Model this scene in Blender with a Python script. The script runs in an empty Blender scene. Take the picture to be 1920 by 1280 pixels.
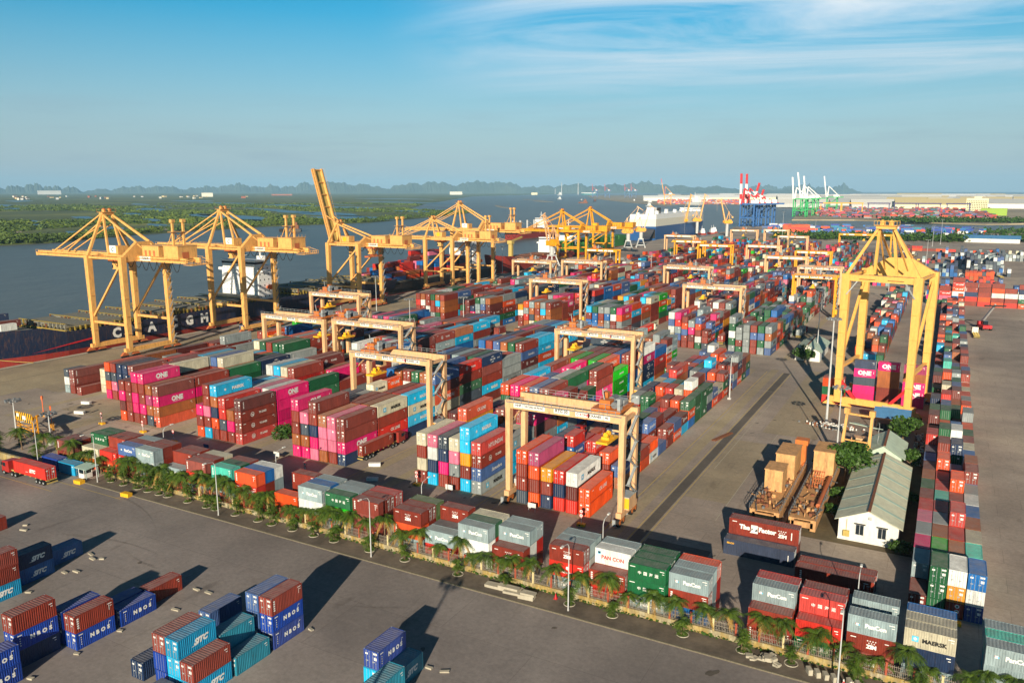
import bpy, math, random
import numpy as np
from mathutils import Vector, Matrix
from mathutils.bvhtree import BVHTree
R = random.Random(7)
S = bpy.context.scene
COL = S.collection
H = 64.5
YAW, PITCH = math.radians(28.6434), math.radians(10.733)

# ---------------------------------------------------------------- colours and materials
def s2l(c): return c / 12.92 if c <= .04045 else ((c + .055) / 1.055) ** 2.4
def hexc(h): return tuple(s2l(int(h[i:i + 2], 16) / 255) for i in (0, 2, 4)) + (1.0,)

def new_mat(name):
    m = bpy.data.materials.new(name); m.use_nodes = True
    nt = m.node_tree; b = nt.nodes['Principled BSDF']
    return m, nt, b
def N(nt, typ, **kw):
    n = nt.nodes.new(typ)
    for k, v in kw.items():
        if k in n.inputs: n.inputs[k].default_value = v
        else: setattr(n, k, v)
    return n
def noise(nt, scale, detail=4, rough=.6, coord=None, vec_scale=None):
    n = N(nt, 'ShaderNodeTexNoise'); n.inputs['Scale'].default_value = scale
    n.inputs['Detail'].default_value = detail; n.inputs['Roughness'].default_value = rough
    if coord is not None:
        if vec_scale:
            mp = N(nt, 'ShaderNodeMapping'); mp.inputs['Scale'].default_value = vec_scale
            nt.links.new(coord, mp.inputs['Vector']); coord = mp.outputs['Vector']
        nt.links.new(coord, n.inputs['Vector'])
    return n
def ramp(nt, fac, stops):
    r = N(nt, 'ShaderNodeValToRGB'); e = r.color_ramp.elements
    while len(e) < len(stops): e.new(.5)
    for i, (p, c) in enumerate(stops):
        e[i].position = p; e[i].color = c if len(c) == 4 else (*c, 1)
    nt.links.new(fac, r.inputs['Fac']); return r
def mixc(nt, fac, a, b, mode='MIX'):
    m = N(nt, 'ShaderNodeMix'); m.data_type = 'RGBA'; m.blend_type = mode
    for sock, v in ((0, fac), (6, a), (7, b)):
        if hasattr(v, 'is_output'): nt.links.new(v, m.inputs[sock])
        else: m.inputs[sock].default_value = v
    return m.outputs[2]
def gpos(nt): return N(nt, 'ShaderNodeNewGeometry').outputs['Position']

def plain(name, col, rough=.55, metal=0, var=.18, scale=1.5, streak=True):
    """painted surface with mottled wear in its own colour"""
    m, nt, b = new_mat(name); c = hexc(col) if isinstance(col, str) else col
    co = N(nt, 'ShaderNodeTexCoord').outputs['Object']
    n = noise(nt, scale, 6, .65, co, (1, 1, .35) if streak else None)
    lo = tuple(x * (1 - var) for x in c[:3]); hi = tuple(min(1, x * (1 + var * .6)) for x in c[:3])
    r = ramp(nt, n.outputs['Fac'], [(.3, lo), (.7, hi)])
    oc = r.outputs['Color']
    if name in ('cream', 'rtg', 'machine_house_paint', 'craney', 'rtgorange', 'hullred', 'navy', 'hullblack', 'lgrey', 'cran_blue'):
        n2 = noise(nt, .9, 9, .78, co, (1.6, 1.6, .25)); r2 = ramp(nt, n2.outputs['Fac'], [(.50, (0, 0, 0)), (.72, (.7, .7, .7))]); oc = mixc(nt, r2.outputs['Color'], oc, (.16, .075, .035, 1))
    nt.links.new(oc, b.inputs['Base Color'])
    b.inputs['Roughness'].default_value = rough; b.inputs['Metallic'].default_value = metal
    return m

def paint_mat(name, source, roof=False):
    """container paint: colour from the object (or from the mesh attribute), mottled, rust specks"""
    m, nt, b = new_mat(name)
    if source == 'OBJECT':
        oi = N(nt, 'ShaderNodeObjectInfo'); colr = oi.outputs['Color']; rnd = oi.outputs['Random']
        co = N(nt, 'ShaderNodeTexCoord').outputs['Object']
        add = N(nt, 'ShaderNodeVectorMath', operation='ADD'); nt.links.new(co, add.inputs[0])
        sc = N(nt, 'ShaderNodeVectorMath', operation='SCALE'); sc.inputs[0].default_value = (71, 37, 53)
        nt.links.new(rnd, sc.inputs['Scale']); nt.links.new(sc.outputs[0], add.inputs[1]); co = add.outputs[0]
    else:
        at = N(nt, 'ShaderNodeAttribute'); at.attribute_name = 'Col'; colr = at.outputs['Color']
        co = gpos(nt)
    n1 = noise(nt, .55, 5, .6, co, (1, 1, .5))
    r1 = ramp(nt, n1.outputs['Fac'], [(.3, (.74, .74, .74)), (.72, (1.12, 1.12, 1.12))])
    c1 = mixc(nt, 1.0, colr, r1.outputs['Color'], 'MULTIPLY')
    n2 = noise(nt, 2.6, 8, .75, co)
    r2 = ramp(nt, n2.outputs['Fac'], [(.57, (0, 0, 0)), (.72, (1, 1, 1))])
    n4 = noise(nt, 1.7, 7, .7, co, (2.2, 2.2, .22)); r4 = ramp(nt, n4.outputs['Fac'], [(.30, (.66, .66, .66)), (.52, (1, 1, 1)), (.78, (1.16, 1.14, 1.1))]); c1 = mixc(nt, 1.0, c1, r4.outputs['Color'], 'MULTIPLY')
    f = N(nt, 'ShaderNodeMath', operation='MULTIPLY'); nt.links.new(r2.outputs['Color'], f.inputs[0]); f.inputs[1].default_value = .6 if not roof else .45
    c2 = mixc(nt, f.outputs[0], c1, (.09, .045, .028, 1))
    if roof:
        n3 = noise(nt, .8, 6, .7, co)
        r3 = ramp(nt, n3.outputs['Fac'], [(.35, (.18, .18, .18)), (.7, (.5, .5, .5))])
        c2 = mixc(nt, r3.outputs['Color'], c2, (.30, .27, .25, 1))
    nt.links.new(c2, b.inputs['Base Color'])
    b.inputs['Roughness'].default_value = .5 if not roof else .65
    return m

M = {}
M['paint'] = paint_mat('container_paint', 'OBJECT'); M['roofp'] = paint_mat('container_roof_paint', 'OBJECT', True)
M['stuffp'] = paint_mat('far_container_paint', 'ATTR'); M['stuffroof'] = paint_mat('far_container_roof_paint', 'ATTR', True)
for nm, c, ro in (('white', 'e6e6e2', .5), ('black', '17181a', .5), ('ltblue', '59b9de', .5), ('redl', 'c2332b', .5), ('yel', 'e6ad1f', .5), ('pinkl', 'd92b85', .5),
                  ('galv', '9aa0a2', .45), ('dark', '202224', .7), ('rubber', '141414', .8), ('cream', 'e0a960', .5), ('rtg', 'dcae80', .5),
                  ('rtgorange', 'c9702d', .55), ('craney', 'e39c0c', .5), ('bigcrane', 'e5ae5a', .5), ('boggie', 'b8653a', .65), ('navy', '14233f', .5), ('hullblack', '15171a', .5), ('hullred', '8e2a22', .65), ('hullteal', '2f6f73', .6),
                  ('shipwhite', 'e4e6e6', .5), ('deckgrey', '77766c', .8), ('deckyel', 'a08a3a', .7), ('rust', '7a4a30', .8), ('concrete', 'aaa392', .9), ('glass', '1c2730', .15),
                  ('wallwhite', 'd9d8d2', .85), ('roofgreen', '93a08c', .75), ('roofblue', '4d82b4', .6), ('roofpale', '9fb8ac', .7), ('brick', '9c5a42', .85), ('cran_blue', '1c5d9c', .5), ('crangreen', '23a257', .5),
                  ('cranred', 'c4242c', .5), ('orange', 'd8642a', .6), ('truckred', 'a32a26', .4), ('steel', '6b6f73', .5), ('lgrey', 'b9bcbc', .6), ('carblue', '1d4f87', .4), ('purple', '47406b', .6),
                  ('creamwall', 'c9b98a', .9), ('railwhite', '857d70', .6), ('postred', '9c4a33', .7), ('hotel', 'e3dcb4', .8), ('tank', 'e4e4e0', .6), ('limeg', '8fae3c', .7), ('ropey', 'b8a25a', .8),
                  ('hullgreen', '2d6e2d', .7), ('cabin', 'd7d3c4', .6), ('dgreen', '24563a', .6)):
    M[nm] = plain(nm, c, ro, 0, .16)
def wallmat():
    m, nt, b = new_mat('stained_wall'); p = gpos(nt)
    n = noise(nt, .35, 3, .6, p, (1, 1, .6)); n2 = noise(nt, 1.6, 8, .75, p, (1, 1, .3))
    r = ramp(nt, n.outputs['Fac'], [(.42, hexc('a89f84')), (.58, hexc('ad9450')), (.63, hexc('aaa188'))])
    r2 = ramp(nt, n2.outputs['Fac'], [(.46, (.62, .58, .5)), (.6, (1, 1, 1))])
    nt.links.new(mixc(nt, 1.0, r.outputs['Color'], r2.outputs['Color'], 'MULTIPLY'), b.inputs['Base Color']); b.inputs['Roughness'].default_value = .9
    return m
M['fencewall'] = wallmat(); M['kerb'] = plain('kerb_stone', '6f6857', .9, 0, .3, 3)
def ridged(name, col, axis, scale, var=.2):
    m = plain(name, col, .7, 0, var, .6); nt = m.node_tree; b = nt.nodes['Principled BSDF']
    w = N(nt, 'ShaderNodeTexWave'); w.wave_type = 'BANDS'; w.bands_direction = axis; w.inputs['Scale'].default_value = scale
    nt.links.new(N(nt, 'ShaderNodeTexCoord').outputs['Object'], w.inputs['Vector'])
    bp = N(nt, 'ShaderNodeBump'); bp.inputs['Strength'].default_value = .5; bp.inputs['Distance'].default_value = .06
    nt.links.new(w.outputs['Fac'], bp.inputs['Height']); nt.links.new(bp.outputs['Normal'], b.inputs['Normal']); return m
M['sheetroof'] = ridged('sheet_roof', 'c9cab2', 'Y', 1.5); M['sheetpale'] = ridged('pale_sheet_roof', 'b4c6b4', 'Y', 1.5); M['sheetblue'] = ridged('blue_sheet_roof', '4f86b6', 'X', 1.5)
def foliage(name, lo, hi):
    m, nt, b = new_mat(name)
    n = noise(nt, .9, 4, .6, gpos(nt)); r = ramp(nt, n.outputs['Fac'], [(.3, hexc(lo)), (.7, hexc(hi))])
    nt.links.new(r.outputs['Color'], b.inputs['Base Color']); b.inputs['Roughness'].default_value = .55
    b.inputs['Specular IOR Level'].default_value = .3
    if 'Transmission Weight' in b.inputs: b.inputs['Subsurface Weight'].default_value = 0
    return m
M['palmleaf'] = foliage('palm_leaf', '283f15', '566d22'); M['palmdry'] = foliage('dry_palm_leaf', '8a6a32', 'a9883f'); M['leaf'] = foliage('broad_leaf', '243f18', '476523'); M['mangrove'] = None
M['bark'] = plain('bark', '6e5a45', .9, 0, .3, 4)
def far_leaf():
    m, nt, b = new_mat('mangrove_leaf'); p = gpos(nt)
    n = noise(nt, .012, 5, .65, p); r = ramp(nt, n.outputs['Fac'], [(.32, hexc('304518')), (.5, hexc('4d611e')), (.68, hexc('758528'))])
    nt.links.new(r.outputs['Color'], b.inputs['Base Color']); b.inputs['Roughness'].default_value = .7; return m
M['mangrove'] = far_leaf()

def ground_mat(name, base, light, dark, scale=.05, patch=.012, oil=True, bumpy=.25):
    m, nt, b = new_mat(name); p = gpos(nt)
    a = noise(nt, patch, 4, .6, p); c = noise(nt, scale, 8, .7, p); d = noise(nt, 1.3, 8, .75, p); e = noise(nt, .16, 6, .6, p, (1, .25, 1))
    r = ramp(nt, a.outputs['Fac'], [(.33, hexc(dark)), (.5, hexc(base)), (.68, hexc(light))])
    r2 = ramp(nt, c.outputs['Fac'], [(.3, (.70, .70, .71)), (.7, (1.18, 1.17, 1.15))])
    k = mixc(nt, 1.0, r.outputs['Color'], r2.outputs['Color'], 'MULTIPLY')
    r3 = ramp(nt, d.outputs['Fac'], [(.33, (.80, .80, .80)), (.66, (1.12, 1.12, 1.11))])
    k = mixc(nt, 1.0, k, r3.outputs['Color'], 'MULTIPLY')
    if oil:
        r4 = ramp(nt, e.outputs['Fac'], [(.62, (1, 1, 1)), (.74, (.62, .6, .58))])
        k = mixc(nt, 1.0, k, r4.outputs['Color'], 'MULTIPLY')
    nt.links.new(k, b.inputs['Base Color']); b.inputs['Roughness'].default_value = .85
    if name in ('yard_concrete', 'worn_patch', 'road_asphalt'):
        bk = N(nt, 'ShaderNodeTexBrick'); bk.offset = .5; nt.links.new(p, bk.inputs['Vector']); bk.inputs['Scale'].default_value = 1; bk.inputs['Brick Width'].default_value = 9 if name != 'road_asphalt' else 31; bk.inputs['Row Height'].default_value = 6 if name != 'road_asphalt' else 13
        bk.inputs['Mortar Size'].default_value = .05; bk.inputs['Color1'].default_value = (.94, .94, .94, 1); bk.inputs['Color2'].default_value = (1.05, 1.05, 1.04, 1); bk.inputs['Mortar'].default_value = (.7, .69, .68, 1)
        k = mixc(nt, .8, k, bk.outputs['Color'], 'MULTIPLY'); nt.links.new(k, b.inputs['Base Color'])
    bp = N(nt, 'ShaderNodeBump'); bp.inputs['Strength'].default_value = bumpy; bp.inputs['Distance'].default_value = .03
    nt.links.new(d.outputs['Fac'], bp.inputs['Height']); nt.links.new(bp.outputs['Normal'], b.inputs['Normal'])
    return m
M['yard'] = ground_mat('yard_concrete', 'a09389', 'b9ab9a', '857a71')
M['asphalt'] = ground_mat('road_asphalt', '88807d', '9d9590', '716a67')
M['darklane'] = ground_mat('dark_lane', '625b54', '6d655d', '565049'); M['runway'] = ground_mat('runway_concrete', 'a5977d', 'b3a48a', '948770')
M['tyre'] = ground_mat('tyre_track', '6f665e', '786e65', '655d55', .3, .1); M['patch'] = ground_mat('worn_patch', 'a0927c', 'ad9e87', '91846f'); M['pave'] = ground_mat('pavement', '6a6055', '776c5f', '5b5248', .2, .1)
M['soil'] = ground_mat('soil', '5d5038', '6d6248', '4c4530', .2, .08); M['land'] = ground_mat('far_land', '6a6a4a', '857f62', '4d5736', .004, .0012, False, 0)
M['marsh'] = ground_mat('marsh', '586429', '82863c', '435223', .008, .003, False, 0); M['portland'] = ground_mat('far_port_ground', 'a3967f', 'b5a88d', '857c69', .01, .003, False, 0)
def water_mat(name, a, bcol, rough=.22):
    m, nt, b = new_mat(name); p = gpos(nt)
    n = noise(nt, .0016, 4, .5, p); r = ramp(nt, n.outputs['Fac'], [(.35, hexc(a)), (.65, hexc(bcol))])
    n5 = noise(nt, .06, 7, .7, p, (1, .35, 1)); r5 = ramp(nt, n5.outputs['Fac'], [(.3, (.78, .78, .78)), (.7, (1.2, 1.2, 1.2))])
    nt.links.new(mixc(nt, 1.0, r.outputs['Color'], r5.outputs['Color'], 'MULTIPLY'), b.inputs['Base Color']); b.inputs['Roughness'].default_value = rough
    b.inputs['Specular IOR Level'].default_value = .32; w = noise(nt, .22, 6, .62, p, (1, .55, 1)); w2 = noise(nt, .02, 4, .5, p)
    ad = N(nt, 'ShaderNodeMath', operation='ADD'); nt.links.new(w.outputs['Fac'], ad.inputs[0]); nt.links.new(w2.outputs['Fac'], ad.inputs[1])
    bp = N(nt, 'ShaderNodeBump'); bp.inputs['Strength'].default_value = .55; bp.inputs['Distance'].default_value = 1.0
    nt.links.new(ad.outputs[0], bp.inputs['Height']); nt.links.new(bp.outputs['Normal'], b.inputs['Normal']); return m
M['river'] = water_mat('river_water', '575a57', '656662', .38); M['pond'] = water_mat('pond_water', '35495a', '405668', .3)

# ---------------------------------------------------------------- mesh builder
class MB:
    def __init__(s): s.v = []; s.f = []; s.m = []; s.c = None
    def quad(s, a, b, c, d, mat=0):
        i = len(s.v); s.v += [tuple(a), tuple(b), tuple(c), tuple(d)]; s.f.append((i, i + 1, i + 2, i + 3)); s.m.append(mat)
    def poly(s, pts, mat=0):
        i = len(s.v); s.v += [tuple(p) for p in pts]; s.f.append(tuple(range(i, i + len(pts)))); s.m.append(mat)
    def hexa(s, p, mat=0):
        i = len(s.v); s.v += [tuple(q) for q in p]
        for f in ((0, 3, 2, 1), (4, 5, 6, 7), (0, 1, 5, 4), (1, 2, 6, 5), (2, 3, 7, 6), (3, 0, 4, 7)):
            s.f.append(tuple(i + k for k in f)); s.m.append(mat)
        return s
    def box(s, x0, y0, z0, x1, y1, z1, mat=0):
        return s.hexa([(x0, y0, z0), (x1, y0, z0), (x1, y1, z0), (x0, y1, z0), (x0, y0, z1), (x1, y0, z1), (x1, y1, z1), (x0, y1, z1)], mat)
    def beam(s, p, q, w, h=None, mat=0, w2=None, h2=None):
        h = w if h is None else h; p = Vector(p); q = Vector(q); d = (q - p)
        if d.length < 1e-6: return s
        d.normalize(); up = Vector((0, 0, 1)) if abs(d.z) < .95 else Vector((1, 0, 0))
        r = d.cross(up).normalized(); u = r.cross(d).normalized(); w2 = w if w2 is None else w2; h2 = h if h2 is None else h2
        a = [p - r * w / 2 - u * h / 2, p + r * w / 2 - u * h / 2, p + r * w / 2 + u * h / 2, p - r * w / 2 + u * h / 2]
        b = [q - r * w2 / 2 - u * h2 / 2, q + r * w2 / 2 - u * h2 / 2, q + r * w2 / 2 + u * h2 / 2, q - r * w2 / 2 + u * h2 / 2]
        i = len(s.v); s.v += [tuple(x) for x in a + b]
        for f in ((3, 2, 1, 0), (4, 5, 6, 7), (0, 1, 5, 4), (1, 2, 6, 5), (2, 3, 7, 6), (3, 0, 4, 7)):
            s.f.append(tuple(i + k for k in f)); s.m.append(mat)
        return s
    def tube(s, pts, rads, n=8, mat=0, cap=True):
        pts = [Vector(p) for p in pts]; rads = rads if isinstance(rads, (list, tuple)) else [rads] * len(pts); rings = []
        for k, p in enumerate(pts):
            d = (pts[min(k + 1, len(pts) - 1)] - pts[max(k - 1, 0)]).normalized()
            up = Vector((0, 0, 1)) if abs(d.z) < .9 else Vector((1, 0, 0)); r = d.cross(up).normalized(); u = r.cross(d)
            i = len(s.v); rings.append(i)
            s.v += [tuple(p + (r * math.cos(t) + u * math.sin(t)) * rads[k]) for t in [2 * math.pi * j / n for j in range(n)]]
        for a, b in zip(rings, rings[1:]):
            for j in range(n):
                s.f.append((a + j, a + (j + 1) % n, b + (j + 1) % n, b + j)); s.m.append(mat)
        if cap:
            s.f.append(tuple(rings[0] + j for j in range(n))[::-1]); s.m.append(mat)
            s.f.append(tuple(rings[-1] + j for j in range(n))); s.m.append(mat)
        return s
    def wheel(s, c, r, w, axis='X', mat=0, n=14):
        a = Vector((w / 2, 0, 0)) if axis == 'X' else Vector((0, w / 2, 0)); c = Vector(c); return s.tube([c - a, c + a], r, n, mat)
    def prism(s, pts, vec, mat=0):
        v = Vector(vec); a = [Vector(p) for p in pts]; b = [p + v for p in a]
        s.poly(a[::-1], mat); s.poly(b, mat)
        for k in range(len(a)):
            j = (k + 1) % len(a); s.quad(a[k], a[j], b[j], b[k], mat)
        return s
    def text(s, t, o, r, u, h, mat=0, shear=0, bold=.03, align='CENTER', width=None):
        vs, fs, w = glyphs(t, bold, shear); o = Vector(o); r = Vector(r); u = Vector(u)
        sx = h if not width else width / max(w, .01)
        off = -w / 2 if align == 'CENTER' else 0
        i = len(s.v); s.v += [tuple(o + r * ((x + off) * sx) + u * (y * h)) for x, y in vs]
        for f in fs: s.f.append(tuple(i + k for k in f)); s.m.append(mat)
        return s
    def add(s, o, mat4=None):
        i = len(s.v); s.v += o.v if mat4 is None else [tuple(mat4 @ Vector(v)) for v in o.v]
        s.f += [tuple(i + k for k in f) for f in o.f]; s.m += o.m; return s
    def mesh(s, name, mats, smooth=False):
        me = bpy.data.meshes.new(name); me.from_pydata(s.v, [], s.f)
        for k in mats: me.materials.append(M[k] if isinstance(k, str) else k)
        if len(mats) > 1: me.polygons.foreach_set('material_index', s.m)
        if smooth: me.polygons.foreach_set('use_smooth', [True] * len(s.f))
        return me
    def build(s, name, mats, parent=None, smooth=False, loc=None, rz=0):
        o = bpy.data.objects.new(name, s.mesh(name, mats if isinstance(mats, (list, tuple)) else [mats], smooth)); COL.objects.link(o)
        if parent: o.parent = parent
        if loc: o.location = loc
        if rz: o.rotation_euler.z = rz
        return o
_G = {}
def glyphs(t, bold, shear):
    k = (t, bold, shear)
    if k not in _G:
        cu = bpy.data.curves.new('t', 'FONT'); cu.body = t; cu.offset = bold; cu.resolution_u = 2; cu.shear = shear; cu.fill_mode = 'FRONT'
        ob = bpy.data.objects.new('t', cu); COL.objects.link(ob); bpy.context.view_layer.update()
        me = bpy.data.meshes.new_from_object(ob.evaluated_get(bpy.context.evaluated_depsgraph_get()))
        vs = [(v.co.x, v.co.y) for v in me.vertices]; fs = [tuple(p.vertices) for p in me.polygons]
        bpy.data.objects.remove(ob); bpy.data.curves.remove(cu); bpy.data.meshes.remove(me)
        x0 = min((v[0] for v in vs), default=0); x1 = max((v[0] for v in vs), default=1); y1 = max((v[1] for v in vs), default=1)
        _G[k] = ([((x - x0) / y1, y / y1) for x, y in vs], fs, (x1 - x0) / y1)
    return _G[k]

def tag(o, label, cat, group=None, kind=None):
    if label: o['label'] = label
    if cat: o['category'] = cat
    if group: o['group'] = group
    if kind: o['kind'] = kind
    return o
def empty(name, loc, label, cat, group=None, rz=0):
    o = bpy.data.objects.new(name, None); COL.objects.link(o); o.location = loc; o.rotation_euler.z = rz; o.empty_display_size = .5
    return tag(o, label, cat, group)
def copy_tree(o, parent=None):
    c = o.copy(); COL.objects.link(c); c.parent = parent
    for ch in list(o.children): copy_tree(ch, c)
    return c
ONES = 'zeroth first second third fourth fifth sixth seventh eighth ninth tenth eleventh twelfth thirteenth fourteenth fifteenth sixteenth seventeenth eighteenth nineteenth twentieth'.split()
def nth(n):
    if n <= 20: return ONES[n]
    t, u = divmod(n, 10)
    return ('twentieth', 'thirtieth', 'fortieth', 'fiftieth', 'sixtieth', 'seventieth', 'eightieth')[t - 2] if u == 0 else ('twenty', 'thirty', 'forty', 'fifty', 'sixty', 'seventy', 'eighty')[t - 2] + '-' + ONES[u]
# ---------------------------------------------------------------- camera, sun, sky
cam = bpy.data.cameras.new('camera'); co = bpy.data.objects.new('camera', cam); COL.objects.link(co)
co.location = (0, 0, H); co.rotation_euler = (math.pi / 2 - PITCH, 0, YAW)
cam.sensor_width = 36; cam.lens = 36 * 1493 / 1920; cam.clip_start = 1; cam.clip_end = 120000; S.camera = co
SUND = Vector((-7.1, 22.1, -7.75)).normalized()
sl = bpy.data.lights.new('sun', 'SUN'); so = bpy.data.objects.new('sun', sl); COL.objects.link(so)
sl.energy = 5.0; sl.angle = math.radians(.5); sl.color = (1, .86, .66); so.rotation_euler = SUND.to_track_quat('-Z', 'Y').to_euler()
wd = bpy.data.worlds.new('World'); S.world = wd; wd.use_nodes = True; nt = wd.node_tree; bg = nt.nodes['Background']
sky = N(nt, 'ShaderNodeTexSky'); sky.sky_type = 'NISHITA'; sky.sun_disc = False
sky.sun_elevation = math.radians(18.5); sky.sun_rotation = math.radians(162.2); sky.air_density = 1.0; sky.dust_density = .6; sky.ozone_density = 2.2; sky.altitude = 60
hs = N(nt, 'ShaderNodeHueSaturation', Saturation=1.35, Hue=.489, Value=1.0); nt.links.new(sky.outputs[0], hs.inputs['Color']); tc0 = N(nt, 'ShaderNodeTexCoord'); sp0 = N(nt, 'ShaderNodeSeparateXYZ'); nt.links.new(tc0.outputs['Generated'], sp0.inputs[0]); zr = ramp(nt, sp0.outputs['Z'], [(.0, (1, 1, 1)), (.09, (.82, 1.02, 1.06)), (.21, (.22, 1.0, 1.12)), (.32, (.16, .62, .72)), (.6, (.12, .26, .30))]); SKYC = mixc(nt, 1.0, hs.outputs['Color'], zr.outputs['Color'], 'MULTIPLY'); SKYC = mixc(nt, 1.0, SKYC, (1.3, 1.3, 1.3, 1), 'MULTIPLY')
tc = N(nt, 'ShaderNodeTexCoord'); sp = N(nt, 'ShaderNodeSeparateXYZ'); nt.links.new(tc.outputs['Generated'], sp.inputs[0])
zz = N(nt, 'ShaderNodeMath', operation='MAXIMUM'); nt.links.new(sp.outputs['Z'], zz.inputs[0]); zz.inputs[1].default_value = .015
zd = N(nt, 'ShaderNodeMath', operation='ADD'); nt.links.new(zz.outputs[0], zd.inputs[0]); zd.inputs[1].default_value = .06
dv = N(nt, 'ShaderNodeVectorMath', operation='DIVIDE'); cb = N(nt, 'ShaderNodeCombineXYZ')
for k in range(3): nt.links.new(zd.outputs[0], cb.inputs[k])
nt.links.new(tc.outputs['Generated'], dv.inputs[0]); nt.links.new(cb.outputs[0], dv.inputs[1])
# high cirrus, only over the eastern part of the sky, and faint bars low over the horizon
mp = N(nt, 'ShaderNodeMapping'); mp.inputs['Rotation'].default_value = (0, 0, math.radians(-62)); mp.inputs['Scale'].default_value = (.30, .70, .0); nt.links.new(dv.outputs[0], mp.inputs['Vector'])
cn = noise(nt, 1.15, 9, .62, mp.outputs[0]); cn.inputs['Distortion'].default_value = 1.1
rc = ramp(nt, cn.outputs['Fac'], [(.40, (0, 0, 0)), (.68, (1, 1, 1))])
dt = N(nt, 'ShaderNodeVectorMath', operation='DOT_PRODUCT'); nt.links.new(tc.outputs['Generated'], dt.inputs[0]); az = YAW + math.radians(-20)
dt.inputs[1].default_value = (-math.sin(az) * .98, math.cos(az) * .98, .2)
rm = ramp(nt, dt.outputs['Value'], [(.87, (0, 0, 0)), (.99, (1, 1, 1))])
rm.color_ramp.interpolation = 'EASE'
rz_ = ramp(nt, sp.outputs['Z'], [(.085, (0, 0, 0)), (.15, (1, 1, 1))])
m1 = N(nt, 'ShaderNodeMath', operation='MULTIPLY'); nt.links.new(rc.outputs['Color'], m1.inputs[0]); nt.links.new(rm.outputs['Color'], m1.inputs[1])
m2 = N(nt, 'ShaderNodeMath', operation='MULTIPLY'); nt.links.new(m1.outputs[0], m2.inputs[0]); nt.links.new(rz_.outputs['Color'], m2.inputs[1])
m3 = N(nt, 'ShaderNodeMath', operation='MULTIPLY'); nt.links.new(m2.outputs[0], m3.inputs[0]); m3.inputs[1].default_value = .95
CLOUD = (11.5, 12.2, 12.8, 1)
skc = mixc(nt, m3.outputs[0], SKYC, CLOUD)
# pale humid air near the horizon
hz = ramp(nt, sp.outputs['Z'], [(.0, (.85, .85, .85)), (.10, (.42, .42, .42)), (.20, (0, 0, 0))])
hzm = mixc(nt, hz.outputs['Color'], skc, (4.7, 6.05, 7.5, 1))
cb2 = noise(nt, 1.0, 6, .62, tc.outputs['Generated'], (5, 5, 58)); rb = ramp(nt, cb2.outputs['Fac'], [(.50, (0, 0, 0)), (.72, (.42, .42, .42))])
rl = ramp(nt, sp.outputs['Z'], [(.012, (0, 0, 0)), (.035, (1, 1, 1)), (.13, (0, 0, 0))]); mb = N(nt, 'ShaderNodeMath', operation='MULTIPLY'); nt.links.new(rb.outputs['Color'], mb.inputs[0]); nt.links.new(rl.outputs['Color'], mb.inputs[1])
hzm = mixc(nt, mb.outputs[0], hzm, (3.6, 4.5, 5.6, 1))
nt.links.new(hzm, bg.inputs['Color']); bg.inputs['Strength'].default_value = .051
S.view_settings.view_transform = 'Standard'; S.view_settings.look = 'None'; S.view_settings.exposure = .6; S.view_settings.gamma = 1

# ---------------------------------------------------------------- ground, water, far land
def sheet(name, pts, z, mat, label=None, kind='structure'):
    m = MB(); m.poly([(x, y, z) for x, y in pts]); o = m.build(name, mat); tag(o, label, None, None, kind); return o
def rect(name, x0, y0, x1, y1, z, mat): return sheet(name, [(x0, y0), (x1, y0), (x1, y1), (x0, y1)], z, mat)
W = -3.5
rect('river_water', -39500, -3000, 39500, 39500, W, 'river')
NEAR = [(-302, -260), (700, -260), (1500, 300), (1500, 2500), (200, 1760), (80, 1560), (0, 1440), (-100, 1400), (-200, 1500), (-245, 1640), (-338, 1640), (-340, 1440), (-306, 1383), (-318, 1262),
        (-303, 1110), (-342, 1060), (-340, 900), (-322, 700), (-317, 620), (-302, 560)]
m = MB(); m.prism([(x, y, -5) for x, y in NEAR], (0, 0, 5)); tag(m.build('ground', 'yard'), None, None, None, 'structure')
FAR = [(-322, 1930), (-195, 1985), (-42, 1900), (60, 1850), (250, 2050), (1600, 2700), (9000, 4500), (9000, 6000), (-100, 9000), (-900, 10600), (-3300, 12600), (-4092, 9470), (-2687, 6331), (-1668, 4402), (-1161, 3537), (-1110, 4067), (-852, 3861), (-633, 3681), (-414, 2618)]
m = MB(); m.prism([(x, y, -5) for x, y in FAR], (0, 0, 4)); tag(m.build('far_shore_land', 'portland'), None, None, None, 'structure')
ISL = [(-1049, 250), (-1049, 575), (-1041, 640), (-1113, 821), (-1146, 1121), (-1097, 1383), (-1190, 1800), (-1327, 2183), (-1700, 2330), (-2300, 3300), (-4900, 8000), (-6500, 13800), (-7200, 17500), (-12500, 25000), (-30000, 25000), (-30000, 250)]
m = MB(); m.prism([(x, y, -5) for x, y in ISL], (0, 0, 2.6)); tag(m.build('marsh_land', 'marsh'), None, None, None, 'structure')
rg = random.Random(3)
def blob(cx, cy, rx, ry, ang, z, n=26, seed=0):
    q = random.Random(seed); ph = [q.uniform(0, 6.28) for _ in range(3)]; out = []
    for k in range(n):
        t = 2 * math.pi * k / n; r = 1 + .22 * math.sin(2 * t + ph[0]) + .16 * math.sin(3 * t + ph[1]) + .1 * math.sin(5 * t + ph[2])
        x, y = rx * r * math.cos(t), ry * r * math.sin(t); out.append((cx + x * math.cos(ang) - y * math.sin(ang), cy + x * math.sin(ang) + y * math.cos(ang), z))
    return out
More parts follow.
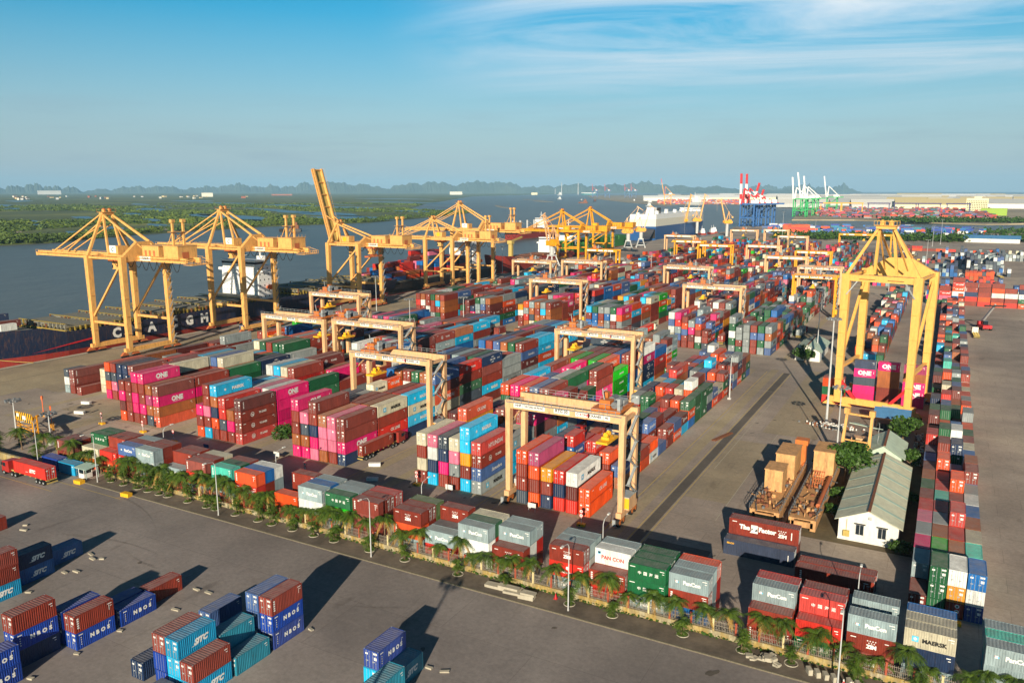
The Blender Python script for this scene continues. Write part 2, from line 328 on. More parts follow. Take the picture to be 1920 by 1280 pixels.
PONDS = [(-1290, 1560, 170, 60), (-1650, 1480, 260, 70), (-1500, 1150, 60, 20), (-1210, 1020, 40, 12), (-1330, 930, 60, 18), (-1580, 1790, 240, 60), (-1560, 2150, 160, 50), (-1900, 1950, 230, 50), (-2100, 2500, 260, 80),
         (-1480, 780, 40, 12), (-1200, 700, 30, 8), (-2050, 1500, 150, 30), (-2500, 1900, 240, 50), (-1900, 1250, 110, 25), (-2600, 2700, 330, 90), (-3300, 3000, 380, 90), (-3000, 1700, 190, 40), (-2400, 1250, 110, 28),
         (-2700, 3700, 420, 120), (-4300, 3600, 420, 90), (-3900, 5200, 520, 160), (-1180, 1330, 60, 16), (-1420, 1330, 110, 28), (-3700, 2100, 300, 60), (-5200, 3000, 400, 60),
         (-1250, 800, 45, 9), (-1380, 1060, 80, 14), (-1620, 1230, 110, 16), (-1730, 1030, 90, 12), (-1560, 930, 80, 11), (-1820, 1560, 120, 18), (-1400, 1680, 90, 16), (-2200, 2150, 210, 24), (-2900, 2250, 230, 26), (-3500, 2600, 260, 30), (-1950, 1750, 140, 20), (-2800, 3150, 300, 34), (-1650, 700, 60, 10), (-1900, 820, 90, 12), (-2200, 1020, 110, 14)]
for k, (x, y, a, b_) in enumerate(PONDS):
    m = MB(); m.poly(blob(x, y, a, b_, math.radians(152), -2.35, 28, k)); tag(m.build('pond_water', 'pond'), None, None, None, 'structure')
# paths and mud banks between the ponds
for k, (x, y, a, b_) in enumerate([(-1330, 760, 110, 5), (-1500, 1010, 160, 6), (-1800, 2700, 380, 10), (-2300, 3100, 300, 10), (-1130, 700, 60, 8), (-1180, 930, 70, 9)]):
    m = MB(); m.poly(blob(x, y, a, b_, math.radians(150), -2.3, 24, 50 + k)); tag(m.build('mud_path', 'portland'), None, None, None, 'structure')
for k, (x, y, a, b_) in enumerate([(-1660, 2945, 260, 14), (-2300, 4600, 420, 40), (-2700, 5200, 300, 20)]):
    m = MB(); m.prism(blob(x, y, a, b_, math.radians(125), -5, 24, 80 + k), (0, 0, 2.2)); tag(m.build('sandbank_land', 'portland'), None, None, None, 'structure')

# karst hills on the horizon
def hills(name, th0, th1, dist, hmax, seed, n=320, depth=2600, prof=None):
    q = np.random.RandomState(seed); ths = np.linspace(th0, th1, n); h = np.zeros(n)
    for k, f in enumerate((3, 7, 15, 31, 63, 110)):
        ph = q.uniform(0, 6.28); am = (1, .8, .6, .42, .2, .07)[k]; h += am * np.sin(f * (ths - th0) / (th1 - th0) * 6.28 + ph)
    h = .66 + .13 * h; h = np.clip(h, .3, 1.0); e = np.minimum(1, np.minimum(np.arange(n), np.arange(n)[::-1]) / 14); h = h * e
    if prof is not None: h = h * np.interp((ths - th0) / (th1 - th0), *prof)
    m = MB(); rows = 7; V = []
    for r in range(rows):
        t = r / (rows - 1); sh = math.sin(t * math.pi) ** .8 if r else 0
        for i, th in enumerate(ths):
            d = dist + (t - .5) * depth; z = -4 + h[i] * hmax * sh * (1 + q.uniform(-.10, .10)) if 0 < r < rows - 1 else -4
            V.append((-math.sin(th) * d, math.cos(th) * d, z))
    m.v = V; m.f = [(r * n + i, r * n + i + 1, (r + 1) * n + i + 1, (r + 1) * n + i) for r in range(rows - 1) for i in range(n - 1)]; m.m = [0] * len(m.f)
    tag(m.build(name, 'hill'), None, None, None, 'structure')
M['hill'] = ground_mat('hill_forest', '4d5a45', '5d6650', '3f4d3c', .003, .0008, False, 0)
def azp(px): return YAW - math.atan((px - 960) / 1519.6)
hills('hills', azp(1560), azp(560), 21000, 350, 5, 300, 2600, ([0, .12, .25, .5, .75, 1], [.25, .45, .8, .95, 1.0, .95]))
hills('hills', azp(620), azp(150), 23500, 320, 9, 200, 2600, ([0, .3, .6, 1], [1.0, .95, .72, .6]))
hills('hills', azp(160), azp(-120), 22000, 260, 12, 120, 2000)
hills('hills', azp(1620), azp(1380), 24500, 280, 15, 90, 2000)

# air: one closed even volume round the whole scene
m = MB(); m.box(-40000, -4000, -6, 40000, 40000, 640); hzo = m.build('haze', 'white'); tag(hzo, None, None, None, 'stuff')
hm = bpy.data.materials.new('haze_air'); hm.use_nodes = True; t2 = hm.node_tree; t2.nodes.clear()
ou = N(t2, 'ShaderNodeOutputMaterial'); pv = N(t2, 'ShaderNodeVolumePrincipled'); pv.inputs['Color'].default_value = (.38, .70, 1.0, 1); pv.inputs['Density'].default_value = 3.7e-5; pv.inputs['Anisotropy'].default_value = -.12
t2.links.new(pv.outputs[0], ou.inputs['Volume']); hzo.data.materials.clear(); hzo.data.materials.append(hm); hzo.display_type = 'WIRE'

# ---------------------------------------------------------------- paving, kerb, markings
rect('road', -301, -200, 400, 102.85, .004, 'asphalt')
LANES = {'Z': (-237, -211, -229.5), 'A': (-208.5, -181, -203.8), 'B': (-178, -151, -172.1), 'C': (-139.5, -114, -138.0), 'D': (-105, -79.5, -100.5), 'E': (-76.5, -51.7, -75.2)}
for k, (a, b_, c) in LANES.items():
    for x in (a, b_):
        for y0, y1 in ((126, 296), (316, 560), (572, 940)): rect('runway_path', x - 1.3, y0, x + 1.3, y1, .004, 'runway')
    for y0, y1 in ((138, 293), (320, 558), (576, 930)): rect('stack_path', c - .4, y0, c + 17.2, y1, .008, 'patch')
rect('dark_lane_path', -48.0, 121, -45.9, 292, .008, 'darklane')
for x in (-48.3, -45.5): rect('line_marking', x - .09, 121, x + .09, 292, .012, 'ropey')
for k, c in LANES.items():
    rect('line_marking', c[1] - 2.2, 126, c[1] - 2.0, 292, .012, 'ropey')
PZ = .012
for (x0, y0, x1, y1, mt) in ((-45, 160, -36, 205, 'patch'), (-40, 215, -26, 300, 'patch'), (-300, 150, -250, 205, 'patch'), (-45, 124, -33, 136, 'darklane'), (-265, 225, -243, 330, 'runway'), (-290, 120, -262, 640, 'runway')):
    PZ += .004; rect('ground_patch_path', x0, y0, x1, y1, PZ, mt)
for x0, y0, x1, y1 in ((-44, 180, -43.85, 250), (-36, 150, -35.85, 215), (-56, 262, -20, 262.15)): rect('line_marking', x0, y0, x1, y1, .044, 'concrete')
for y in (100.6, 96.3, 92.5): rect('line_marking', -300, y, -150 - (100.6 - y) * 4, y + .16, .012, 'ropey')
# crane rails on the quay
for x in (-301 + .9, -280.2): rect('rail_path', x - .12, -100, x + .12, 620, .044, 'dark')
# raised pavement with its kerb stones, and the quay capping
m = MB(); m.box(-166, 103.3, .0, 40, 108.02, .15); tag(m.build('pavement', 'pave'), None, None, None, 'structure')
m = MB()
for k in range(206): m.box(-166 + k, 102.98 + R.uniform(-.01, .01), 0, -166 + k + .97, 103.3, .165)
tag(m.build('kerb', 'kerb'), None, None, None, 'structure')
m = MB()
for k in range(170): m.box(-302.2, -100 + k * 4, -.4, -301.4, -100 + k * 4 + 3.9, .3)
tag(m.build('quay_kerb', 'concrete'), None, None, None, 'structure')
m = MB()
for x, y, a, b_ in ((-29, 175, 6, 3), (-24, 140, 2.2, 1.6)): pass
rect('soil_ground', -23.5, 150.8, 0.2, 206, .04, 'soil')
qt = random.Random(41)
for k in range(34):   # tyre tracks
    cx, cy = (qt.uniform(-150, -20), qt.uniform(60, 98)) if k < 18 else ((qt.uniform(-44, -26), qt.uniform(140, 280)) if k < 28 else (qt.uniform(12, 60), qt.uniform(150, 400)))
    ra, a0, da = qt.uniform(14, 60), qt.uniform(0, 6.28), qt.uniform(.25, .9); m = MB()
    for off in (0, 1.9):
        for j in range(12):
            t0, t1 = a0 + da * j / 12, a0 + da * (j + 1) / 12; r0, r1 = ra + off, ra + off + .32
            m.quad(*[(cx + r * (math.cos(t) - math.cos(a0)), cy + r * (math.sin(t) - math.sin(a0)), .034 + k * .0006) for r, t in ((r0, t0), (r1, t0), (r1, t1), (r0, t1))])
    tag(m.build('tyre_track_path', 'tyre'), None, None, None, 'structure')
rs = random.Random(21)
for k in range(46):   # oil stains and drain covers that stay where they are
    x, y = rs.choice([(rs.uniform(-140, -10), rs.uniform(50, 100)), (rs.uniform(-44, -28), rs.uniform(125, 290)), (rs.uniform(-260, -215), rs.uniform(122, 150)), (rs.uniform(-110, -30), rs.uniform(122, 137))])
    m = MB(); m.poly(blob(x, y, rs.uniform(.3, 1.1), rs.uniform(.2, .6), rs.uniform(0, 3), .05, 14, k)); tag(m.build('oil_stain_path', 'darklane'), None, None, None, 'structure')
# ---------------------------------------------------------------- containers
PC = {'r': ('873020', 'rust brown'), 'R': ('c4291c', 'bright red'), 'o': ('cf5a22', 'orange'), 't': ('a35a2a', 'tan brown'), 'n': ('1d3050', 'navy blue'), 'N': ('173f92', 'royal blue'), 'b': ('1c66a6', 'blue'),
      'c': ('35b3e0', 'sky blue'), 'C': ('2a93bf', 'cyan blue'), 'm': ('d0186f', 'magenta'), 'p': ('dd7090', 'pale pink'), 'g': ('1f5a3a', 'dark green'), 'G': ('1fa83c', 'bright green'), 'y': ('e0a01c', 'yellow'),
      'w': ('cfc8ae', 'cream'), 'W': ('dcdfdc', 'white'), 'k': ('8c9698', 'grey'), 'K': ('8fa3a8', 'blue grey'), 'd': ('3d4a58', 'dark grey'), 's': ('4b6392', 'slate blue'), 'M': ('66c2b2', 'mint green'),
      'T': ('1c7c93', 'teal'), 'u': ('6a2a24', 'maroon'), 'v': ('a1476a', 'mauve'), 'q': ('5c7347', 'olive green')}
def sat(c, s=1.22): g = .3 * c[0] + .6 * c[1] + .1 * c[2]; return tuple(max(.004, g + (x - g) * s) for x in c[:3]) + (1,)
PCL = {k: sat(hexc(v[0])) if k not in 'wWkKdrutRp' else hexc(v[0]) for k, v in PC.items()}
LOGO = {'pc': 'with white lettering and a flag emblem', 'zim': 'with white star dots and lettering', 'one': 'with big white lettering', 'mae': 'with star emblem lettering', 'ts': 'with round emblem and lettering', 'ck': 'with slim white lettering',
        'sitc': 'with slanted white lettering', 'nbos': 'with spaced white lettering', 'cos': 'with white Chinese lettering', 'ever': 'with lettering in white', 'zf': 'with long white slogan', 'sea': 'with small yellow lettering', 'cma': 'with winged white lettering',
        'hyu': 'with tall white lettering', 'sam': 'with script lettering', 'kl': 'with short white lettering', 'zgl': 'with three white letters', 'vt': 'with upright white lettering', 'pcr': 'with red lettering', 'one2': 'with red lettering', 'emb': 'with white emblem'}
def logo(mb, code, L, h, side, base):
    """lettering on the long side SIDE (+1 or -1) of a container of length L and height h"""
    x = side * (1.22 + .012); r = (0, 1, 0) if side > 0 else (0, -1, 0); U = (0, 0, 1)
    def tx(t, u, v, hh, mat, **k): mb.text(t, (x, side * u * L, v * h), r, U, hh, mat, **k)
    def bx(u, v, w, hh, mat):
        y = side * u * L; mb.quad((x, y - side * w / 2, v * h - hh / 2), (x, y + side * w / 2, v * h - hh / 2), (x, y + side * w / 2, v * h + hh / 2), (x, y - side * w / 2, v * h + hh / 2), mat)
    def disc(u, v, ra, mat, dx=0):
        mb.poly([(x + side * dx, side * (u * L + ra * math.cos(t)), v * h + ra * math.sin(t)) for t in [2 * math.pi * k / 16 for k in range(16)]], mat)
    def star(u, v, ra, mat, n=7):
        y0 = side * u * L
        mb.poly([(x + side * .004, y0 + side * ra * (1 if k % 2 == 0 else .42) * math.sin(math.pi * k / n), v * h + ra * (1 if k % 2 == 0 else .42) * math.cos(math.pi * k / n)) for k in range(2 * n)], mat)
    WH, BK, LB, RD, YL, PK = 1, 2, 3, 4, 5, 7
    if code and code not in ('zf', 'nbos', 'sitc', 'zim', 'sea', 'one'): bx(.40, .84, .7, .11, WH); bx(.43, .70, .34, .09, WH)
    if code == 'pc':
        tx('PanCon', .08, .42, .62, WH, bold=.05); bx(-.30, .52, .34, .36, WH); bx(-.265, .5, .2, .2, LB); bx(-.33, .56, .12, .1, RD)
    elif code == 'zim':
        tx('ZIM', .02, .30, .55, WH, bold=.06)
        for i in range(4): star(-.06 + .055 * i, .72, .13, WH, 5)
        for i in range(3): star(-.03 + .055 * i, .60, .12, WH, 5)
        bx(-.36, .78, .7, .12, WH); bx(.33, .74, .5, .1, WH)
    elif code == 'one':
        tx('ONE', .0, .30, 1.35, WH, bold=.06); bx(0, .2, L * .25, .09, WH); bx(.42, .62, .12, .7, WH)
    elif code == 'one2': tx('ONE', .0, .30, 1.2, RD, bold=.05); bx(0, .2, L * .22, .08, RD)
    elif code == 'mae':
        lc = WH if base in 'cCb' else BK; tx('MAERSK', .1, .34, .82 if L > 8 else .58, lc, bold=.05)
        if base in 'cCb': star(-.26, .48, .5, WH)
        else: bx(-.28, .48, 1.15 if L > 8 else .8, 1.15 if L > 8 else .8, LB); star(-.28, .48, .42 if L > 8 else .3, WH)
    elif code == 'ts':
        tx('TS LINES', .1, .42, .5, WH, bold=.04); disc(-.19, .5, .62, WH); disc(-.19, .5, .5, 0, .004); mb.text('TS', (x + side * .008, side * -.19 * L, .38 * h), r, U, .55, WH, bold=.05); bx(-.42, .82, .8, .16, WH)
    elif code == 'ck': tx('CK LINE', .06, .38, .78, WH, bold=.03); bx(-.38, .8, .8, .14, WH)
    elif code == 'sitc': tx('SITC', .1, .34, .8, WH, bold=.07, shear=.35); bx(-.08, .3, .9, .07, WH)
    elif code == 'nbos':
        for i, ch in enumerate('NBOS'): tx(ch, -.1 + .14 * i, .40, .62, WH, bold=.07)
        bx(-.38, .84, .62, .14, WH)
        for i in range(4): bx(-.38, .66 - .13 * i, .13, .15, WH)
        bx(.36, .8, .3, .1, WH); bx(.33, .6, .06, .9, WH)
    elif code == 'cos':
        for i, ch in enumerate('中国海运'): tx(ch, -.19 + .15 * i, .42, .5, WH, bold=.02)
        bx(-.38, .82, .85, .12, WH)
    elif code == 'ever': tx('EVERGREEN', .05, .42, .5, WH, bold=.06)
    elif code == 'zf':
        tx('The', -.27, .42, .85, WH, bold=.06); tx('Factor', .06, .42, .85, WH, bold=.06); bx(-.13, .52, 1.15, 1.5, WH); bx(-.13, .66, 1.0, .5, YL); bx(-.13, .44, 1.0, .55, LB); bx(-.13, .34, 1.0, .25, PK)
        mb.text('Z', (x + side * .01, side * -.13 * L, .30 * h), r, U, 1.25, WH, bold=.08); tx('ZIM', .27, .30, .62, WH, bold=.06)
        for i in range(4): star(.22 + .032 * i, .72, .16, WH, 5)
        for i in range(3): star(.235 + .032 * i, .60, .15, WH, 5)
        bx(-.42, .82, .8, .14, WH); bx(.4, .5, .16, 1.4, WH)
    elif code == 'sea': tx('SEACO', -.40, .72, .3, YL, bold=.04); bx(.42, .5, .12, 1.2, WH)
    elif code == 'cma':
        tx('CMA CGM', .0, .42, .5, WH, bold=.04, shear=.2)
        for v, s in ((.74, 1), (.26, -1)): mb.prism([(x, side * (-.09 * L), v * h), (x, side * (.0 * L), v * h + s * .28), (x, side * (.09 * L), v * h)], (side * .004, 0, 0), WH)
        bx(.3, .52, 1.6, .1, WH); bx(.3, .44, 1.6, .1, WH)
    elif code == 'hyu': tx('HYUNDAI', .02, .32, 1.0, WH, bold=.02, width=L * .55 if 0 else None)
    elif code == 'sam': tx('Samudera', .05, .38, .8, WH, shear=.25, bold=.02)
    elif code == 'kl': tx('K LINE', .05, .38, .75, WH, bold=.05)
    elif code == 'zgl': tx('2GL', .08, .36, .8, WH, bold=.05)
    elif code == 'vt':
        for i in range(5): bx(-.42, .8 - .13 * i, .3, .22, WH)
        bx(.38, .62, .08, .8, WH); bx(.42, .7, .2, .1, WH)
    elif code == 'pcr': tx('PAN CON', .0, .36, .62, RD, bold=.03); bx(-.38, .72, .5, .5, LB); bx(-.38, .74, .4, .3, YL)
    elif code == 'emb': tx('HEUNG-A', .05, .3, .32, WH, bold=.04); disc(.05, .66, .3, WH)
    else:
        bx(.38, .80, .5, .12, WH); bx(.40, .66, .3, .1, WH)

CW = 1.22
_cm = {}
def cont_meshes(L, h, code, base):
    """body, roof and one door leaf (two meshes) of a container, long axis y, doors at -y"""
    k = (L, h, code, base if code in ('mae',) else '')
    if k in _cm: return _cm[k]
    b = MB(); hl = L / 2; p = .16
    # corner posts, bottom and top rails
    for sx in (-1, 1):
        for y in (-hl, hl):
            b.box(min(sx * CW, sx * (CW - p)), min(y, y - math.copysign(p, y)), .0, max(sx * CW, sx * (CW - p)), max(y, y - math.copysign(p, y)), h)
        for z0, z1 in ((.0, .16), (h - .10, h)): b.box(min(sx * CW, sx * (CW - .1)), -hl + p, z0, max(sx * CW, sx * (CW - .1)), hl - p, z1)
    for z0, z1 in ((.0, .16), (h - .12, h)): b.box(-CW + p, hl - .1, z0, CW - p, hl, z1); b.box(-CW + p, -hl, z0, CW - p, -hl + .1, z1)
    # corrugated long sides
    n = max(8, int(round((L - 2 * p) / .30))); st = (L - 2 * p) / n; d0, d1 = CW - .012, CW - .055
    for sx in (-1, 1):
        prof = []
        for i in range(n):
            y = -hl + p + i * st; prof += [(y, d1), (y + st * .18, d0), (y + st * .5, d0), (y + st * .68, d1)]
        prof.append((hl - p, d1))
        for (y0, x0), (y1, x1) in zip(prof, prof[1:]):
            q = [(sx * x0, y0, .16), (sx * x1, y1, .16), (sx * x1, y1, h - .10), (sx * x0, y0, h - .10)]
            b.quad(*(q if sx > 0 else q[::-1]), 0)
    # corrugated closed end
    n2 = 8; st = (2 * CW - 2 * p) / n2; prof = []
    for i in range(n2):
        x = -CW + p + i * st; prof += [(x, hl - .06), (x + st * .18, hl - .015), (x + st * .5, hl - .015), (x + st * .68, hl - .06)]
    prof.append((CW - p, hl - .06))
    for (x0, y0), (x1, y1) in zip(prof, prof[1:]): b.quad((x1, y1, .16), (x0, y0, .16), (x0, y0, h - .12), (x1, y1, h - .12), 0)
    b.quad((-CW, -hl + .1, .02), (-CW, hl - .1, .02), (CW, hl - .1, .02), (CW, -hl + .1, .02), 6)
    for sx in (-1, 1): logo(b, code, L, h, sx, base)
    body = b.mesh('container_body', ['paint', 'white', 'black', 'ltblue', 'redl', 'yel', 'dark', 'pinkl'])
    r = MB(); n3 = max(6, int(L / .42)); st = (L - .24) / n3
    for i in range(n3):
        y = -hl + .12 + i * st; z0, z1 = h - .045, h - .012
        for (ya, za), (yb, zb) in (((0, z0), (.2, z1)), ((.2, z1), (.55, z1)), ((.55, z1), (.75, z0)), ((.75, z0), (1, z0))):
            r.quad((-CW + .1, y + ya * st, za), (CW - .1, y + ya * st, za), (CW - .1, y + yb * st, zb), (-CW + .1, y + yb * st, zb), 0)
    for sx in (-1, 1):
        for y in (-hl + .08, hl - .08): r.box(sx * (CW - .09) - .085, y - .085, h - .01, sx * (CW - .09) + .085, y + .085, h + .01, 1)
    roof = r.mesh('container_roof', ['roofp', 'galv'])
    doors = []
    for s in (-1, 1):
        d = MB(); x0, x1 = (-CW + .165, -.012) if s < 0 else (.012, CW - .165); y = -hl + .03
        for q in range(4):
            za = .17 + (h - .30) * q / 4; zb = .17 + (h - .30) * (q + 1) / 4 - .03; d.box(x0, y, za, x1, y + .05, zb, 0)
        d.box(x0, y + .012, .17, x1, y + .06, h - .13, 0)
        bars = []
        for f in (.28, .74):
            full = d; d = MB()
            xx = x0 + (x1 - x0) * f; d.box(xx - .02, y - .05, .12, xx + .02, y - .012, h - .1, 1)
            for z in (.18, h * .33, h * .64, h - .2): d.box(xx - .05, y - .055, z - .03, xx + .05, y - .005, z + .03, 1)
            d.m = [0] * len(d.m); bars.append((d.mesh('locking_bar', ['galv']), d)); d = full
        d.box(x0 + .18, y - .014, h * .36, x0 + .55, y - .006, h * .42, 1)
        if s > 0: d.quad((x0 + .35, y - .01, h * .80), (x1 - .1, y - .01, h * .80), (x1 - .1, y - .01, h * .90), (x0 + .35, y - .01, h * .90), 2); d.quad((x0 + .45, y - .01, h * .5), (x1 - .15, y - .01, h * .5), (x1 - .15, y - .01, h * .66), (x0 + .45, y - .01, h * .66), 2)
        else: d.quad((x0 + .1, y - .01, h * .72), (x0 + .5, y - .01, h * .72), (x0 + .5, y - .01, h * .82), (x0 + .1, y - .01, h * .82), 2)
        leaf = d.mesh('container_door', ['paint', 'galv', 'white'])
        for _, bb in bars: k0 = len(d.m); d.add(bb); d.m[k0:] = [1] * len(bb.m)
        doors.append(d.mesh('container_door', ['paint', 'galv', 'white'])); doors.append((leaf, bars[0][0], bars[1][0]))
    _cm[k] = (body, roof, doors); return _cm[k]

BOX = []   # every container: x0,y0,z0 lower corner; length; orientation; height; colour; logo; place
def stack(x, y, s, ori='Y', L=6.06, hc=None, place='', flip=False, jit=.06):
    z = 0.0; toks = [t for t in s.split(',') if t]; hgt = hc or (2.896 if L > 8 else 2.591)
    nt_ = len(toks)
    for i, t in enumerate(toks):
        c, _, lg = t.partition(':'); tier = 'single tier' if nt_ == 1 else ('top tier' if i == nt_ - 1 else ('bottom tier' if i == 0 else ('middle tier' if nt_ == 3 else nth(i + 1) + ' tier up')))
        BOX.append(dict(x=x + R.uniform(-jit, jit) * .5, y=y + R.uniform(-jit, jit), z=z, L=L, ori=ori, h=hgt, c=c, lg=lg, place=place, tier=tier, flip=flip)); z += hgt + .012

FR = [(-186, 'r,r:vt|r,r'), (-176, 'o,w|r,w,g:cos|r,o,g'), (-169.5, 'o,R|r,r,r|r,r,r'), (-162.6, 'r,R:vt,s:pc|k,r,r|r,k,K'), (-156.4, 'K:pc,K:pc,K:pc|r,r,r|r,r,r:zim'), (-147.2, 'R,K:pc|r,r,r|r,r,r'),
      (-139.9, 'K,R:vt,r:vt|r,r,r|r,k,w'), (-132.1, 'K:pc,g:cos,M:vt|k,r,g|r,r,r'), (-125.1, 'R,R:ck,o:vt|r,r,b|k,K,W'), (-114.2, 'o,o||r,r,r:vt'), (-107.7, 'R,W,K:pc|r,k,b|r,r,K'), (-100.8, 'K:pc,G:ever,g:cos|r,K,K|k,K,K'),
      (-94.1, 'r,r,r:vt|w,u,r|r,r,R'), (-84.6, 'K,o:vt,r:zim|k,r,r|r,q,q'), (-77.7, 'R,K:pc|n,d|r,r,r:zim'), (-70.6, 'W,W,K:pc|r,R,g|r,w,w'), (-63.9, 'r:zim,r:zim|W,W,K:pc|r,R,K'), (-53, 'K:pc,R:emb,r:zim|k,W,K|k,K,K'),
      (-45.9, 'R:vt,r:vt|r,r,W:pcr|k,r,K'), (-39.4, 'K:pc,g:cos,g:cos|r,g,g|r,g,g'), (-32.8, 'b,r:vt,K:pc|W,K,K|R,R:zim,o'), (-20.9, 'r:vt,r|r,r,K:pc|r,r,R'), (-14.3, 'g:cos,R|r,R,R:cos|r,r,r'), (-7.6, 'r:zim,r:zim,K:pc||r,r,K:pc'),
      (-.6, 'K,n,w:mae|K,n,w|b,n,b'), (8.7, 'r,K,K:pc|k,T,M|k,k,K')]
for i, (x, rows) in enumerate(FR):
    for r, s in enumerate(rows.split('|')):
        stack(x, 109.75 + r * 2.53, s, 'X', 6.06, place=f'{("front", "second", "back")[r]} row, {nth(i + 1)} stack behind the palm fence', flip=R.random() < .5)
stack(-30.8, 139.5, 'u,r:zf', 'X', 12.19, place='pair beside the yellow machinery'); stack(-31.0, 136.6, 'n:sea', 'X', 12.19, place='slogan container pair')
stack(-17.9, 131.6, 'r:vt', 'X', 12.19, 2.7, place='front of the pair below the white house'); stack(-17.7, 134.2, 'r', 'X', 12.19, 2.7, place='back of the pair below the white house')
# near apron, bottom left
NR = [(-104, 47.3, 'N:nbos,N:nbos'), (-106.7, 54.3, 'n,N:nbos,r'), (-104, 61, 'N:nbos,r:vt'), (-106.8, 61, 'N,N'), (-104.1, 68.1, 'N:nbos'), (-106.8, 68.0, 'N'), (-105.8, 74.4, 'r'),
      (-79.5, 61, 'C:sitc,r'), (-82.05, 61, 'c,c,C:sitc'), (-84.6, 61, 'N,N,r'), (-89.4, 60.9, 'n'), (-79.3, 67.6, 'T'), (-82, 67.5, 'T,T'), (-91.7, 74.1, 's'), (-79.45, 74.6, 'N:nbos,N:nbos,r:vt'), (-82.1, 74.6, 's,s,s'),
      (-60.7, 74.6, 'c,N:nbos'), (-58.2, 75.0, 'T:sitc'), (-55.9, 67.8, 'T,T'), (-127.8, 61, 'C:sitc,r,r'), (-130.4, 61, 'c,c'), (-130.2, 68, 'b:sitc,n:sitc'), (-132.4, 74.6, 'b:sitc'), (-155.7, 74.5, 'r'),
      (-104, 39.5, 'r,b'), (-79.5, 54, 'b'), (-82.1, 54, 'n')]
for i, (x, y, s) in enumerate(NR):
    colr = PC[s.split(',')[-1][0]][1]
    stack(x - 2.44, y, s, 'Y', 6.06, place=f'{nth(i + 1)} stack on the near apron')
# main lanes
PAL = ['r'] * 36 + ['o'] * 11 + ['R'] * 7 + ['n'] * 10 + ['b'] * 6 + ['c'] * 8 + ['m'] * 5 + ['p'] * 1 + ['w'] * 9 + ['W'] * 5 + ['k'] * 8 + ['g'] * 8 + ['t'] * 11 + ['u'] * 9 + ['d'] * 4 + ['s'] * 4 + ['y'] * 2 + ['G'] * 2 + ['K'] * 3
PALE = ['r'] * 18 + ['o'] * 20 + ['R'] * 8 + ['g'] * 18 + ['k'] * 12 + ['W'] * 7 + ['w'] * 5 + ['n'] * 5 + ['s'] * 8 + ['b'] * 5 + ['t'] * 5 + ['u'] * 6 + ['c'] * 3
LG = {'m': ['one', 'one'], 'c': ['mae', 'mae', 'mae', ''], 'w': ['mae', 'mae', ''], 'W': ['mae', ''], 'k': ['mae', 'vt', ''], 'n': ['cma', 'cma', ''], 'R': ['ck', 'ts', 'kl', 'hyu', ''], 'r': ['', '', 'ts', 'vt', ''], 'o': ['hyu', 'ck', ''], 'g': ['zgl', 'cos', ''], 'b': ['mae', ''], 'u': ['', 'ts'], 'G': ['ever'], 'p': ['one'], 's': ['sam', ''], 'K': ['pc']}
FRONT = {'A': ['o,u,m,r,', 'r,r,r,r', 'r,m,m,r,m', 'r,m,r,r,m:one', 'd,t,v,t', 'o,t,m:one,r'], 'B': ['o,r,m', 'c,r,p,r,r', 'r,o,n,t,c:mae', 'r,d,R,R:ts', 'r,m,t', 'R:ts,r:ts,r:ts,u:vt'],
         'C': ['m,t,r,r,m:one', 'm,t,d,p', 'p,m,n,r,r:vt', 't,p,p,t', 'r,p,p,p', 'n,m:one,r,r:vt'], 'D': ['r,w,r,w', 'c,n,W,p', 'r,m,n,d', 'r,k,p,w', 'c,r,y,c,c:mae', 'k:mae,s:sam,r:ts,R:hyu'],
         'E': ['d,r,r,o', 'o,r,o,v', 'n,r,y', 'R,n,R', 'R,u,W:mae', 'o,o:ck'], 'Z': ['m,o,d,o', 'r,p,d,r,', 'r,n,n,n,', 'o,n,n,n:cma', 'r,r,n,r', 'd,r,r']}
SECOND = {('C', 1, 5): 'm,R:ck,r,w:mae', ('C', 2, 5): 'n,c:mae,w:mae,c:mae', ('C', 1, 3): 'r,r,r,r', ('C', 1, 4): 'r,r,r,t', ('C', 2, 3): 'r,r,u,r', ('B', 1, 5): 'm,m,m,m:one', ('B', 1, 4): 'm,r,m,W', ('B', 1, 3): 'r,m,r,p:one', ('B', 2, 5): 'r,t,g,g', ('B', 2, 4): 'r,r,g',
          ('A', 1, 5): 'r,t,m,r:vt', ('A', 1, 4): 'r,r,r,r', ('A', 1, 3): 'r,r,c', ('A', 2, 5): 'r,R,g,g', ('B', 3, 5): 'R:kl,k,r', ('B', 3, 4): 'r,r,m,m', ('A', 3, 5): 'N,n:cma,d:cma,n:cma', ('A', 3, 4): 'n,n,n,n', ('D', 1, 5): 'c:mae,c:mae,k:mae', ('D', 2, 5): 'k:mae,k:one2,u,m', ('D', 1, 4): 'n,r,w:mae', ('D', 1, 3): 'r,r,k:mae', ('Z', 1, 5): 'r,m,r,r', ('Z', 1, 4): 'r,r,R,R'}
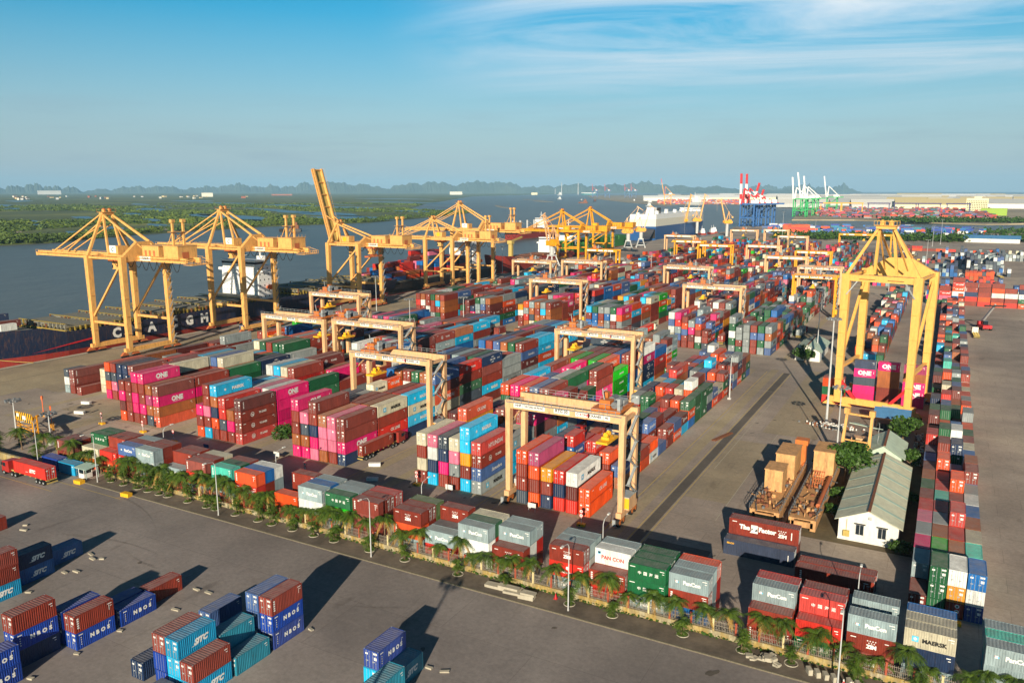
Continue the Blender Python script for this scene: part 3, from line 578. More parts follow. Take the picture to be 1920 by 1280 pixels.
def lane_fill(ln, y0, y1, setname, hbase, p20, nb0=0, pal=PAL, ncol=6, x0=None):
    xs = LANES[ln][2] if x0 is None else x0; y = y0; b = nb0
    lname = {'Z': 'first lane from the quay', 'A': 'second lane from the quay', 'B': 'third lane from the quay', 'C': 'fourth lane from the quay', 'D': 'fifth lane from the quay', 'E': 'sixth lane from the quay'}.get(ln, ln)
    while y + 12.2 <= y1:
        hb = max(2, min(5, hbase + R.choice([-1, 0, 0, 0, 0]))); lean = R.choice(pal)
        for c in range(ncol):
            pl = f'row {ONES[c + 1]}, bay {ONES[b + 1] if b < 20 else b + 1}, {lname}{setname}'
            if setname == '' and b == 0 and ln in FRONT:
                for_ = FRONT[ln][c].strip(','); stack(xs + c * 2.86, y, for_, 'Y', 12.19, place=pl); continue
            if setname == '' and (ln, b, c) in SECOND: stack(xs + c * 2.86, y, SECOND[(ln, b, c)], 'Y', 12.19, place=pl); continue
            hh = max(1, min(5, hb + R.choice([-1, 0, 0, 0, 0, 0, 0, 1])))
            two = R.random() < p20
            for half in range(2 if two else 1):
                h2 = max(1, hh + (R.choice([-1, 0, 0, 0]) if two else 0)); toks = []
                for k in range(h2):
                    cc = lean if R.random() < .25 else R.choice(pal); toks.append(cc + ':' + R.choice(LG.get(cc, [''])))
                stack(xs + c * 2.86, y + half * 6.14, ','.join(toks), 'Y', 6.06 if two else 12.19, place=pl + (('', ' near half', )[1] if two and half == 0 else (' far half' if two else '')))
        y += 12.75; b += 1
lane_fill('Z', 153, 290, '', 4, .25); lane_fill('A', 139.6, 290, '', 5, .18); lane_fill('B', 139.6, 290, '', 5, .15); lane_fill('C', 139.6, 290, '', 5, .15); lane_fill('D', 139.6, 290, '', 5, .2)
lane_fill('E', 139.6, 152, '', 3, 0, 0, PALE); lane_fill('E', 157, 286, '', 3, .9, 1, PALE)
for ln in 'ZABCDE':
    lane_fill(ln, 321, 573, ', second field', 5 if ln != 'E' else 4, .5 if ln in 'DE' else .3, 0, PALE if ln == 'E' else PAL)
    lane_fill(ln, 577, 930 if ln not in 'E' else 790, ', third field', 4, .6, 0, PAL)
# four columns at the right, and the block under and behind the big crane
WX = ['r|d,K|u,m|R,k|t,p|r,R|r,r', 'g,g,g|R,R|k,G|r,t|r,k|r,R|r,M', 'r,y,W|w,w|r,t|r,R|r,R,R|w,y|u,r', 'N,W,b|t,w|k,M|r,w|r,t|K,b|r,W']
for c in range(4):
    fx = WX[c].split('|'); y = 131.0; b = 0
    while y < 508:
        s = fx[b] if b < len(fx) else ','.join(R.choice(PALE + ['r', 'w', 'R', 'c', 'M', 'b']) for _ in range(max(1, R.choice([2, 2, 3, 3, 1]) - (0 if y < 300 else 0))))
        stack(-.7 + c * 2.58, y, s, 'Y', 6.06, place=f'column {ONES[c + 1]} bay {nth(b + 1)} in the long right-hand block'); y += 6.32; b += 1
y = 329.5; b = 0
while y < 535:
    for c in range(4):
        stack(-28.4 + c * 2.58, y, ','.join(R.choice(PALE + ['b', 'r', 'c', 'p']) for _ in range(R.choice([2, 3, 3, 2, 1] if b else [2, 2, 1]))), 'Y', 6.06, place=f'row {ONES[c + 1]} bay {nth(b + 1)} of the block beyond the big crane')
    y += 6.3; b += 1
stack(-22.4, 262.5, 'm,m,d,m:one,n', 'X', 6.06, place='left stack under the big crane'); stack(-15.7, 262.5, 'r,r,t,t,m:one', 'X', 6.06, place='middle stack under the big crane'); stack(-8.6, 262.0, 'm,m:one,m:one,t,v', 'X', 6.06, place='right stack under the big crane')
for c, s in enumerate(('R,g,o', 'R,G,r', 'o,g')): stack(-30.5, 256 + c * 2.6, s, 'X', 6.06, place=f'{ONES[c + 1]} row left of the big crane')
stack(-248.4, 151.4, 'K,W,d', 'Y', 6.06, place='left of the small stack by the quay'); stack(-245.6, 151.4, 'r,r:vt,r:vt', 'Y', 12.19, 2.6, place='right of the small stack by the quay'); stack(-241.8, 151, 'r', 'Y', 12.19, 2.6, place='low one before the quay')
for c in range(3): stack(-238 + c * 2.7, 157 + c, ('w,w,w', 'k,k,w', 'w,k,k')[c], 'Y', 6.06, place=f'{ONES[c + 1]} row of the pale quay stack')
# cross wall and further stacks at the right edge
seen_xy = set()
XW = ['g,m:one,b', 'g,p,R:ck', 'r,b,W,o:ck,R:ck', 'r,R,n,r:vt', 'R,o,r,r', 'o,r,W,o', 'R,r,W', 'o:ck,g:cos,W:mae,n', 'r,r,W,b', 'o,g,r', 'r,o,W']
for i, s in enumerate(XW):
    for k in range(2): stack(-9 + i * 6.5, 519 + k * 2.6, s if k == 0 else s + ',r', 'X', 6.06, place=f'{nth(i + 1)} stack of the {("cross wall", "row behind the cross wall")[k]} at the far right')
for i in range(7):
    for k in range(5): stack(12 + i * 2.6, 645 + k * 6.3 + (i > 4) * 2, ','.join(R.choice('ooooRtd') for _ in range(R.choice([1, 2, 3, 3]))), 'Y', 6.06, place='orange stacks far right')
for i in range(10):
    for k in range(9): stack(14 + i * 2.62, 745 + k * 12.8, ','.join(R.choice('kdKkdndWso') for _ in range(R.choice([1, 2, 3, 4, 4]))), 'Y', 12.19, place='grey stacks far right')
for i in range(6):
    for k in range(4): stack(-8 + i * 2.6, 690 + k * 12.6 + (i % 2) * 2, ','.join(R.choice('ndsKb') for _ in range(R.choice([2, 3]))), 'Y', 12.19, place='dark stacks far right')
for i in range(8): stack(-44 + i * 6.4, 975, R.choice(['o', 'R', 'o,R', 'r']), 'X', 6.06, place='far row')
for i in range(24):
    for k in range(2): stack(44 + i * 2.9, 870 + k * 14, ','.join(R.choice('WwkKWd') for _ in range(R.choice([2, 3]))), 'Y', 12.19, place='reefer row')
for k in range(90):
    gx, gy = R.randrange(0, 19), R.randrange(0, 30); stack(-8 + gx * 2.7, 566 + gy * 13, ','.join(R.choice('nndksoRrWb') for _ in range(R.choice([1, 2, 2, 3]))), 'Y', 12.19, place='scattered far right') if not (12 <= -8 + gx * 2.7 <= 44 and (640 < 566 + gy * 13 < 690 or 730 < 566 + gy * 13 < 880)) and (gx, gy) not in seen_xy and not (-8 + gx * 2.7 < 10 and 680 < 566 + gy * 13 < 745) else None; seen_xy.add((gx, gy))
y = 600
while y < 930:
    for c in range(4): stack(-44 + c * 2.7, y, ','.join(R.choice(PAL + ['w', 'k', 'W']) for _ in range(R.choice([1, 2, 2, 3]))), 'Y', 12.19, place='far inner block')
    y += 13.5
for i in range(26): stack(-40 + R.uniform(0, 30), 560 + i * 12, ','.join(R.choice(PAL) for _ in range(R.choice([1, 2]))), 'Y', 6.06, place='loose boxes')

# which containers show largest from the photograph's side: visible part of each box times its size in the picture
CC = Vector((0, 0, H)); fwd = Vector((-math.sin(YAW) * math.cos(PITCH), math.cos(YAW) * math.cos(PITCH), -math.sin(PITCH))); rgt = Vector((math.cos(YAW), math.sin(YAW), 0)); upv = rgt.cross(fwd)
def ext(b): return (b['x'], b['y'], b['x'] + (b['L'] if b['ori'] == 'X' else 2 * CW), b['y'] + (2 * CW if b['ori'] == 'X' else b['L']))
bv = MB()
for b in BOX:
    x0, y0, x1, y1 = ext(b); b['e'] = (x0, y0, x1, y1); bv.box(x0, y0, b['z'], x1, y1, b['z'] + b['h'])
tree = BVHTree.FromPolygons(bv.v, bv.f)
def infr(p):
    d = Vector(p) - CC; f = d.dot(fwd)
    if f < 1: return 0
    u, v = 1493 * d.dot(rgt) / f, 1493 * d.dot(upv) / f
    return abs(u) < 960 and abs(v) < 640
for i, b in enumerate(BOX):
    x0, y0, x1, y1 = b['e']; z0, z1 = b['z'], b['z'] + b['h']; area = 0
    for nrm, o, du, dv in ((Vector((0, 0, 1)), Vector((x0, y0, z1)), Vector((x1 - x0, 0, 0)), Vector((0, y1 - y0, 0))), (Vector((0, -1, 0)), Vector((x0, y0, z0)), Vector((x1 - x0, 0, 0)), Vector((0, 0, z1 - z0))),
                           (Vector((1, 0, 0)), Vector((x1, y0, z0)), Vector((0, y1 - y0, 0)), Vector((0, 0, z1 - z0))), (Vector((-1, 0, 0)), Vector((x0, y0, z0)), Vector((0, y1 - y0, 0)), Vector((0, 0, z1 - z0)))):
        c = o + du / 2 + dv / 2; d = CC - c
        if nrm.dot(d) <= 0: continue
        vis = 0
        for a in (.15, .5, .85):
            for e in (.15, .5, .85):
                p = o + du * a + dv * e + nrm * .05
                if infr(p) and tree.ray_cast(p, (CC - p).normalized(), d.length)[0] is None: vis += 1
        area += vis / 9 * du.length * dv.length * nrm.dot(d.normalized()) * (1493 / d.length) ** 2
    b['px'] = area
order = sorted(range(len(BOX)), key=lambda i: -BOX[i]['px']); NEARSET = set(order[:300]); TOP = set(order[:100])
print('containers', len(BOX), 'smallest individual px', BOX[order[299]]['px'], 'seen', sum(b['px'] > 0 for b in BOX))

GRP = 'stacked shipping containers in the port yard'
seen_lab = set()
for i in sorted(NEARSET):
    b = BOX[i]; x0, y0, x1, y1 = b['e']; body, roof, doors = cont_meshes(b['L'], b['h'], b['lg'], b['c'])
    cname = PC[b['c']][1]; lg = (' ' + LOGO[b['lg']]) if b['lg'] in LOGO else ''
    lab = f"{cname} container{lg}, {b['tier']}, {b['place']}"
    if len(lab.replace('-', '').split()) > 16: lab = f"{cname} container, {b['tier']}, {b['place']}"
    if len(lab.split()) > 16: lab = lab.replace(' from the quay', '')
    seen_lab.add(lab)
    e = empty('shipping_container', ((x0 + x1) / 2, (y0 + y1) / 2, b['z']), lab, 'shipping container', GRP, 0 if b['ori'] == 'Y' else (math.pi / 2 if not b['flip'] else -math.pi / 2))
    cl = PCL[b['c']]; f = R.uniform(.78, 1.12); fd = R.choice([0, 0, 0, 0, .05, .12]); cl = tuple(x * (1 - fd) + .28 * fd for x in cl[:3]); cl = (min(1, cl[0] * f), min(1, cl[1] * f), min(1, cl[2] * f), 1)
    for nm, me in (('body', body), ('roof', roof), ('door', doors[1][0] if i in TOP else doors[0]), ('door', doors[3][0] if i in TOP else doors[2])):
        o = bpy.data.objects.new(nm, me); COL.objects.link(o); o.parent = e; o.color = cl
        if nm == 'door' and i in TOP:
            for bm_ in (doors[1][1:] if me == doors[1][0] else doors[3][1:]): ob = bpy.data.objects.new('locking_bar', bm_); COL.objects.link(ob); ob.parent = o
print('unique container labels', len(seen_lab))
# all the others: one object
sb = MB(); sc = []
LCOL = {1: (.78, .78, .76, 1), 2: (.02, .02, .02, 1), 3: (.1, .46, .72, 1), 4: (.5, .04, .03, 1), 5: (.75, .4, .02, 1), 7: (.6, .03, .2, 1)}
for i, b in enumerate(BOX):
    if i in NEARSET: continue
    x0, y0, x1, y1 = b['e']; z0, z1 = b['z'], b['z'] + b['h']; cl = PCL[b['c']]; f = R.uniform(.82, 1.1); cl = (min(1, cl[0] * f), min(1, cl[1] * f), min(1, cl[2] * f), 1)
    n0 = len(sb.f); sb.hexa([(x0, y0, z0), (x1, y0, z0), (x1, y1, z0), (x0, y1, z0), (x0, y0, z1), (x1, y0, z1), (x1, y1, z1), (x0, y1, z1)], 0)
    sb.m[n0 + 1] = 1; sc += [cl] * 6
    if b['px'] <= 0 or (x0 + x1) / 2 == 0: continue
    d = math.hypot(x0, y0)
    if d < 620:
        # flat strips: darker wall bands and rails, paler door bars, lettering
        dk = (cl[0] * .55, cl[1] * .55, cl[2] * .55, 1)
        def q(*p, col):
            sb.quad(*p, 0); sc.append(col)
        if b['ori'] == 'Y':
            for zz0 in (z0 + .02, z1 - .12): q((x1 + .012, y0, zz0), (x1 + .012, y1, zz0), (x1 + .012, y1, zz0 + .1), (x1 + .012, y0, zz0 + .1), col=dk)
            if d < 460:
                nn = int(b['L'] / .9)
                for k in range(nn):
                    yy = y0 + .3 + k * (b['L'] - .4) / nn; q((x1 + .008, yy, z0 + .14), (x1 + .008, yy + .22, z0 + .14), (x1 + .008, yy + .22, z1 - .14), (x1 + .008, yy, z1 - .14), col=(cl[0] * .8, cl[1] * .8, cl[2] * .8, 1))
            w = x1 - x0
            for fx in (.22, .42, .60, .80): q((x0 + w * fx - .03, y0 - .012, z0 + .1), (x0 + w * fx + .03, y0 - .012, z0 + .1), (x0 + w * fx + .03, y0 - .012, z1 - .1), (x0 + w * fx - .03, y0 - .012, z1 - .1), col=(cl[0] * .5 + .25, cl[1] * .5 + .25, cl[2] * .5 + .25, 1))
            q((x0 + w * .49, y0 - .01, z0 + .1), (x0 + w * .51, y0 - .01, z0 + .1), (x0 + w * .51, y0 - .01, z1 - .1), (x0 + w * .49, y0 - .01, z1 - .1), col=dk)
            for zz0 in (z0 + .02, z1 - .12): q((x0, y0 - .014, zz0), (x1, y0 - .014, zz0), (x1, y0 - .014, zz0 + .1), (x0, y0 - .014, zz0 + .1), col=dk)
            if R.random() < .6: q((x0 + w * .62, y0 - .016, z0 + b['h'] * .7), (x0 + w * .78, y0 - .016, z0 + b['h'] * .7), (x0 + w * .78, y0 - .016, z0 + b['h'] * .84), (x0 + w * .62, y0 - .016, z0 + b['h'] * .84), col=LCOL[1])
        if b['lg'] and b['lg'] in LOGO:
            lm = MB(); logo(lm, b['lg'], b['L'], b['h'], 1 if b['ori'] == 'Y' else -1, b['c'])
            T = Matrix.Translation(((x0 + x1) / 2, (y0 + y1) / 2, z0)) @ Matrix.Rotation(0 if b['ori'] == 'Y' else math.pi / 2, 4, 'Z')
            mm = list(lm.m); lm.m = [0] * len(mm); sb.add(lm, T); sc += [LCOL.get(k, cl) for k in mm]
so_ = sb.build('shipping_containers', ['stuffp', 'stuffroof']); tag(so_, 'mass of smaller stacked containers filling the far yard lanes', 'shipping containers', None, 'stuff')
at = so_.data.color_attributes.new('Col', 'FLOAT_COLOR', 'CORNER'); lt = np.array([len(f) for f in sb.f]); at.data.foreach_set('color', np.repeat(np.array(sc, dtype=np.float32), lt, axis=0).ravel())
# ---------------------------------------------------------------- quay cranes
def sts(loc, rz, label, top=39.2, apex=55.4, half=9.8, mat='cream', boom=True, raised=False, tipx=-54, backx=39, circle=False, masts=True, group='ship to shore gantry cranes on the quay', wide=2.1, cat='quay crane', brace_red=False, bog='boggie'):
    """local x: -10.5 water side, +10.5 land side; y along the quay"""
    e = empty('quay_crane', loc, label, cat, group, rz); ta = 1 if boom else .8; X0, X1 = -10.5, 10.5; gz = top - .9
    for x in (X0, X1):
        for y in (-half, half):
            m = MB(); m.beam((x, y, 2.6), (x, y, top), wide * .85, wide * .78, 0, wide * 1.08, wide)
            for z in (9, 16, 23, 30): m.box(x - wide * .56, y - wide * .52, z, x + wide * .56, y + wide * .52, z + .12)
            m.build('leg', mat, e)
        m = MB(); m.box(x - .7, -half - 2.2, 1.9, x + .7, half + 2.2, 3.5); m.box(x - .45, -half + 2, 3.5, x + .45, half - 2, 3.7); m.build('sill_beam', mat, e)
        for y in (-half, half):
            m = MB()
            for dy in (-2.4, 2.4):
                m.prism([(x - .5, y + dy - 1.8, .9), (x - .5, y + dy + 1.8, .9), (x - .5, y + dy + .5, 2.1), (x - .5, y + dy - .5, 2.1)], (1, 0, 0), 0)
                for k in (-1.3, -.45, .45, 1.3): m.wheel((x, y + dy + k, .42), .42, .5, 'X', 1, 10)
            m.build('bogie', [bog, 'dark'], e)
    for y in (-half, half):
        m = MB(); m.beam((X0, y, 12.5), (X1, y, 12.5), .8, .9); m.box(X0 + 1, y - .6, 12.95, X1 - 1, y + .6, 13.02); m.build('cross_beam', mat, e)
        m = MB(); m.beam((X0, y, 14), (X1 - .4, y, top - 2.2), .75, .75); m.build('brace', mat, e)
    m = MB(); m.box(X0 - .8, -half, top - 2.0, X0 + .8, half, top - .2); m.build('portal_beam', mat, e)
    pk = top + (apex - top) * (.34 if boom else .27)
    m = MB(); m.prism([(X1 - .8, -half - .9, top - 2.0), (X1 - .8, half + .9, top - 2.0), (X1 - .8, half + .9, top - .6), (X1 - .8, 3.2, pk), (X1 - .8, -3.2, pk), (X1 - .8, -half - .9, top - .6)], (1.6, 0, 0)); m.build('portal_plate', mat, e)
    for y in (-half, half): m = MB(); m.beam((X0, y, top - .8), (X1, y, top - .8), .7, .8); m.build('side_beam', mat, e)
    # apex frame
    for s in (-1, 1):
        m = MB(); m.beam((X0, s * half, top - .3), (X0, s * 1.9, apex), 1.05 * ta, 1.05 * ta, 0, .8 * ta, .8 * ta); m.build('apex_leg', mat, e)
        m = MB(); m.beam((X0 + 3.4, s * 3.0, top), (X0 + .6, s * 1.9, apex - .4), .75, .75); m.build('apex_post', mat, e)
        m = MB(); m.beam((X0 + .4, s * 1.9, apex - .3), (X1, s * 3.0, pk), .55, .55); m.build('back_stay', mat, e)
        m = MB(); m.beam((X0 + .4, s * 1.9, apex - .6), (X1 + 9 if boom else X1 - 5, s * 3.2, top + .3), .4, .4); m.build('back_stay', mat, e)
    m = MB(); m.box(X0 - 1.0, -2.6, apex - .5, X0 + 1.2, 2.6, apex + .4); m.box(X0 - 1.6, -3, apex + .4, X0 + 1.8, 3, apex + .55)
    for s in (-1, 1): m.wheel((X0 + .2, s * 1.2, apex + 1.2), .85, .4, 'Y', 1, 12); m.box(X0 - .4, s * 1.2 - .5, apex + .4, X0 + .9, s * 1.2 + .5, apex + 1.6)
    for x in (-1.6, 1.8):
        for y in (-3, 0, 3): m.beam((X0 + x, y, apex + .5), (X0 + x, y, apex + 1.7), .07, .07, 1)
        m.beam((X0 + x, -3, apex + 1.7), (X0 + x, 3, apex + 1.7), .07, .07, 1)
    m.build('apex_platform', [mat, bog], e)
    # stairs tower up one leg
    m = MB()
    for k in range(9): z = 3 + k * 3.6; m.beam((X1 + 1.6, half - 1, z), (X1 + 1.6, half + 1.2, z + 3.4), .5, .12); m.box(X1 + 1.2, half + 1, z + 3.3, X1 + 2.2, half + 1.8, z + 3.4)
    m.build('stairs', 'steel', e)
    if not boom:
        for s in (-1, 1): m = MB(); m.beam((X0, s * half, 9), (X0, s * (half - 5), 3.2), .9, .9); m.build('stay_plate', 'cranred' if not brace_red else 'rust', e)
        m = MB()
        for y in (-6, -5.6, 5.6, 6): m.box(X0 - .95, min(y, y * .3), top - 1.4, X0 - .85, max(y, y * .3), top - 1.25)
        m.build('reinforcing_bar', 'rust', e)
        m = MB(); m.box(X0 - .86, -half + 2.2, 2.2, X0 - .74, -half + 6.6, 3.0); m.build('rail_panel', 'galv', e)
        for s in (-1, 1): m = MB(); m.beam((X0 - .5, s * (half - 3.5), top - 1.5), (X0 - 1.2, s * (half - .5), top - 6), .3, .3); m.build('pipe_brace', 'galv', e)
        return e
    # girders: fixed part over the portal, hinged boom over the water
    def girder(name, xa, xb, T=None):
        m = MB()
        for s in (-1, 1):
            m.box(xa, s * 3.1 - .45, gz - .9, xb, s * 3.1 + .45, gz + .9); m.box(xa, s * 3.1 - .7, gz - 1.05, xb, s * 3.1 + .7, gz - .9)
            m.box(xa, s * 4.2 - .35, gz + .2, xb, s * 4.2 + .35, gz + .26)
            for k in range(int(abs(xb - xa) / 2.4)):
                x = min(xa, xb) + k * 2.4; m.beam((x, s * 4.5, gz + .2), (x, s * 4.5, gz + 1.3), .06, .06)
            m.beam((xa, s * 4.5, gz + 1.3), (xb, s * 4.5, gz + 1.3), .07, .07)
        for k in range(int(abs(xb - xa) / 7) + 1): x = min(xa, xb) + k * 7 + .4; m.box(x, -3.1, gz - .4, x + .5, 3.1, gz + .4)
        o = m.build(name, mat, e)
        return o
    girder('girder', X0 - 2.5, backx)
    bo = girder('boom', tipx, X0 - 2.9)
    if raised:
        m = MB(); m.box(tipx, -2.7, gz - .7, X0 - 4, 2.7, gz - .35); pw = m.build('boom_walkway', 'ropey', bo)
        piv = Vector((X0 - 2.9, 0, gz)); bo.matrix_local = Matrix.Translation(piv) @ Matrix.Rotation(math.radians(74), 4, 'Y') @ Matrix.Translation(-piv)
        for s in (-1, 1): m = MB(); m.beam((X0, s * 1.9, apex), (X0 - 9.5, s * 3, apex + 6), .35, .35); m.build('fore_stay', mat, e)
    else:
        for s in (-1, 1):
            m = MB(); m.beam((X0 - .3, s * 1.9, apex - .1), (tipx + 11, s * 3.1, gz + 1), .5, .5); m.build('fore_stay', mat, e)
            m = MB(); m.beam((X0 - .3, s * 1.9, apex - 4.5), (tipx + 15, s * 3.1, gz + 1), .36, .36); m.build('fore_stay', mat, e)
        m = MB(); m.box(tipx - 1.2, -3.8, gz - 1.2, tipx, 3.8, gz + .3); m.build('boom_tip', mat, e)
    # houses on the back girder
    mh = MB(); mh.box(X1 + 4.5, -3.9, gz + 1.0, X1 + 14, 3.9, gz + 5.0); mh.box(X1 + 4.3, -4.1, gz + 5.0, X1 + 14.2, 4.1, gz + 5.2)
    for k in range(3): mh.box(X1 + 6 + k * 2.4, -3.95, gz + 1.2, X1 + 7.0 + k * 2.4, -3.86, gz + 3.4, 1)
    mh.box(X1 + 14, -1.6, gz + 1.2, X1 + 14.05, .2, gz + 3.4, 1); mh.build('machinery_house', [mat, 'boggie'], e)
    mh = MB(); mh.box(X1 + 17.5, -4.4, gz + .6, X1 + 25.5, 4.4, gz + 5.4); mh.box(X1 + 17.3, -4.6, gz + 5.4, X1 + 25.7, 4.6, gz + 5.6); mh.box(X1 + 25.5, -2.5, gz + .8, X1 + 25.56, .5, gz + 3.2, 1)
    for k in range(5):
        mh.beam((X1 + 17.5 + k * 2, -4.5, gz + 5.5), (X1 + 17.5 + k * 2, -4.5, gz + 6.6), .07, .07); mh.beam((X1 + 17.5 + k * 2, 4.5, gz + 5.5), (X1 + 17.5 + k * 2, 4.5, gz + 6.6), .07, .07)
    mh.build('electrical_house', [mat, 'boggie'], e)
    mh = MB(); mh.box(X0 + 2.6, -2.4, gz + 1.0, X0 + 8.6, 2.4, gz + 4.2)
    mh.build('hoist_house', mat, e)
    mh = MB()
    if circle: mh.poly([(X0 + 5.6 + 1.3 * math.cos(t), -2.46, gz + 2.6 + 1.3 * math.sin(t)) for t in [k * .393 for k in range(16)]], 0)
    else: mh.box(X0 + 3.4, -2.5, gz + 1.5, X0 + 7.4, -2.44, gz + 4.4, 0); mh.text('C', (X0 + 5.4, -2.52, gz + 2.1), (1, 0, 0), (0, 0, 1), 1.6, 1, bold=.04, shear=.3)
    mh.build('sign', ['yel' if circle else 'white', 'hullteal'], e)
    mh = MB(); mh.box(X1 + 2.2, -3.62, gz - .7, X1 + 8.4, -3.56, gz + .9); mh.text('TGCHP', (X1 + 5.3, -3.66, gz - .2), (1, 0, 0), (0, 0, 1), .9, 1, bold=.04); mh.build('sign', ['white', 'hullteal'], e)
    if masts:
        mh = MB()
        for s in (-1, 1):
            mh.beam((X1 + 21, s * 2.4, gz + 5.5), (X1 + 21, s * 2.4, gz + 14.2), .75, .75); mh.box(X1 + 20.3, s * 2.4 - .8, gz + 14.2, X1 + 21.7, s * 2.4 + .8, gz + 15.4)
            mh.beam((X1 + 17.8, s * 2.4, gz + 5.6), (X1 + 20.8, s * 2.4, gz + 11), .22, .22)
        for a, b in ((7, 11), (11, 7)): mh.beam((X1 + 21, -2.4, gz + a), (X1 + 21, 2.4, gz + b), .22, .22)
        mh.box(X1 + 20, -4, gz + 10.6, X1 + 22, 4, gz + 10.75); mh.build('service_mast', mat, e)
    # caged platform at the tail, trolley and cab under the girder, festoon loops
    m = MB()
    for y in (-4.4, 4.4):
        for z in (-1.4, -.2, 1.0): m.beam((backx - .5, y, gz + z), (backx + 4.5, y, gz + z * .5 - .6), .14, .14)
    for k in range(8): m.beam((backx + 4.5, -4.4 + k * 1.25, gz - 1.3), (backx + 4.5, -4.4 + k * 1.25, gz + .1), .1, .1)
    for z in (-1.3, -.6, .1): m.beam((backx + 4.5, -4.4, gz + z), (backx + 4.5, 4.4, gz + z), .1, .1)
    m.box(backx - .5, -4.4, gz - 1.5, backx + 4.5, 4.4, gz - 1.4); m.build('tail_platform', mat, e)
    tx = -4 if not raised else 13
    m = MB(); m.box(tx - 3.4, -3.4, gz - 2.0, tx + 3.4, 3.4, gz - 1.2); m.box(tx - 1.6, -1.6, gz - 2.6, tx + 3, 1.6, gz - 2.0); m.build('trolley', 'boggie', e)
    m = MB(); m.box(tx - 1.2, -3.2, gz - 5.0, tx + 1.6, -.6, gz - 2.0); m.box(tx - 1.25, -3.25, gz - 4.6, tx - .6, -.55, gz - 3.2, 1); m.build('operator_cab', [mat, 'glass'], e)
    m = MB()
    for k in range(9):
        x = -2 + k * 4.4
        m.tube([(x + 4.4 * i / 8, -5.0, gz - .7 - 3.6 * math.sin(math.pi * i / 8) * (1 if k > 3 else .75)) for i in range(9)], .13, 5, 0, False)
    m.build('festoon_cable', 'rubber', e)
    m = MB(); m.beam((tx, -1, gz - 2.4), (tx, -1, 30 if raised else 26), .08, .08); m.beam((tx, 1, gz - 2.4), (tx, 1, 30 if raised else 26), .08, .08); m.build('hoist_rope', 'dark', e)
    z = 30 if raised else 26
    if raised: m = MB(); m.box(tx - 1.4, -6, z - 1.4, tx + 1.4, 6, z - .6); m.box(tx - 1.2, -1.5, z - .6, tx + 1.2, 1.5, z + .3); m.build('spreader', 'boggie', e)
    return e
QX = -290.5
sts((QX, 208, 0), 0, 'cream quay crane with boom down, nearest the bow of the navy ship')
sts((QX, 267.5, 0), 0, 'cream quay crane with boom down, in front of the white ship bridge')
sts((QX, 349, 0), 0, 'cream quay crane with its boom raised steeply over the river', 36.2, 46.5, 9.8, 'cream', True, True, -56, 38, True)
sts((QX, 442, 0), 0, 'cream quay crane with yellow disc on its house, over the loaded ship', 34.4, 46.2, 9.5, 'cream', True, False, -50, 38, True)
sts((QX, 475, 0), 0, 'tall cream quay crane standing directly behind the yellow disc crane', 38.6, 55.6, 9.8)
sts((-14.2, 260.5, 0), math.radians(80.5), 'yellow cream portal crane without boom standing inland on the yard', 40.6, 54.3, 9.7, 'bigcrane', False, wide=2.1, bog='bigcrane', group=None, cat='portal crane')
sts((-306, 676, 0), 0, 'strong yellow quay crane, nearer of the yellow pair', 28.6, 46, 9, 'craney', True, False, -58, 30, True, False, 'yellow quay cranes', 1.9)
sts((-306, 742, 0), 0, 'strong yellow quay crane, farther of the yellow pair', 29.4, 47, 9, 'craney', True, False, -56, 34, True, False, 'yellow quay cranes', 1.9)

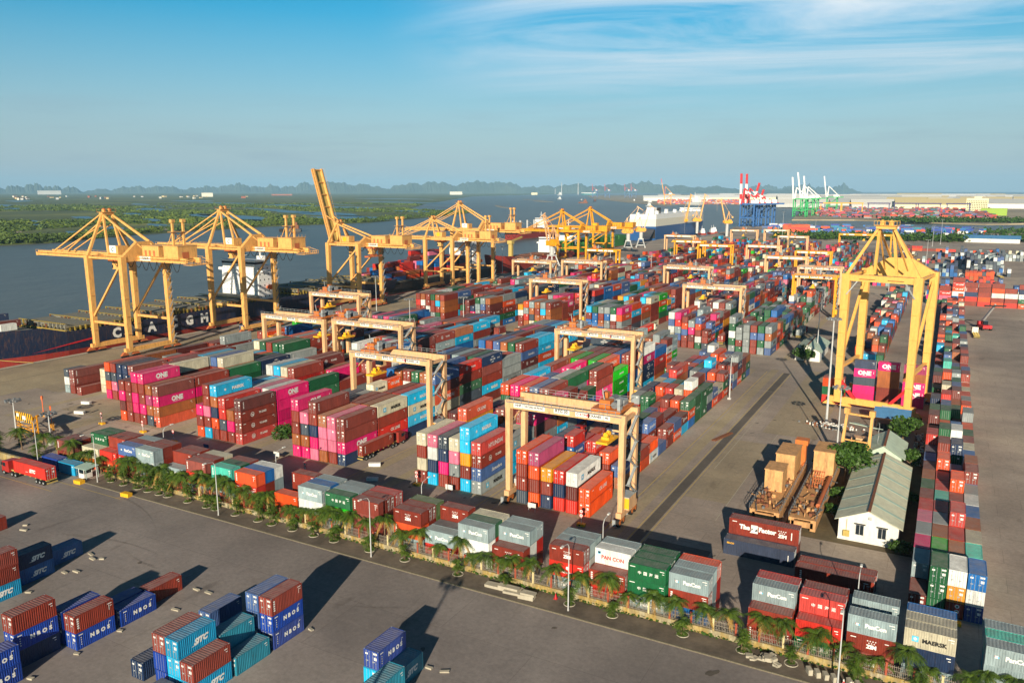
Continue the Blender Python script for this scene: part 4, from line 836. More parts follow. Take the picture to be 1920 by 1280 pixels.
# ---------------------------------------------------------------- rubber tyred gantry cranes
def rtg(xl, xr, y, label, mat='rtg', trol=.9, detail=True, num='30', top=22.3, group='rubber tyred gantry cranes over the container lanes'):
    e = empty('yard_gantry_crane', ((xl + xr) / 2, y + 3.4, 0), label, 'gantry crane', group); w = (xr - xl) / 2; ys = (-3.4, 3.4)
    for sx in (-1, 1):
        for yy in ys:
            m = MB(); m.beam((sx * w, yy, 2.6), (sx * w, yy, top - .2), 1.15, 1.0, 0, 1.3, 1.1); m.build('leg', mat, e)
        m = MB(); m.box(sx * w - .55, -4.6, 1.7, sx * w + .55, 4.6, 2.8); m.beam((sx * w, -3.4, 3.2), (sx * w, 3.4, 3.2), .5, .5); m.build('sill_beam', mat, e)
        m = MB(); m.beam((sx * w, -3.4, top - 5.5), (sx * w, 3.4, top - 2.6), .28, .28); m.beam((sx * w, -3.4, top - 1.2), (sx * w, 3.4, top - 1.2), .7, .7); m.build('tie_beam', mat, e)
        for yy in ys:
            m = MB(); m.prism([(sx * w - .35, yy - 1.7, 1.0), (sx * w - .35, yy + 1.7, 1.0), (sx * w - .35, yy + .6, 1.8), (sx * w - .35, yy - .6, 1.8)], (.7, 0, 0), 0)
            for k in (-1, 1): m.box(sx * w - .9, yy + k * 1.9 - .15, .3, sx * w - .3, yy + k * 1.9 + .15, 1.6, 2)
            wb = m.build('wheel_bogie', ['rtgorange', 'rubber', 'galv'], e)
            for k in (-1, 1): m = MB(); m.wheel((sx * w, yy + k * .95, .8), .8, .62, 'X', 1, 14); m.wheel((sx * w, yy + k * .95, .8), .42, .68, 'X', 0, 10); m.build('wheel', ['rtgorange', 'rubber'], wb)
    for i, yy in enumerate(ys):
        m = MB(); m.box(-w - .65, yy - .6, top - 1.7, w + .65, yy + .6, top); m.box(-w, yy - .08, top, w, yy + .08, top + .14, 1)
        m.build('girder', [mat, 'dark'], e)
        if detail:
            m = MB(); s = -1 if i == 0 else 1
            m.box(-w, yy + s * .62, top - .3, w, yy + s * 1.25, top - .24)
            for k in range(int(2 * w / 1.7) + 1): x = -w + k * 1.7; m.beam((x, yy + s * 1.22, top - .3), (x, yy + s * 1.22, top + .85), .06, .06)
            for z in (.3, .85): m.beam((-w, yy + s * 1.22, top + z), (w, yy + s * 1.22, top + z), .06, .06)
            m.build('handrail', 'galv', e)
    # sign boards on the near girder
    m = MB(); yf = -4.03
    for x, wd_, t, mt in ((-.80, 2.2, 'HHP', 3), (-.52, 5.0, 'TAN CANG HAI PHONG', 1), (-.02, 3.4, 'RTG ' + num, 1), (.34, 3.0, 'O KONE', 2), (.56, 3.2, 'CRANES', 1), (.75, 1.3, '40', 1)):
        m.box(x * w - wd_ / 2, yf, top - 1.35, x * w + wd_ / 2, yf + .02, top - .35, 0)
        if detail: m.text(t, (x * w, yf - .03, top - 1.1), (1, 0, 0), (0, 0, 1), .5 if wd_ != 3.4 else .62, mt, bold=.03, width=wd_ * .86 if wd_ > 4 else None)
    m.build('sign', ['white', 'black', 'cranred', 'navy'], e)
    # engine house, stairs, cable reel
    m = MB(); m.box(w - .9, -2.4, 2.9, w + 1.3, 1.6, 5.4, 0); m.box(w - .92, -2.42, 3.1, w + 1.32, -2.3, 5.2, 1); m.box(w - .9, -2.4, 5.4, w + 1.3, 1.6, 5.5, 2); m.build('engine_house', [mat, 'yel', 'galv'], e)
    m = MB(); m.box(-w - 1.2, -1.2, 2.9, -w + .6, 1.4, 4.4, 0); m.build('control_box', ['lgrey'], e)
    if detail:
        m = MB()
        for k in range(7):
            z = 2.9 + k * 2.6; a = (-2.2, 1.6) if k % 2 == 0 else (1.6, -2.2); m.beam((w + .95, a[0], z), (w + .95, a[1], z + 2.6), .55, .1); m.beam((w + 1.25, a[0], z + 1), (w + 1.25, a[1], z + 3.6), .06, .06); m.box(w + .6, a[1] - .5, z + 2.5, w + 1.4, a[1] + .5, z + 2.6)
        m.build('stairs', 'galv', e)
    tx = -w + 2 * w * trol; m = MB(); tx = max(-w + 3.2, min(w - 3.2, tx))
    m.box(tx - 3, -3.9, top + .2, tx + 3, 3.9, top + .7); m.box(tx - 1.8, -2.6, top + .7, tx + .4, -.6, top + 2.2); m.box(tx + .4, .4, top + .7, tx + 2.2, 2.6, top + 1.9, 1); m.wheel((tx - .4, 1.6, top + 1.5), .8, 2.4, 'Y', 2, 12); m.wheel((tx + 1.3, -1.6, top + 1.4), .7, 1.8, 'Y', 2, 12)
    m.box(tx - 2.6, 1.2, top + .7, tx - 1.6, 2.6, top + 2.8, 0); m.box(tx + 2.2, -3.4, top + .7, tx + 2.8, -2.0, top + 3.0, 1); m.beam((tx - 1, -2, top + 2.2), (tx - 1.4, -2, top + 4.4), .16, .16, 1)
    for x in (-3, 0, 3):
        for yy in (-3.9, 3.9): m.beam((tx + x, yy, top + .7), (tx + x, yy, top + 1.8), .06, .06, 1)
    for yy in (-3.9, 3.9): m.beam((tx - 3, yy, top + 1.8), (tx + 3, yy, top + 1.8), .06, .06, 1)
    for s in (-1, 1): m.beam((tx + 3, s * 3.9, top + 1.8), (tx + 3, -s * 3.9, top + 1.8), .06, .06, 1)
    m.build('trolley', ['rtgorange', 'galv', 'steel'], e)
    m = MB(); m.box(tx + 1.4, -3.2, top - 3.6, tx + 3.2, -1.0, top - 1.2, 0); m.box(tx + 1.35, -3.25, top - 3.2, tx + 3.25, -2.4, top - 2.0, 1); m.build('operator_cab', ['rtg', 'glass'], e)
    sx, sz = tx - 1, 15.6
    m = MB(); m.box(sx - 1.2, -3, sz, sx + 1.2, 3, sz + .45); m.box(sx - .8, -1.2, sz + .45, sx + .8, 1.2, sz + 1.0)
    for s in (-1, 1): m.wheel((sx, s * .8, sz + 1.4), .5, .3, 'Y', 0, 10)
    m.build('spreader', 'yel', e)
    m = MB()
    for a in (-.8, .8):
        for b in (-1, 1): m.beam((sx + a, b, sz + .9), (sx + a * 1.6, b * 1.2, top + .3), .05, .05)
    m.build('hoist_rope', 'dark', e)
    return e
RT = [(-76.7, -51.8, 139.2, 'cream yard gantry with big sign boards, spanning the nearest lane by the road', 'rtg', .86, '30'), (-138.4, -113.6, 163.8, 'cream yard gantry spanning the lane beside the parked container trailer', 'rtg', .25, '14'),
      (-208.4, -181, 200.2, 'cream yard gantry joined leg to leg with another near the quay, left one', 'rtg', .93, '09'), (-178.6, -151.2, 202.6, 'cream yard gantry joined leg to leg with another near the quay, right one', 'rtg', .05, '11'),
      (-236.5, -210.8, 254.5, 'cream yard gantry below the raised boom quay crane', 'rtg', .3, '05'), (-104.9, -79.8, 221.4, 'cream yard gantry spanning the fifth lane above the trailer with black container', 'rtg', .22, '21'),
      (-177.8, -151, 344.6, 'cream yard gantry in the middle field, third lane from the quay', 'rtg', .3, '12'), (-237.2, -211.2, 435.7, 'cream yard gantry next to the red ship bow', 'rtg', .5, '04'), (-209.4, -183.3, 448.6, 'cream yard gantry in front of the yellow quay cranes', 'rtg', .85, '08'),
      (-234.2, -210.4, 542.5, 'strong yellow yard gantry beside the yellow quay cranes', 'craney', .3, '03'), (-141.8, -116, 441.8, 'cream yard gantry half way along the fourth lane', 'rtg', .6, '16'), (-105.2, -79.3, 357.8, 'cream yard gantry at the start of the fifth lane, second field', 'rtg', .35, '22'),
      (-242, -214, 752, 'cream yard gantry before the stern of the car carrier', 'rtg', .3, '02'), (-208, -183, 674, 'strong yellow yard gantry below the car carrier, left of two', 'craney', .8, '07'), (-176.4, -150.2, 634.5, 'strong yellow yard gantry below the car carrier, right of two', 'craney', .5, '10'),
      (-211.8, -184, 890, 'small far cream yard gantry below the lone jib crane', 'rtg', .5, '06'), (-180.5, -155.5, 912, 'small far cream yard gantry below the orange stacks', 'rtg', .5, '13'), (-140, -115, 643, 'far cream yard gantry in the fourth lane', 'rtg', .4, '17'),
      (-105, -79.5, 540, 'cream yard gantry in the fifth lane with a rusty beam', 'rtg', .3, '23'), (-95.6, -72, 597, 'strong yellow yard gantry with thick leg left of the inland crane', 'craney', .5, '24'), (-74.1, -51.3, 476, 'cream yard gantry directly left of the inland crane', 'rtg', .5, '31'),
      (-68.4, -48, 426, 'strong yellow low gantry over the green stacks beside the inland crane', 'craney', .5, '32'), (-97, -50, 860, 'very wide strong yellow gantry behind the inland crane', 'craney', .5, '33'), (-143, -117, 790, 'smallest far cream yard gantry left of the wide yellow one', 'rtg', .5, '18')]
for a in RT: rtg(a[0], a[1], a[2], a[3], a[4], a[5], a[2] < 480, a[6])

# ---------------------------------------------------------------- jib cranes on portals
def jib(loc, rz, label, jibtop=46, fold=True, legs=True, body='craney', boomc='rtg', bw=1.0):
    if not legs: bw = 1.7; boomc = 'cream'
    e = empty('jib_crane', loc, label, 'jib crane', 'harbour jib cranes on the quay', rz)
    if legs:
        for sx in (-1, 1):
            for sy in (-1, 1): m = MB(); m.beam((sx * 5, sy * 5, 0), (sx * 2.2, sy * 2.2, 9.5), .9, .9); m.box(sx * 5 - .6, sy * 5 - 1.4, 0, sx * 5 + .6, sy * 5 + 1.4, 1.1); m.build('leg', 'lgrey', e)
        m = MB(); m.box(-3, -3, 9.2, 3, 3, 10.4)
        for s in (-1, 1): m.beam((s * 4.2, -4.2, 2.6), (s * 4.2, 4.2, 2.6), .5, .5); m.beam((-4.2, s * 4.2, 2.6), (4.2, s * 4.2, 2.6), .5, .5)
        m.build('portal_top', 'lgrey', e)
    m = MB(); m.tube([(0, 0, 10.2 if legs else 0), (0, 0, 18)], 2.1, 14); m.build('column', 'lgrey', e)
    m = MB(); m.box(-5.6, -3, 18, 4.6, 3, 22.2); m.box(-5.4, -2.8, 22.2, -.6, 2.8, 23.6); m.wheel((-5.6, 0, 20), 1.9, 3.2, 'Y', 0, 12); m.build('machine_house', body, e)
    m = MB(); m.box(3.2, -4.4, 19, 5.6, -2.8, 22); m.box(5.6, -4.3, 20, 5.66, -2.9, 21.6, 1); m.build('operator_cab', [body, 'glass'], e)
    m = MB()
    for s in (-1, 1): m.beam((3.6, s * 2.0, 22), (10.5, s * .9, jibtop), 1.0 * bw, 1.0 * bw, 0, .7 * bw, .7 * bw)
    for k in range(6): t = .1 + k * .16; x, z = 3.6 + 6.9 * t, 22 + (jibtop - 22) * t; m.beam((x, -2 + 1.1 * t, z), (x, 2 - 1.1 * t, z + 1.6), .3, .3)
    m.build('boom', boomc, e)
    m = MB()
    for s in (-1, 1): m.beam((-3.4, s * 1.6, 22.4), (-1.6, s * 1.0, 34), .5, .5); m.beam((1.6, s * 1.6, 22.4), (-1.6, s * 1.0, 34), .5, .5)
    m.box(-2.4, -1.4, 33.6, -.8, 1.4, 34.6); m.build('back_frame', boomc, e)
    m = MB(); m.beam((-1.6, 0, 34.2), (9.6, 0, jibtop + .6), .32, .32); m.build('luffing_stay', boomc, e)
    m = MB(); m.beam((8.6, 0, jibtop + 1.4), (15.5, 0, jibtop - 3), .8, .9, 0, .5, .5); m.beam((10.5, 0, jibtop), (8.6, 0, jibtop + 1.4), .7, .7); m.beam((15.5, 0, jibtop - 3), (15.2, 0, jibtop - 16), .12, .12); m.build('fly_jib', boomc, e)
    m = MB(); m.beam((-6.8, -1.4, 27), (-6.8, 1.4, 27), 2.2, 2.4); m.beam((-6.8, 0, 27), (-1.6, 0, 33.8), .4, .4); m.build('counterweight', boomc, e)
    return e
jib((-298.5, 618, 0), math.radians(160), 'yellow jib crane in front of the yellow quay cranes', 44)
jib((-312.3, 840, 0), math.radians(20), 'peach jib crane with yellow house and grey portal, left of two', 46)
jib((-311.8, 880, 0), math.radians(20), 'peach jib crane with yellow house and grey portal, right of two', 47)
jib((-355, 1190, 0), math.radians(35), 'orange jib crane before the white car carrier, left of two', 58, True, False, 'craney', 'rtgorange')
jib((-340, 1212, 0), math.radians(25), 'orange jib crane before the bow of the car carrier, right of two', 58, True, False, 'craney', 'rtgorange')
jib((-281, 1156, 0), math.radians(205), 'lone orange jib crane on the quay corner near the tugs', 52, True, False, 'craney', 'rtgorange')

# ---------------------------------------------------------------- distant crane groups with raised booms
def farcrane(loc, rz, label, group, leg, boomcols, top, tipz, lean, up=True, span=24, w=12, back=38):
    e = empty('quay_crane', loc, label, 'quay crane', group, rz)
    for x in (-span / 2, span / 2):
        for y in (-w, w):
            m = MB(); m.beam((x, y, 0), (x, y, top), 2.6, 2.4); m.build('leg', leg, e)
        m = MB(); m.beam((x, -w - 4, 2.4), (x, w + 4, 2.4), 2, 2.6); m.beam((x, -w, top - 1.5), (x, w, top - 1.5), 2, 2.4); m.beam((x, -w, 16), (x, w, 16), 1.5, 1.8); m.build('sill_beam', leg, e)
    for y in (-w, w): m = MB(); m.beam((-span / 2, y, 16), (span / 2, y, top - 2), 1.3, 1.3); m.beam((-span / 2, y, 16), (span / 2, y, 16), 1.5, 1.8); m.build('brace', leg, e)
    m = MB()
    for s in (-1, 1): m.box(-span / 2 - 3, s * 3.5 - .8, top - 1, span / 2 + back - 20, s * 3.5 + .8, top + 1.6)
    m.build('girder', leg, e)
    m = MB(); m.box(4, -5, top + 1.6, 18, 5, top + 7.5); m.build('machinery_house', 'white', e)
    n = len(boomcols); a = Vector((-span / 2 - 3, 0, top)); b = a + Vector((-math.sin(lean), 0, math.cos(lean))) * (tipz - top) / math.cos(lean)
    for k, c in enumerate(boomcols):
        m = MB(); p, q = a.lerp(b, k / n), a.lerp(b, (k + 1) / n)
        for s in (-1, 1): m.beam(p + Vector((0, s * 3, 0)), q + Vector((0, s * 3, 0)), 1.8, 2.6)
        m.beam(p, q, 6, .5); m.build('boom_section', c, e)
    fr = boomcols[len(boomcols) // 2]; red = 'cranred' in boomcols; ap = top + (tipz - top) * .52
    for s in (-1, 1):
        m = MB(); m.beam((-span / 2, s * w * .6, top), (-span / 2 + 3, s * 2, ap), 1.9, 1.9); m.build('apex_leg', boomcols[-1], e)
        for j in range(5):
            pa, pb = Vector((-span / 2 + 3, s * 2, ap)), Vector((span / 2 + 8, s * 3, top + 1)); m = MB(); m.beam(pa.lerp(pb, j / 5), pa.lerp(pb, (j + 1) / 5), 1.7, 1.7); m.build('back_stay', ('cranred', 'white')[j % 2] if red and len(boomcols) > 4 else fr, e)
    return e
for i, (dx, y) in enumerate(((0, 1478), (3, 1508), )):
    farcrane((-322 + dx, y, 0), 0, ('blue quay crane with raised red and white boom, left of the pair', 'blue quay crane with raised red and white boom, right of the pair')[i], 'blue quay cranes', 'cran_blue', ['white', 'cranred', 'white', 'white', 'cranred', 'cranred'], 40, 94, .02)
for i, (y, x, tz) in enumerate(((1534, -312, 78), (1560, -306, 66))): farcrane((x, y, 0), 0, ('blue quay crane with lowered red and white boom, nearer of two', 'blue quay crane with lowered red and white boom, farther of two')[i], 'blue quay cranes', 'cran_blue', ['white', 'cranred', 'white', 'cranred', 'cranred'], 40, tz, -.25)
for i, (y, tz, ln) in enumerate(((2120, 98, .10), (2240, 112, .16), (2330, 104, .12), (2760, 110, .16))):
    farcrane((-335 - i * 2, y, -1), 0, f'green quay crane with raised white boom, {nth(i + 1)} from the front', 'green quay cranes', 'crangreen', ['white', 'white', 'white', 'shipwhite'], 44, tz, ln, True, 30, 14)
farcrane((-1165, 3640, -1), math.radians(20), 'far yellow quay crane with a boom raised over the river', 'cranes at the far port', 'craney', ['craney', 'craney', 'craney', 'cranred'], 46, 118, .2, True, 30, 14)
for i, (x, y) in enumerate(((-2790, 6640), (-2640, 6560), (-2480, 6620), (-2400, 6560))):
    farcrane((x, y, -1), math.radians(20), f'tiny distant blue crane with red boom, {nth(i + 1)} from the left', 'distant blue cranes', 'cran_blue', ['cranred', 'cranred', 'cranred'], 62, 120, .03, True, 40, 26)
# ---------------------------------------------------------------- ships
def ship(name, label, xc, yb, ys, hb, ztop, hull, boot='hullred', zb=.5, bowlen=38, flare=.35, boot2=None, sheer=3.0, cat='ship', rz=0, raise_bow=2.5):
    """bow at local y=0 towards -Y, stern at y=L"""
    L = ys - yb; e = empty(name, (xc, yb, 0), label, cat, None, rz); st = []
    n = 26
    for i in range(n + 1):
        t = i / n; y = L * t ** 1.35; f = min(1, max(0, y / bowlen)); wt = hb * (1 - (1 - f) ** 2.1) ; wl = hb * (1 - (1 - f) ** 1.45) * (1 if y < L * .9 else 1 - .25 * (y - L * .9) / (L * .1))
        zt = ztop + raise_bow * (1 if y < bowlen * .9 else 0) + sheer * max(0, 1 - f) ** 2; st.append((y, max(wt, .15), max(wl, .05), zt))
    h = MB(); bt = MB()
    for s in (-1, 1):
        for (y0, a0, b0, z0), (y1, a1, b1, z1) in zip(st, st[1:]):
            o0 = -3.2 * max(0, 1 - y0 / bowlen); o1 = -3.2 * max(0, 1 - y1 / bowlen)
            q = [(s * b0, y0, zb), (s * b1, y1, zb), (s * a1, y1 + o1, z1), (s * a0, y0 + o0, z0)]; h.quad(*(q if s > 0 else q[::-1]))
            q = [(s * b0 * .96, y0, -6), (s * b1 * .96, y1, -6), (s * b1, y1, zb), (s * b0, y0, zb)]; bt.quad(*(q if s > 0 else q[::-1]))
    y1, a1, b1, z1 = st[-1]; h.quad((b1, y1, zb), (-b1, y1, zb), (-a1, y1, z1), (a1, y1, z1)); bt.quad((b1, y1, -6), (-b1, y1, -6), (-b1, y1, zb), (b1, y1, zb))
    h.build('hull', hull, e, True); bt.build('boot_top', boot, e, True)
    d = MB()
    for (y0, a0, b0, z0), (y1, a1, b1, z1) in zip(st, st[1:]):
        d.quad((-a0 + .1, y0 - 3.2 * max(0, 1 - y0 / bowlen), z0 - .9), (a0 - .1, y0 - 3.2 * max(0, 1 - y0 / bowlen), z0 - .9), (a1 - .1, y1 - 3.2 * max(0, 1 - y1 / bowlen), z1 - .9), (-a1 + .1, y1 - 3.2 * max(0, 1 - y1 / bowlen), z1 - .9))
    d.build('deck', 'deckgrey', e); return e, L
def bridge(e, y, hb, z0, z1, depth=12, funnel='carblue', wings=True, fbeh=10):
    m = MB(); lv = int((z1 - z0) / 2.9)
    for k in range(lv):
        z = z0 + k * 2.9; w = hb * (.82 if k < lv - 1 else .78); m.box(-w, y + k * .12, z, w, y + depth, z + 2.86, 0)
        for j in range(11):
            x = -w + (j + .6) * 2 * w / 11.4
            m.box(x - .2, y + k * .12 - .04, z + 1.3, x + .2, y + k * .12 - .01, z + 1.75, 1)
        for j in range(4): yy = y + 1.5 + j * depth / 4.4; m.box(w + .01, yy - .3, z + 1.1, w + .04, yy + .3, z + 1.9, 1)
    zt = z0 + lv * 2.9
    if wings: m.box(-hb * 1.0, y + .8, zt - 2.9, hb * 1.0, y + 5, zt - 2.6, 0); m.box(-hb, y + .8, zt - 2.6, hb, y + 1.0, zt - 1.5, 0)
    m.box(-hb * .74, y - .3, zt, hb * .74, y + 6, zt + 2.8, 0); m.box(-hb * .75, y - .36, zt + 1.0, hb * .75, y + 6.05, zt + 2.0, 1); m.box(-hb * .78, y - .6, zt + 2.8, hb * .78, y + 6.4, zt + 3.0, 0)
    m.build('superstructure', ['shipwhite', 'glass'], e)
    m = MB(); m.beam((0, y + 4, zt + 3), (0, y + 4, zt + 12), .5, .5); m.beam((-2.6, y + 4, zt + 8), (2.6, y + 4, zt + 8), .25, .25); m.box(-1.6, y + 3.6, zt + 5, 1.6, y + 4.4, zt + 5.4); m.build('radar_mast', 'shipwhite', e)
    m = MB(); m.tube([(0, y + depth + 3, z0), (0, y + depth + 3, zt + 4)], 2.6, 12); m.tube([(-.8, y + depth + 3, zt + 4), (-.8, y + depth + 3, zt + 6)], .6, 8); m.build('funnel', funnel, e)
    m = MB()
    for s in (-1, 1): m.tube([(s * hb * .9, y + depth * .35, z0 + 6.4), (s * hb * .9, y + depth * .5, z0 + 6.2), (s * hb * .9, y + depth * .5 + 5, z0 + 6.2), (s * hb * .9, y + depth * .5 + 6, z0 + 6.6)], [.5, 1.3, 1.3, .5], 10)
    m.build('lifeboat', 'orange', e)
# navy container ship at the near quay
e, L = ship('container_ship', 'long navy container ship with empty hatch decks along the near quay', -325, 146, 412, 16.2, 8.6, 'navy', 'hullred', .9, 46, raise_bow=2.6)
xs = 16.2 + .22
for i, ch in enumerate(('C', 'M', 'A', 'C', 'G', 'M')): m = MB(); m.text(ch, (xs, 67 + (i if i < 3 else i + .35) * 8.6, 3.0), (0, 1, 0), (0, 0, 1), 4.2, 0, bold=.06); m.build('letter', 'white', e)
m = MB(); m.text('JAWA', (9.6, 12, 8.4), (.58, .81, 0), (0, 0, 1), 1.5, 0, bold=.04); m.build('lettering', 'white', e)
m = MB(); m.prism([(xs, 30, 2.2), (xs, 56, 4.0), (xs, 56, 4.8)], (.02, 0, 0)); m.build('hull_stripe', 'cranred', e)
rs = random.Random(5); 
for k in range(16):
    deck = MB(); lash = MB(); post = MB()
    y = 46 + k * 13.2
    if 146 < y < 176: continue
    deck.box(-14.6, y, 9.6, 14.6, y + 11.6, 10.9, 0)
    for j in range(7): deck.box(-14.4 + j * 4.15, y + .4, 10.9, -14.4 + j * 4.15 + 3.9, y + 11.2, 11.05, 0)
    lash.box(-15.8, y - 1.2, 8.6, 15.8, y - .4, 9.1); lash.box(-15.8, y - 1.2, 11.6, 15.8, y - .4, 11.75)
    for j in range(13):
        x = -15.6 + j * 2.6; post.box(x - .16, y - 1.1, 8, x + .16, y - .5, 11.2 + rs.uniform(-.6, .8), rs.choice([0, 2, 1])); 
        if rs.random() < .5: post.beam((x, y - .8, 9), (x + 2.4, y - .8, 11.6), .12, .12, 1)
    for s in (-1, 1):
        for j in range(5): post.box(s * 15.2 - .3, y + 1 + j * 2.3, 7.8, s * 15.2 + .3, y + 1.5 + j * 2.3, 9.6 + rs.uniform(0, 1.1), rs.choice([2, 1, 1]))
        for z in (9.4, 10.2): post.beam((s * 15.9, y - 1, z), (s * 15.9, y + 12, z), .1, .1, 1)
    deck.build('hatch_cover', 'deckgrey', e); lash.m = [1] * len(lash.m); lash.add(post); lash.build('lashing_bridge', ['deckgrey', 'deckyel', 'rust'], e)
bridge(e, 151, 16.2, 8.6, 27.5, 13, 'white')
m = MB(); m.box(-4.5, 2, 10, 4.5, 9, 14.8, 0); m.prism([(-4.5, 9, 10), (4.5, 9, 10), (4.5, 9, 14.8), (-4.5, 9, 14.8)], (0, 1.5, 0), 0)
for i in range(4):
    for j in range(3): m.box(4.5, 3 + i * 1.5, 11 + j * 1.2, 4.54, 3.5 + i * 1.5, 11.5 + j * 1.2, 1)
m.build('forecastle_house', ['cabin', 'glass'], e)
m = MB(); m.beam((0, 4, 14), (0, 4, 24), .7, .7); m.beam((-2, 4, 21), (2, 4, 21), .3, .3); m.build('fore_mast', 'yel', e)
def deckbox(e_, items):
    """containers carried on a ship: things of their own beside the ship"""
for i, (x, y, z, c, L_) in enumerate(((-319, 171, 10.9, 'W', 6.06), (-327, 171, 10.9, 'u', 12.19), (-329.6, 168, 13.6, 'n', 12.19))):
    bd, rf, drs = cont_meshes(L_, 2.591, '', c)
    q = empty('shipping_container', (x, y + L_ / 2, z), ('white container alone on the fore deck of the navy ship', 'maroon container low on the fore deck of the navy ship', 'navy container raised on the fore deck of the navy ship')[i], 'shipping container', GRP)
    for nm, me in (('body', bd), ('roof', rf), ('door', drs[0]), ('door', drs[2])): o = bpy.data.objects.new(nm, me); COL.objects.link(o); o.parent = q; o.color = PCL[c]
def mooring(p, q, n):
    m = MB(); p, q = Vector(p), Vector(q); m.tube([p.lerp(q, k / 10) - Vector((0, 0, 1.6 * math.sin(math.pi * k / 10))) for k in range(11)], .12, 6, 0, False); tag(m.build('mooring_rope', 'ropey'), n, 'rope')
mooring((-318, 147, 10), (-300.6, 172, .4), 'slack mooring rope from the navy ship bow to the quay edge')
# loaded black ship
e, L = ship('container_ship', 'black container ship loaded with red and blue boxes behind the raised boom crane', -325, 374, 548, 13, 5.6, 'hullblack', 'hullred', -1.5, 30)
bridge(e, 140, 13, 5.6, 28, 11, 'shipwhite')
rs = random.Random(8)
for k in range(6): m = MB(); m.box(-11.5, 26 + k * 18, 5, 11.5, 42 + k * 18, 6.6); m.build('hatch_cover', 'deckgrey', e)
cg = MB(); cc = []
for k in range(7):
    for j in range(9):
        for t in range(max(0, [2, 3, 3, 4, 5, 5, 4][k] + rs.choice([-1, 0, 0, 1]) - (1 if j > 6 else 0))):
            c = PCL[rs.choice('uruRRnnbobtrpd')]; x = -11.6 + j * 2.58; y = 26 + k * 15.6; n0 = len(cg.f); cg.box(x, y, 6.6 + t * 2.62, x + 2.44, y + 12.19, 6.6 + t * 2.62 + 2.59); cc += [c] * 6
o = cg.build('deck_cargo', 'stuffp'); o.location = (-325, 374, 0); tag(o, 'red, blue and maroon boxes stacked on the black ship', 'deck cargo', None, 'stuff')
at = o.data.color_attributes.new('Col', 'FLOAT_COLOR', 'CORNER'); at.data.foreach_set('color', np.repeat(np.array(cc, dtype=np.float32), 4, axis=0).ravel())
# red-hulled ship, moored bulker, green barge, car carrier
e, L = ship('cargo_ship', 'dark red hulled ship with its bow towards the loaded ship', -333, 566, 716, 11.5, 6.5, 'hullred', 'hullred', -2, 30, raise_bow=3.5)
bridge(e, 112, 11, 6.5, 20, 10, 'hullred')
m = MB(); m.beam((0, 14, 9), (0, 14, 23), 1.0, 1.0); m.build('fore_mast', 'cream', e)
m = MB(); m.box(-1.6, 40, 6, 1.6, 43, 19); m.box(-2.2, 39, 19, 2.2, 44, 22); m.beam((0, 41, 21), (0, 62, 24), 1.0, 1.4); m.build('deck_crane', 'ropey', e)
for k in range(4): m = MB(); m.box(-8, 30 + k * 20, 6, 8, 46 + k * 20, 7.6); m.build('hatch_cover', 'rust', e)
e, L = ship('bulk_carrier', 'black bulk carrier with rusty red waterline anchored in the river', -545, 978, 1128, 12, 9, 'hullblack', 'hullred', 4.0, 26, rz=0)
bridge(e, 108, 11, 9, 22, 12, 'hullblack')
for k in range(4): m = MB(); m.box(-1, 22 + k * 22, 9, 1, 24 + k * 22, 22); m.beam((0, 23 + k * 22, 20), (0, 36 + k * 22, 16), .8, .8); m.build('deck_crane', 'lgrey', e)
for k in range(4): m = MB(); m.box(-8, 28 + k * 20, 8.4, 8, 42 + k * 20, 10); m.build('hatch_cover', 'rust', e)
e, L = ship('bulk_carrier', 'green decked ship with white bridge behind the yellow cranes', -352, 752, 915, 13, 8.5, 'hullgreen', 'hullred', .5, 30)
bridge(e, 12, 12, 8.5, 25, 12, 'carblue')
for k in range(5): m = MB(); m.box(-10, 34 + k * 26, 8, 10, 56 + k * 26, 12.5); m.build('hatch_cover', 'hullgreen', e)
e = empty('car_carrier', (-372, 1055, 0), 'huge car carrier, blue below and white above, with its stern ramp down', 'ship', None, 0)
def slab(name, pts, mat, z0, z1, e_):
    m = MB(); m.prism([(x, y, z0) for x, y in pts], (0, 0, z1 - z0)); m.build(name, mat, e_)
PLAN = [(-19, 0), (19, 0), (19, 215), (15, 240), (8, 258), (0, 266), (-8, 258), (-15, 240), (-19, 215)]
PL2 = [(-19, 0), (19, 0), (19, 222), (16, 248), (9, 266), (0, 274), (-9, 266), (-16, 248), (-19, 222)]
m = MB()
for k in range(len(PLAN)):
    j = (k + 1) % len(PLAN); a, b_, c, d = PLAN[k], PLAN[j], PL2[j], PL2[k]; m.quad((*a, -5), (*b_, -5), (*c, 16), (*d, 16))
m.build('hull', 'carblue', e); slab('upper_hull', PL2, 'cabin', 16, 26, e); slab('deck_house', [(x * .99, y * .99 + 1) for x, y in PL2], 'shipwhite', 26, 32, e)
for k in range(16): m = MB(); m.box(-14 + (k % 3) * 9, 12 + k * 14, 32, -10 + (k % 3) * 9, 17 + k * 14, 34 + (k % 4)); m.build('vent_house', 'shipwhite', e)
m = MB()
m.box(-17, 225, 32, 17, 236, 37); m.box(-17.05, 224.9, 34.5, 17.05, 236.1, 35.6, 1); m.build('superstructure', ['shipwhite', 'glass'], e)
m = MB(); m.box(-5, 30, 32, 5, 44, 41); m.build('deck_house', 'shipwhite', e)
m = MB(); m.box(-3, 60, 32, 3, 68, 40); m.build('funnel', 'hullblack', e)
m = MB(); m.prism([(6, -1, 12), (18, -1, 12), (26, -46, 1.0), (12, -46, 1.0)], (0, 0, 1.2)); m.build('stern_ramp', 'navy', e)
m = MB(); m.box(5, -.6, 0, 18.6, -.1, 12); m.build('stern_opening', 'hullblack', e)

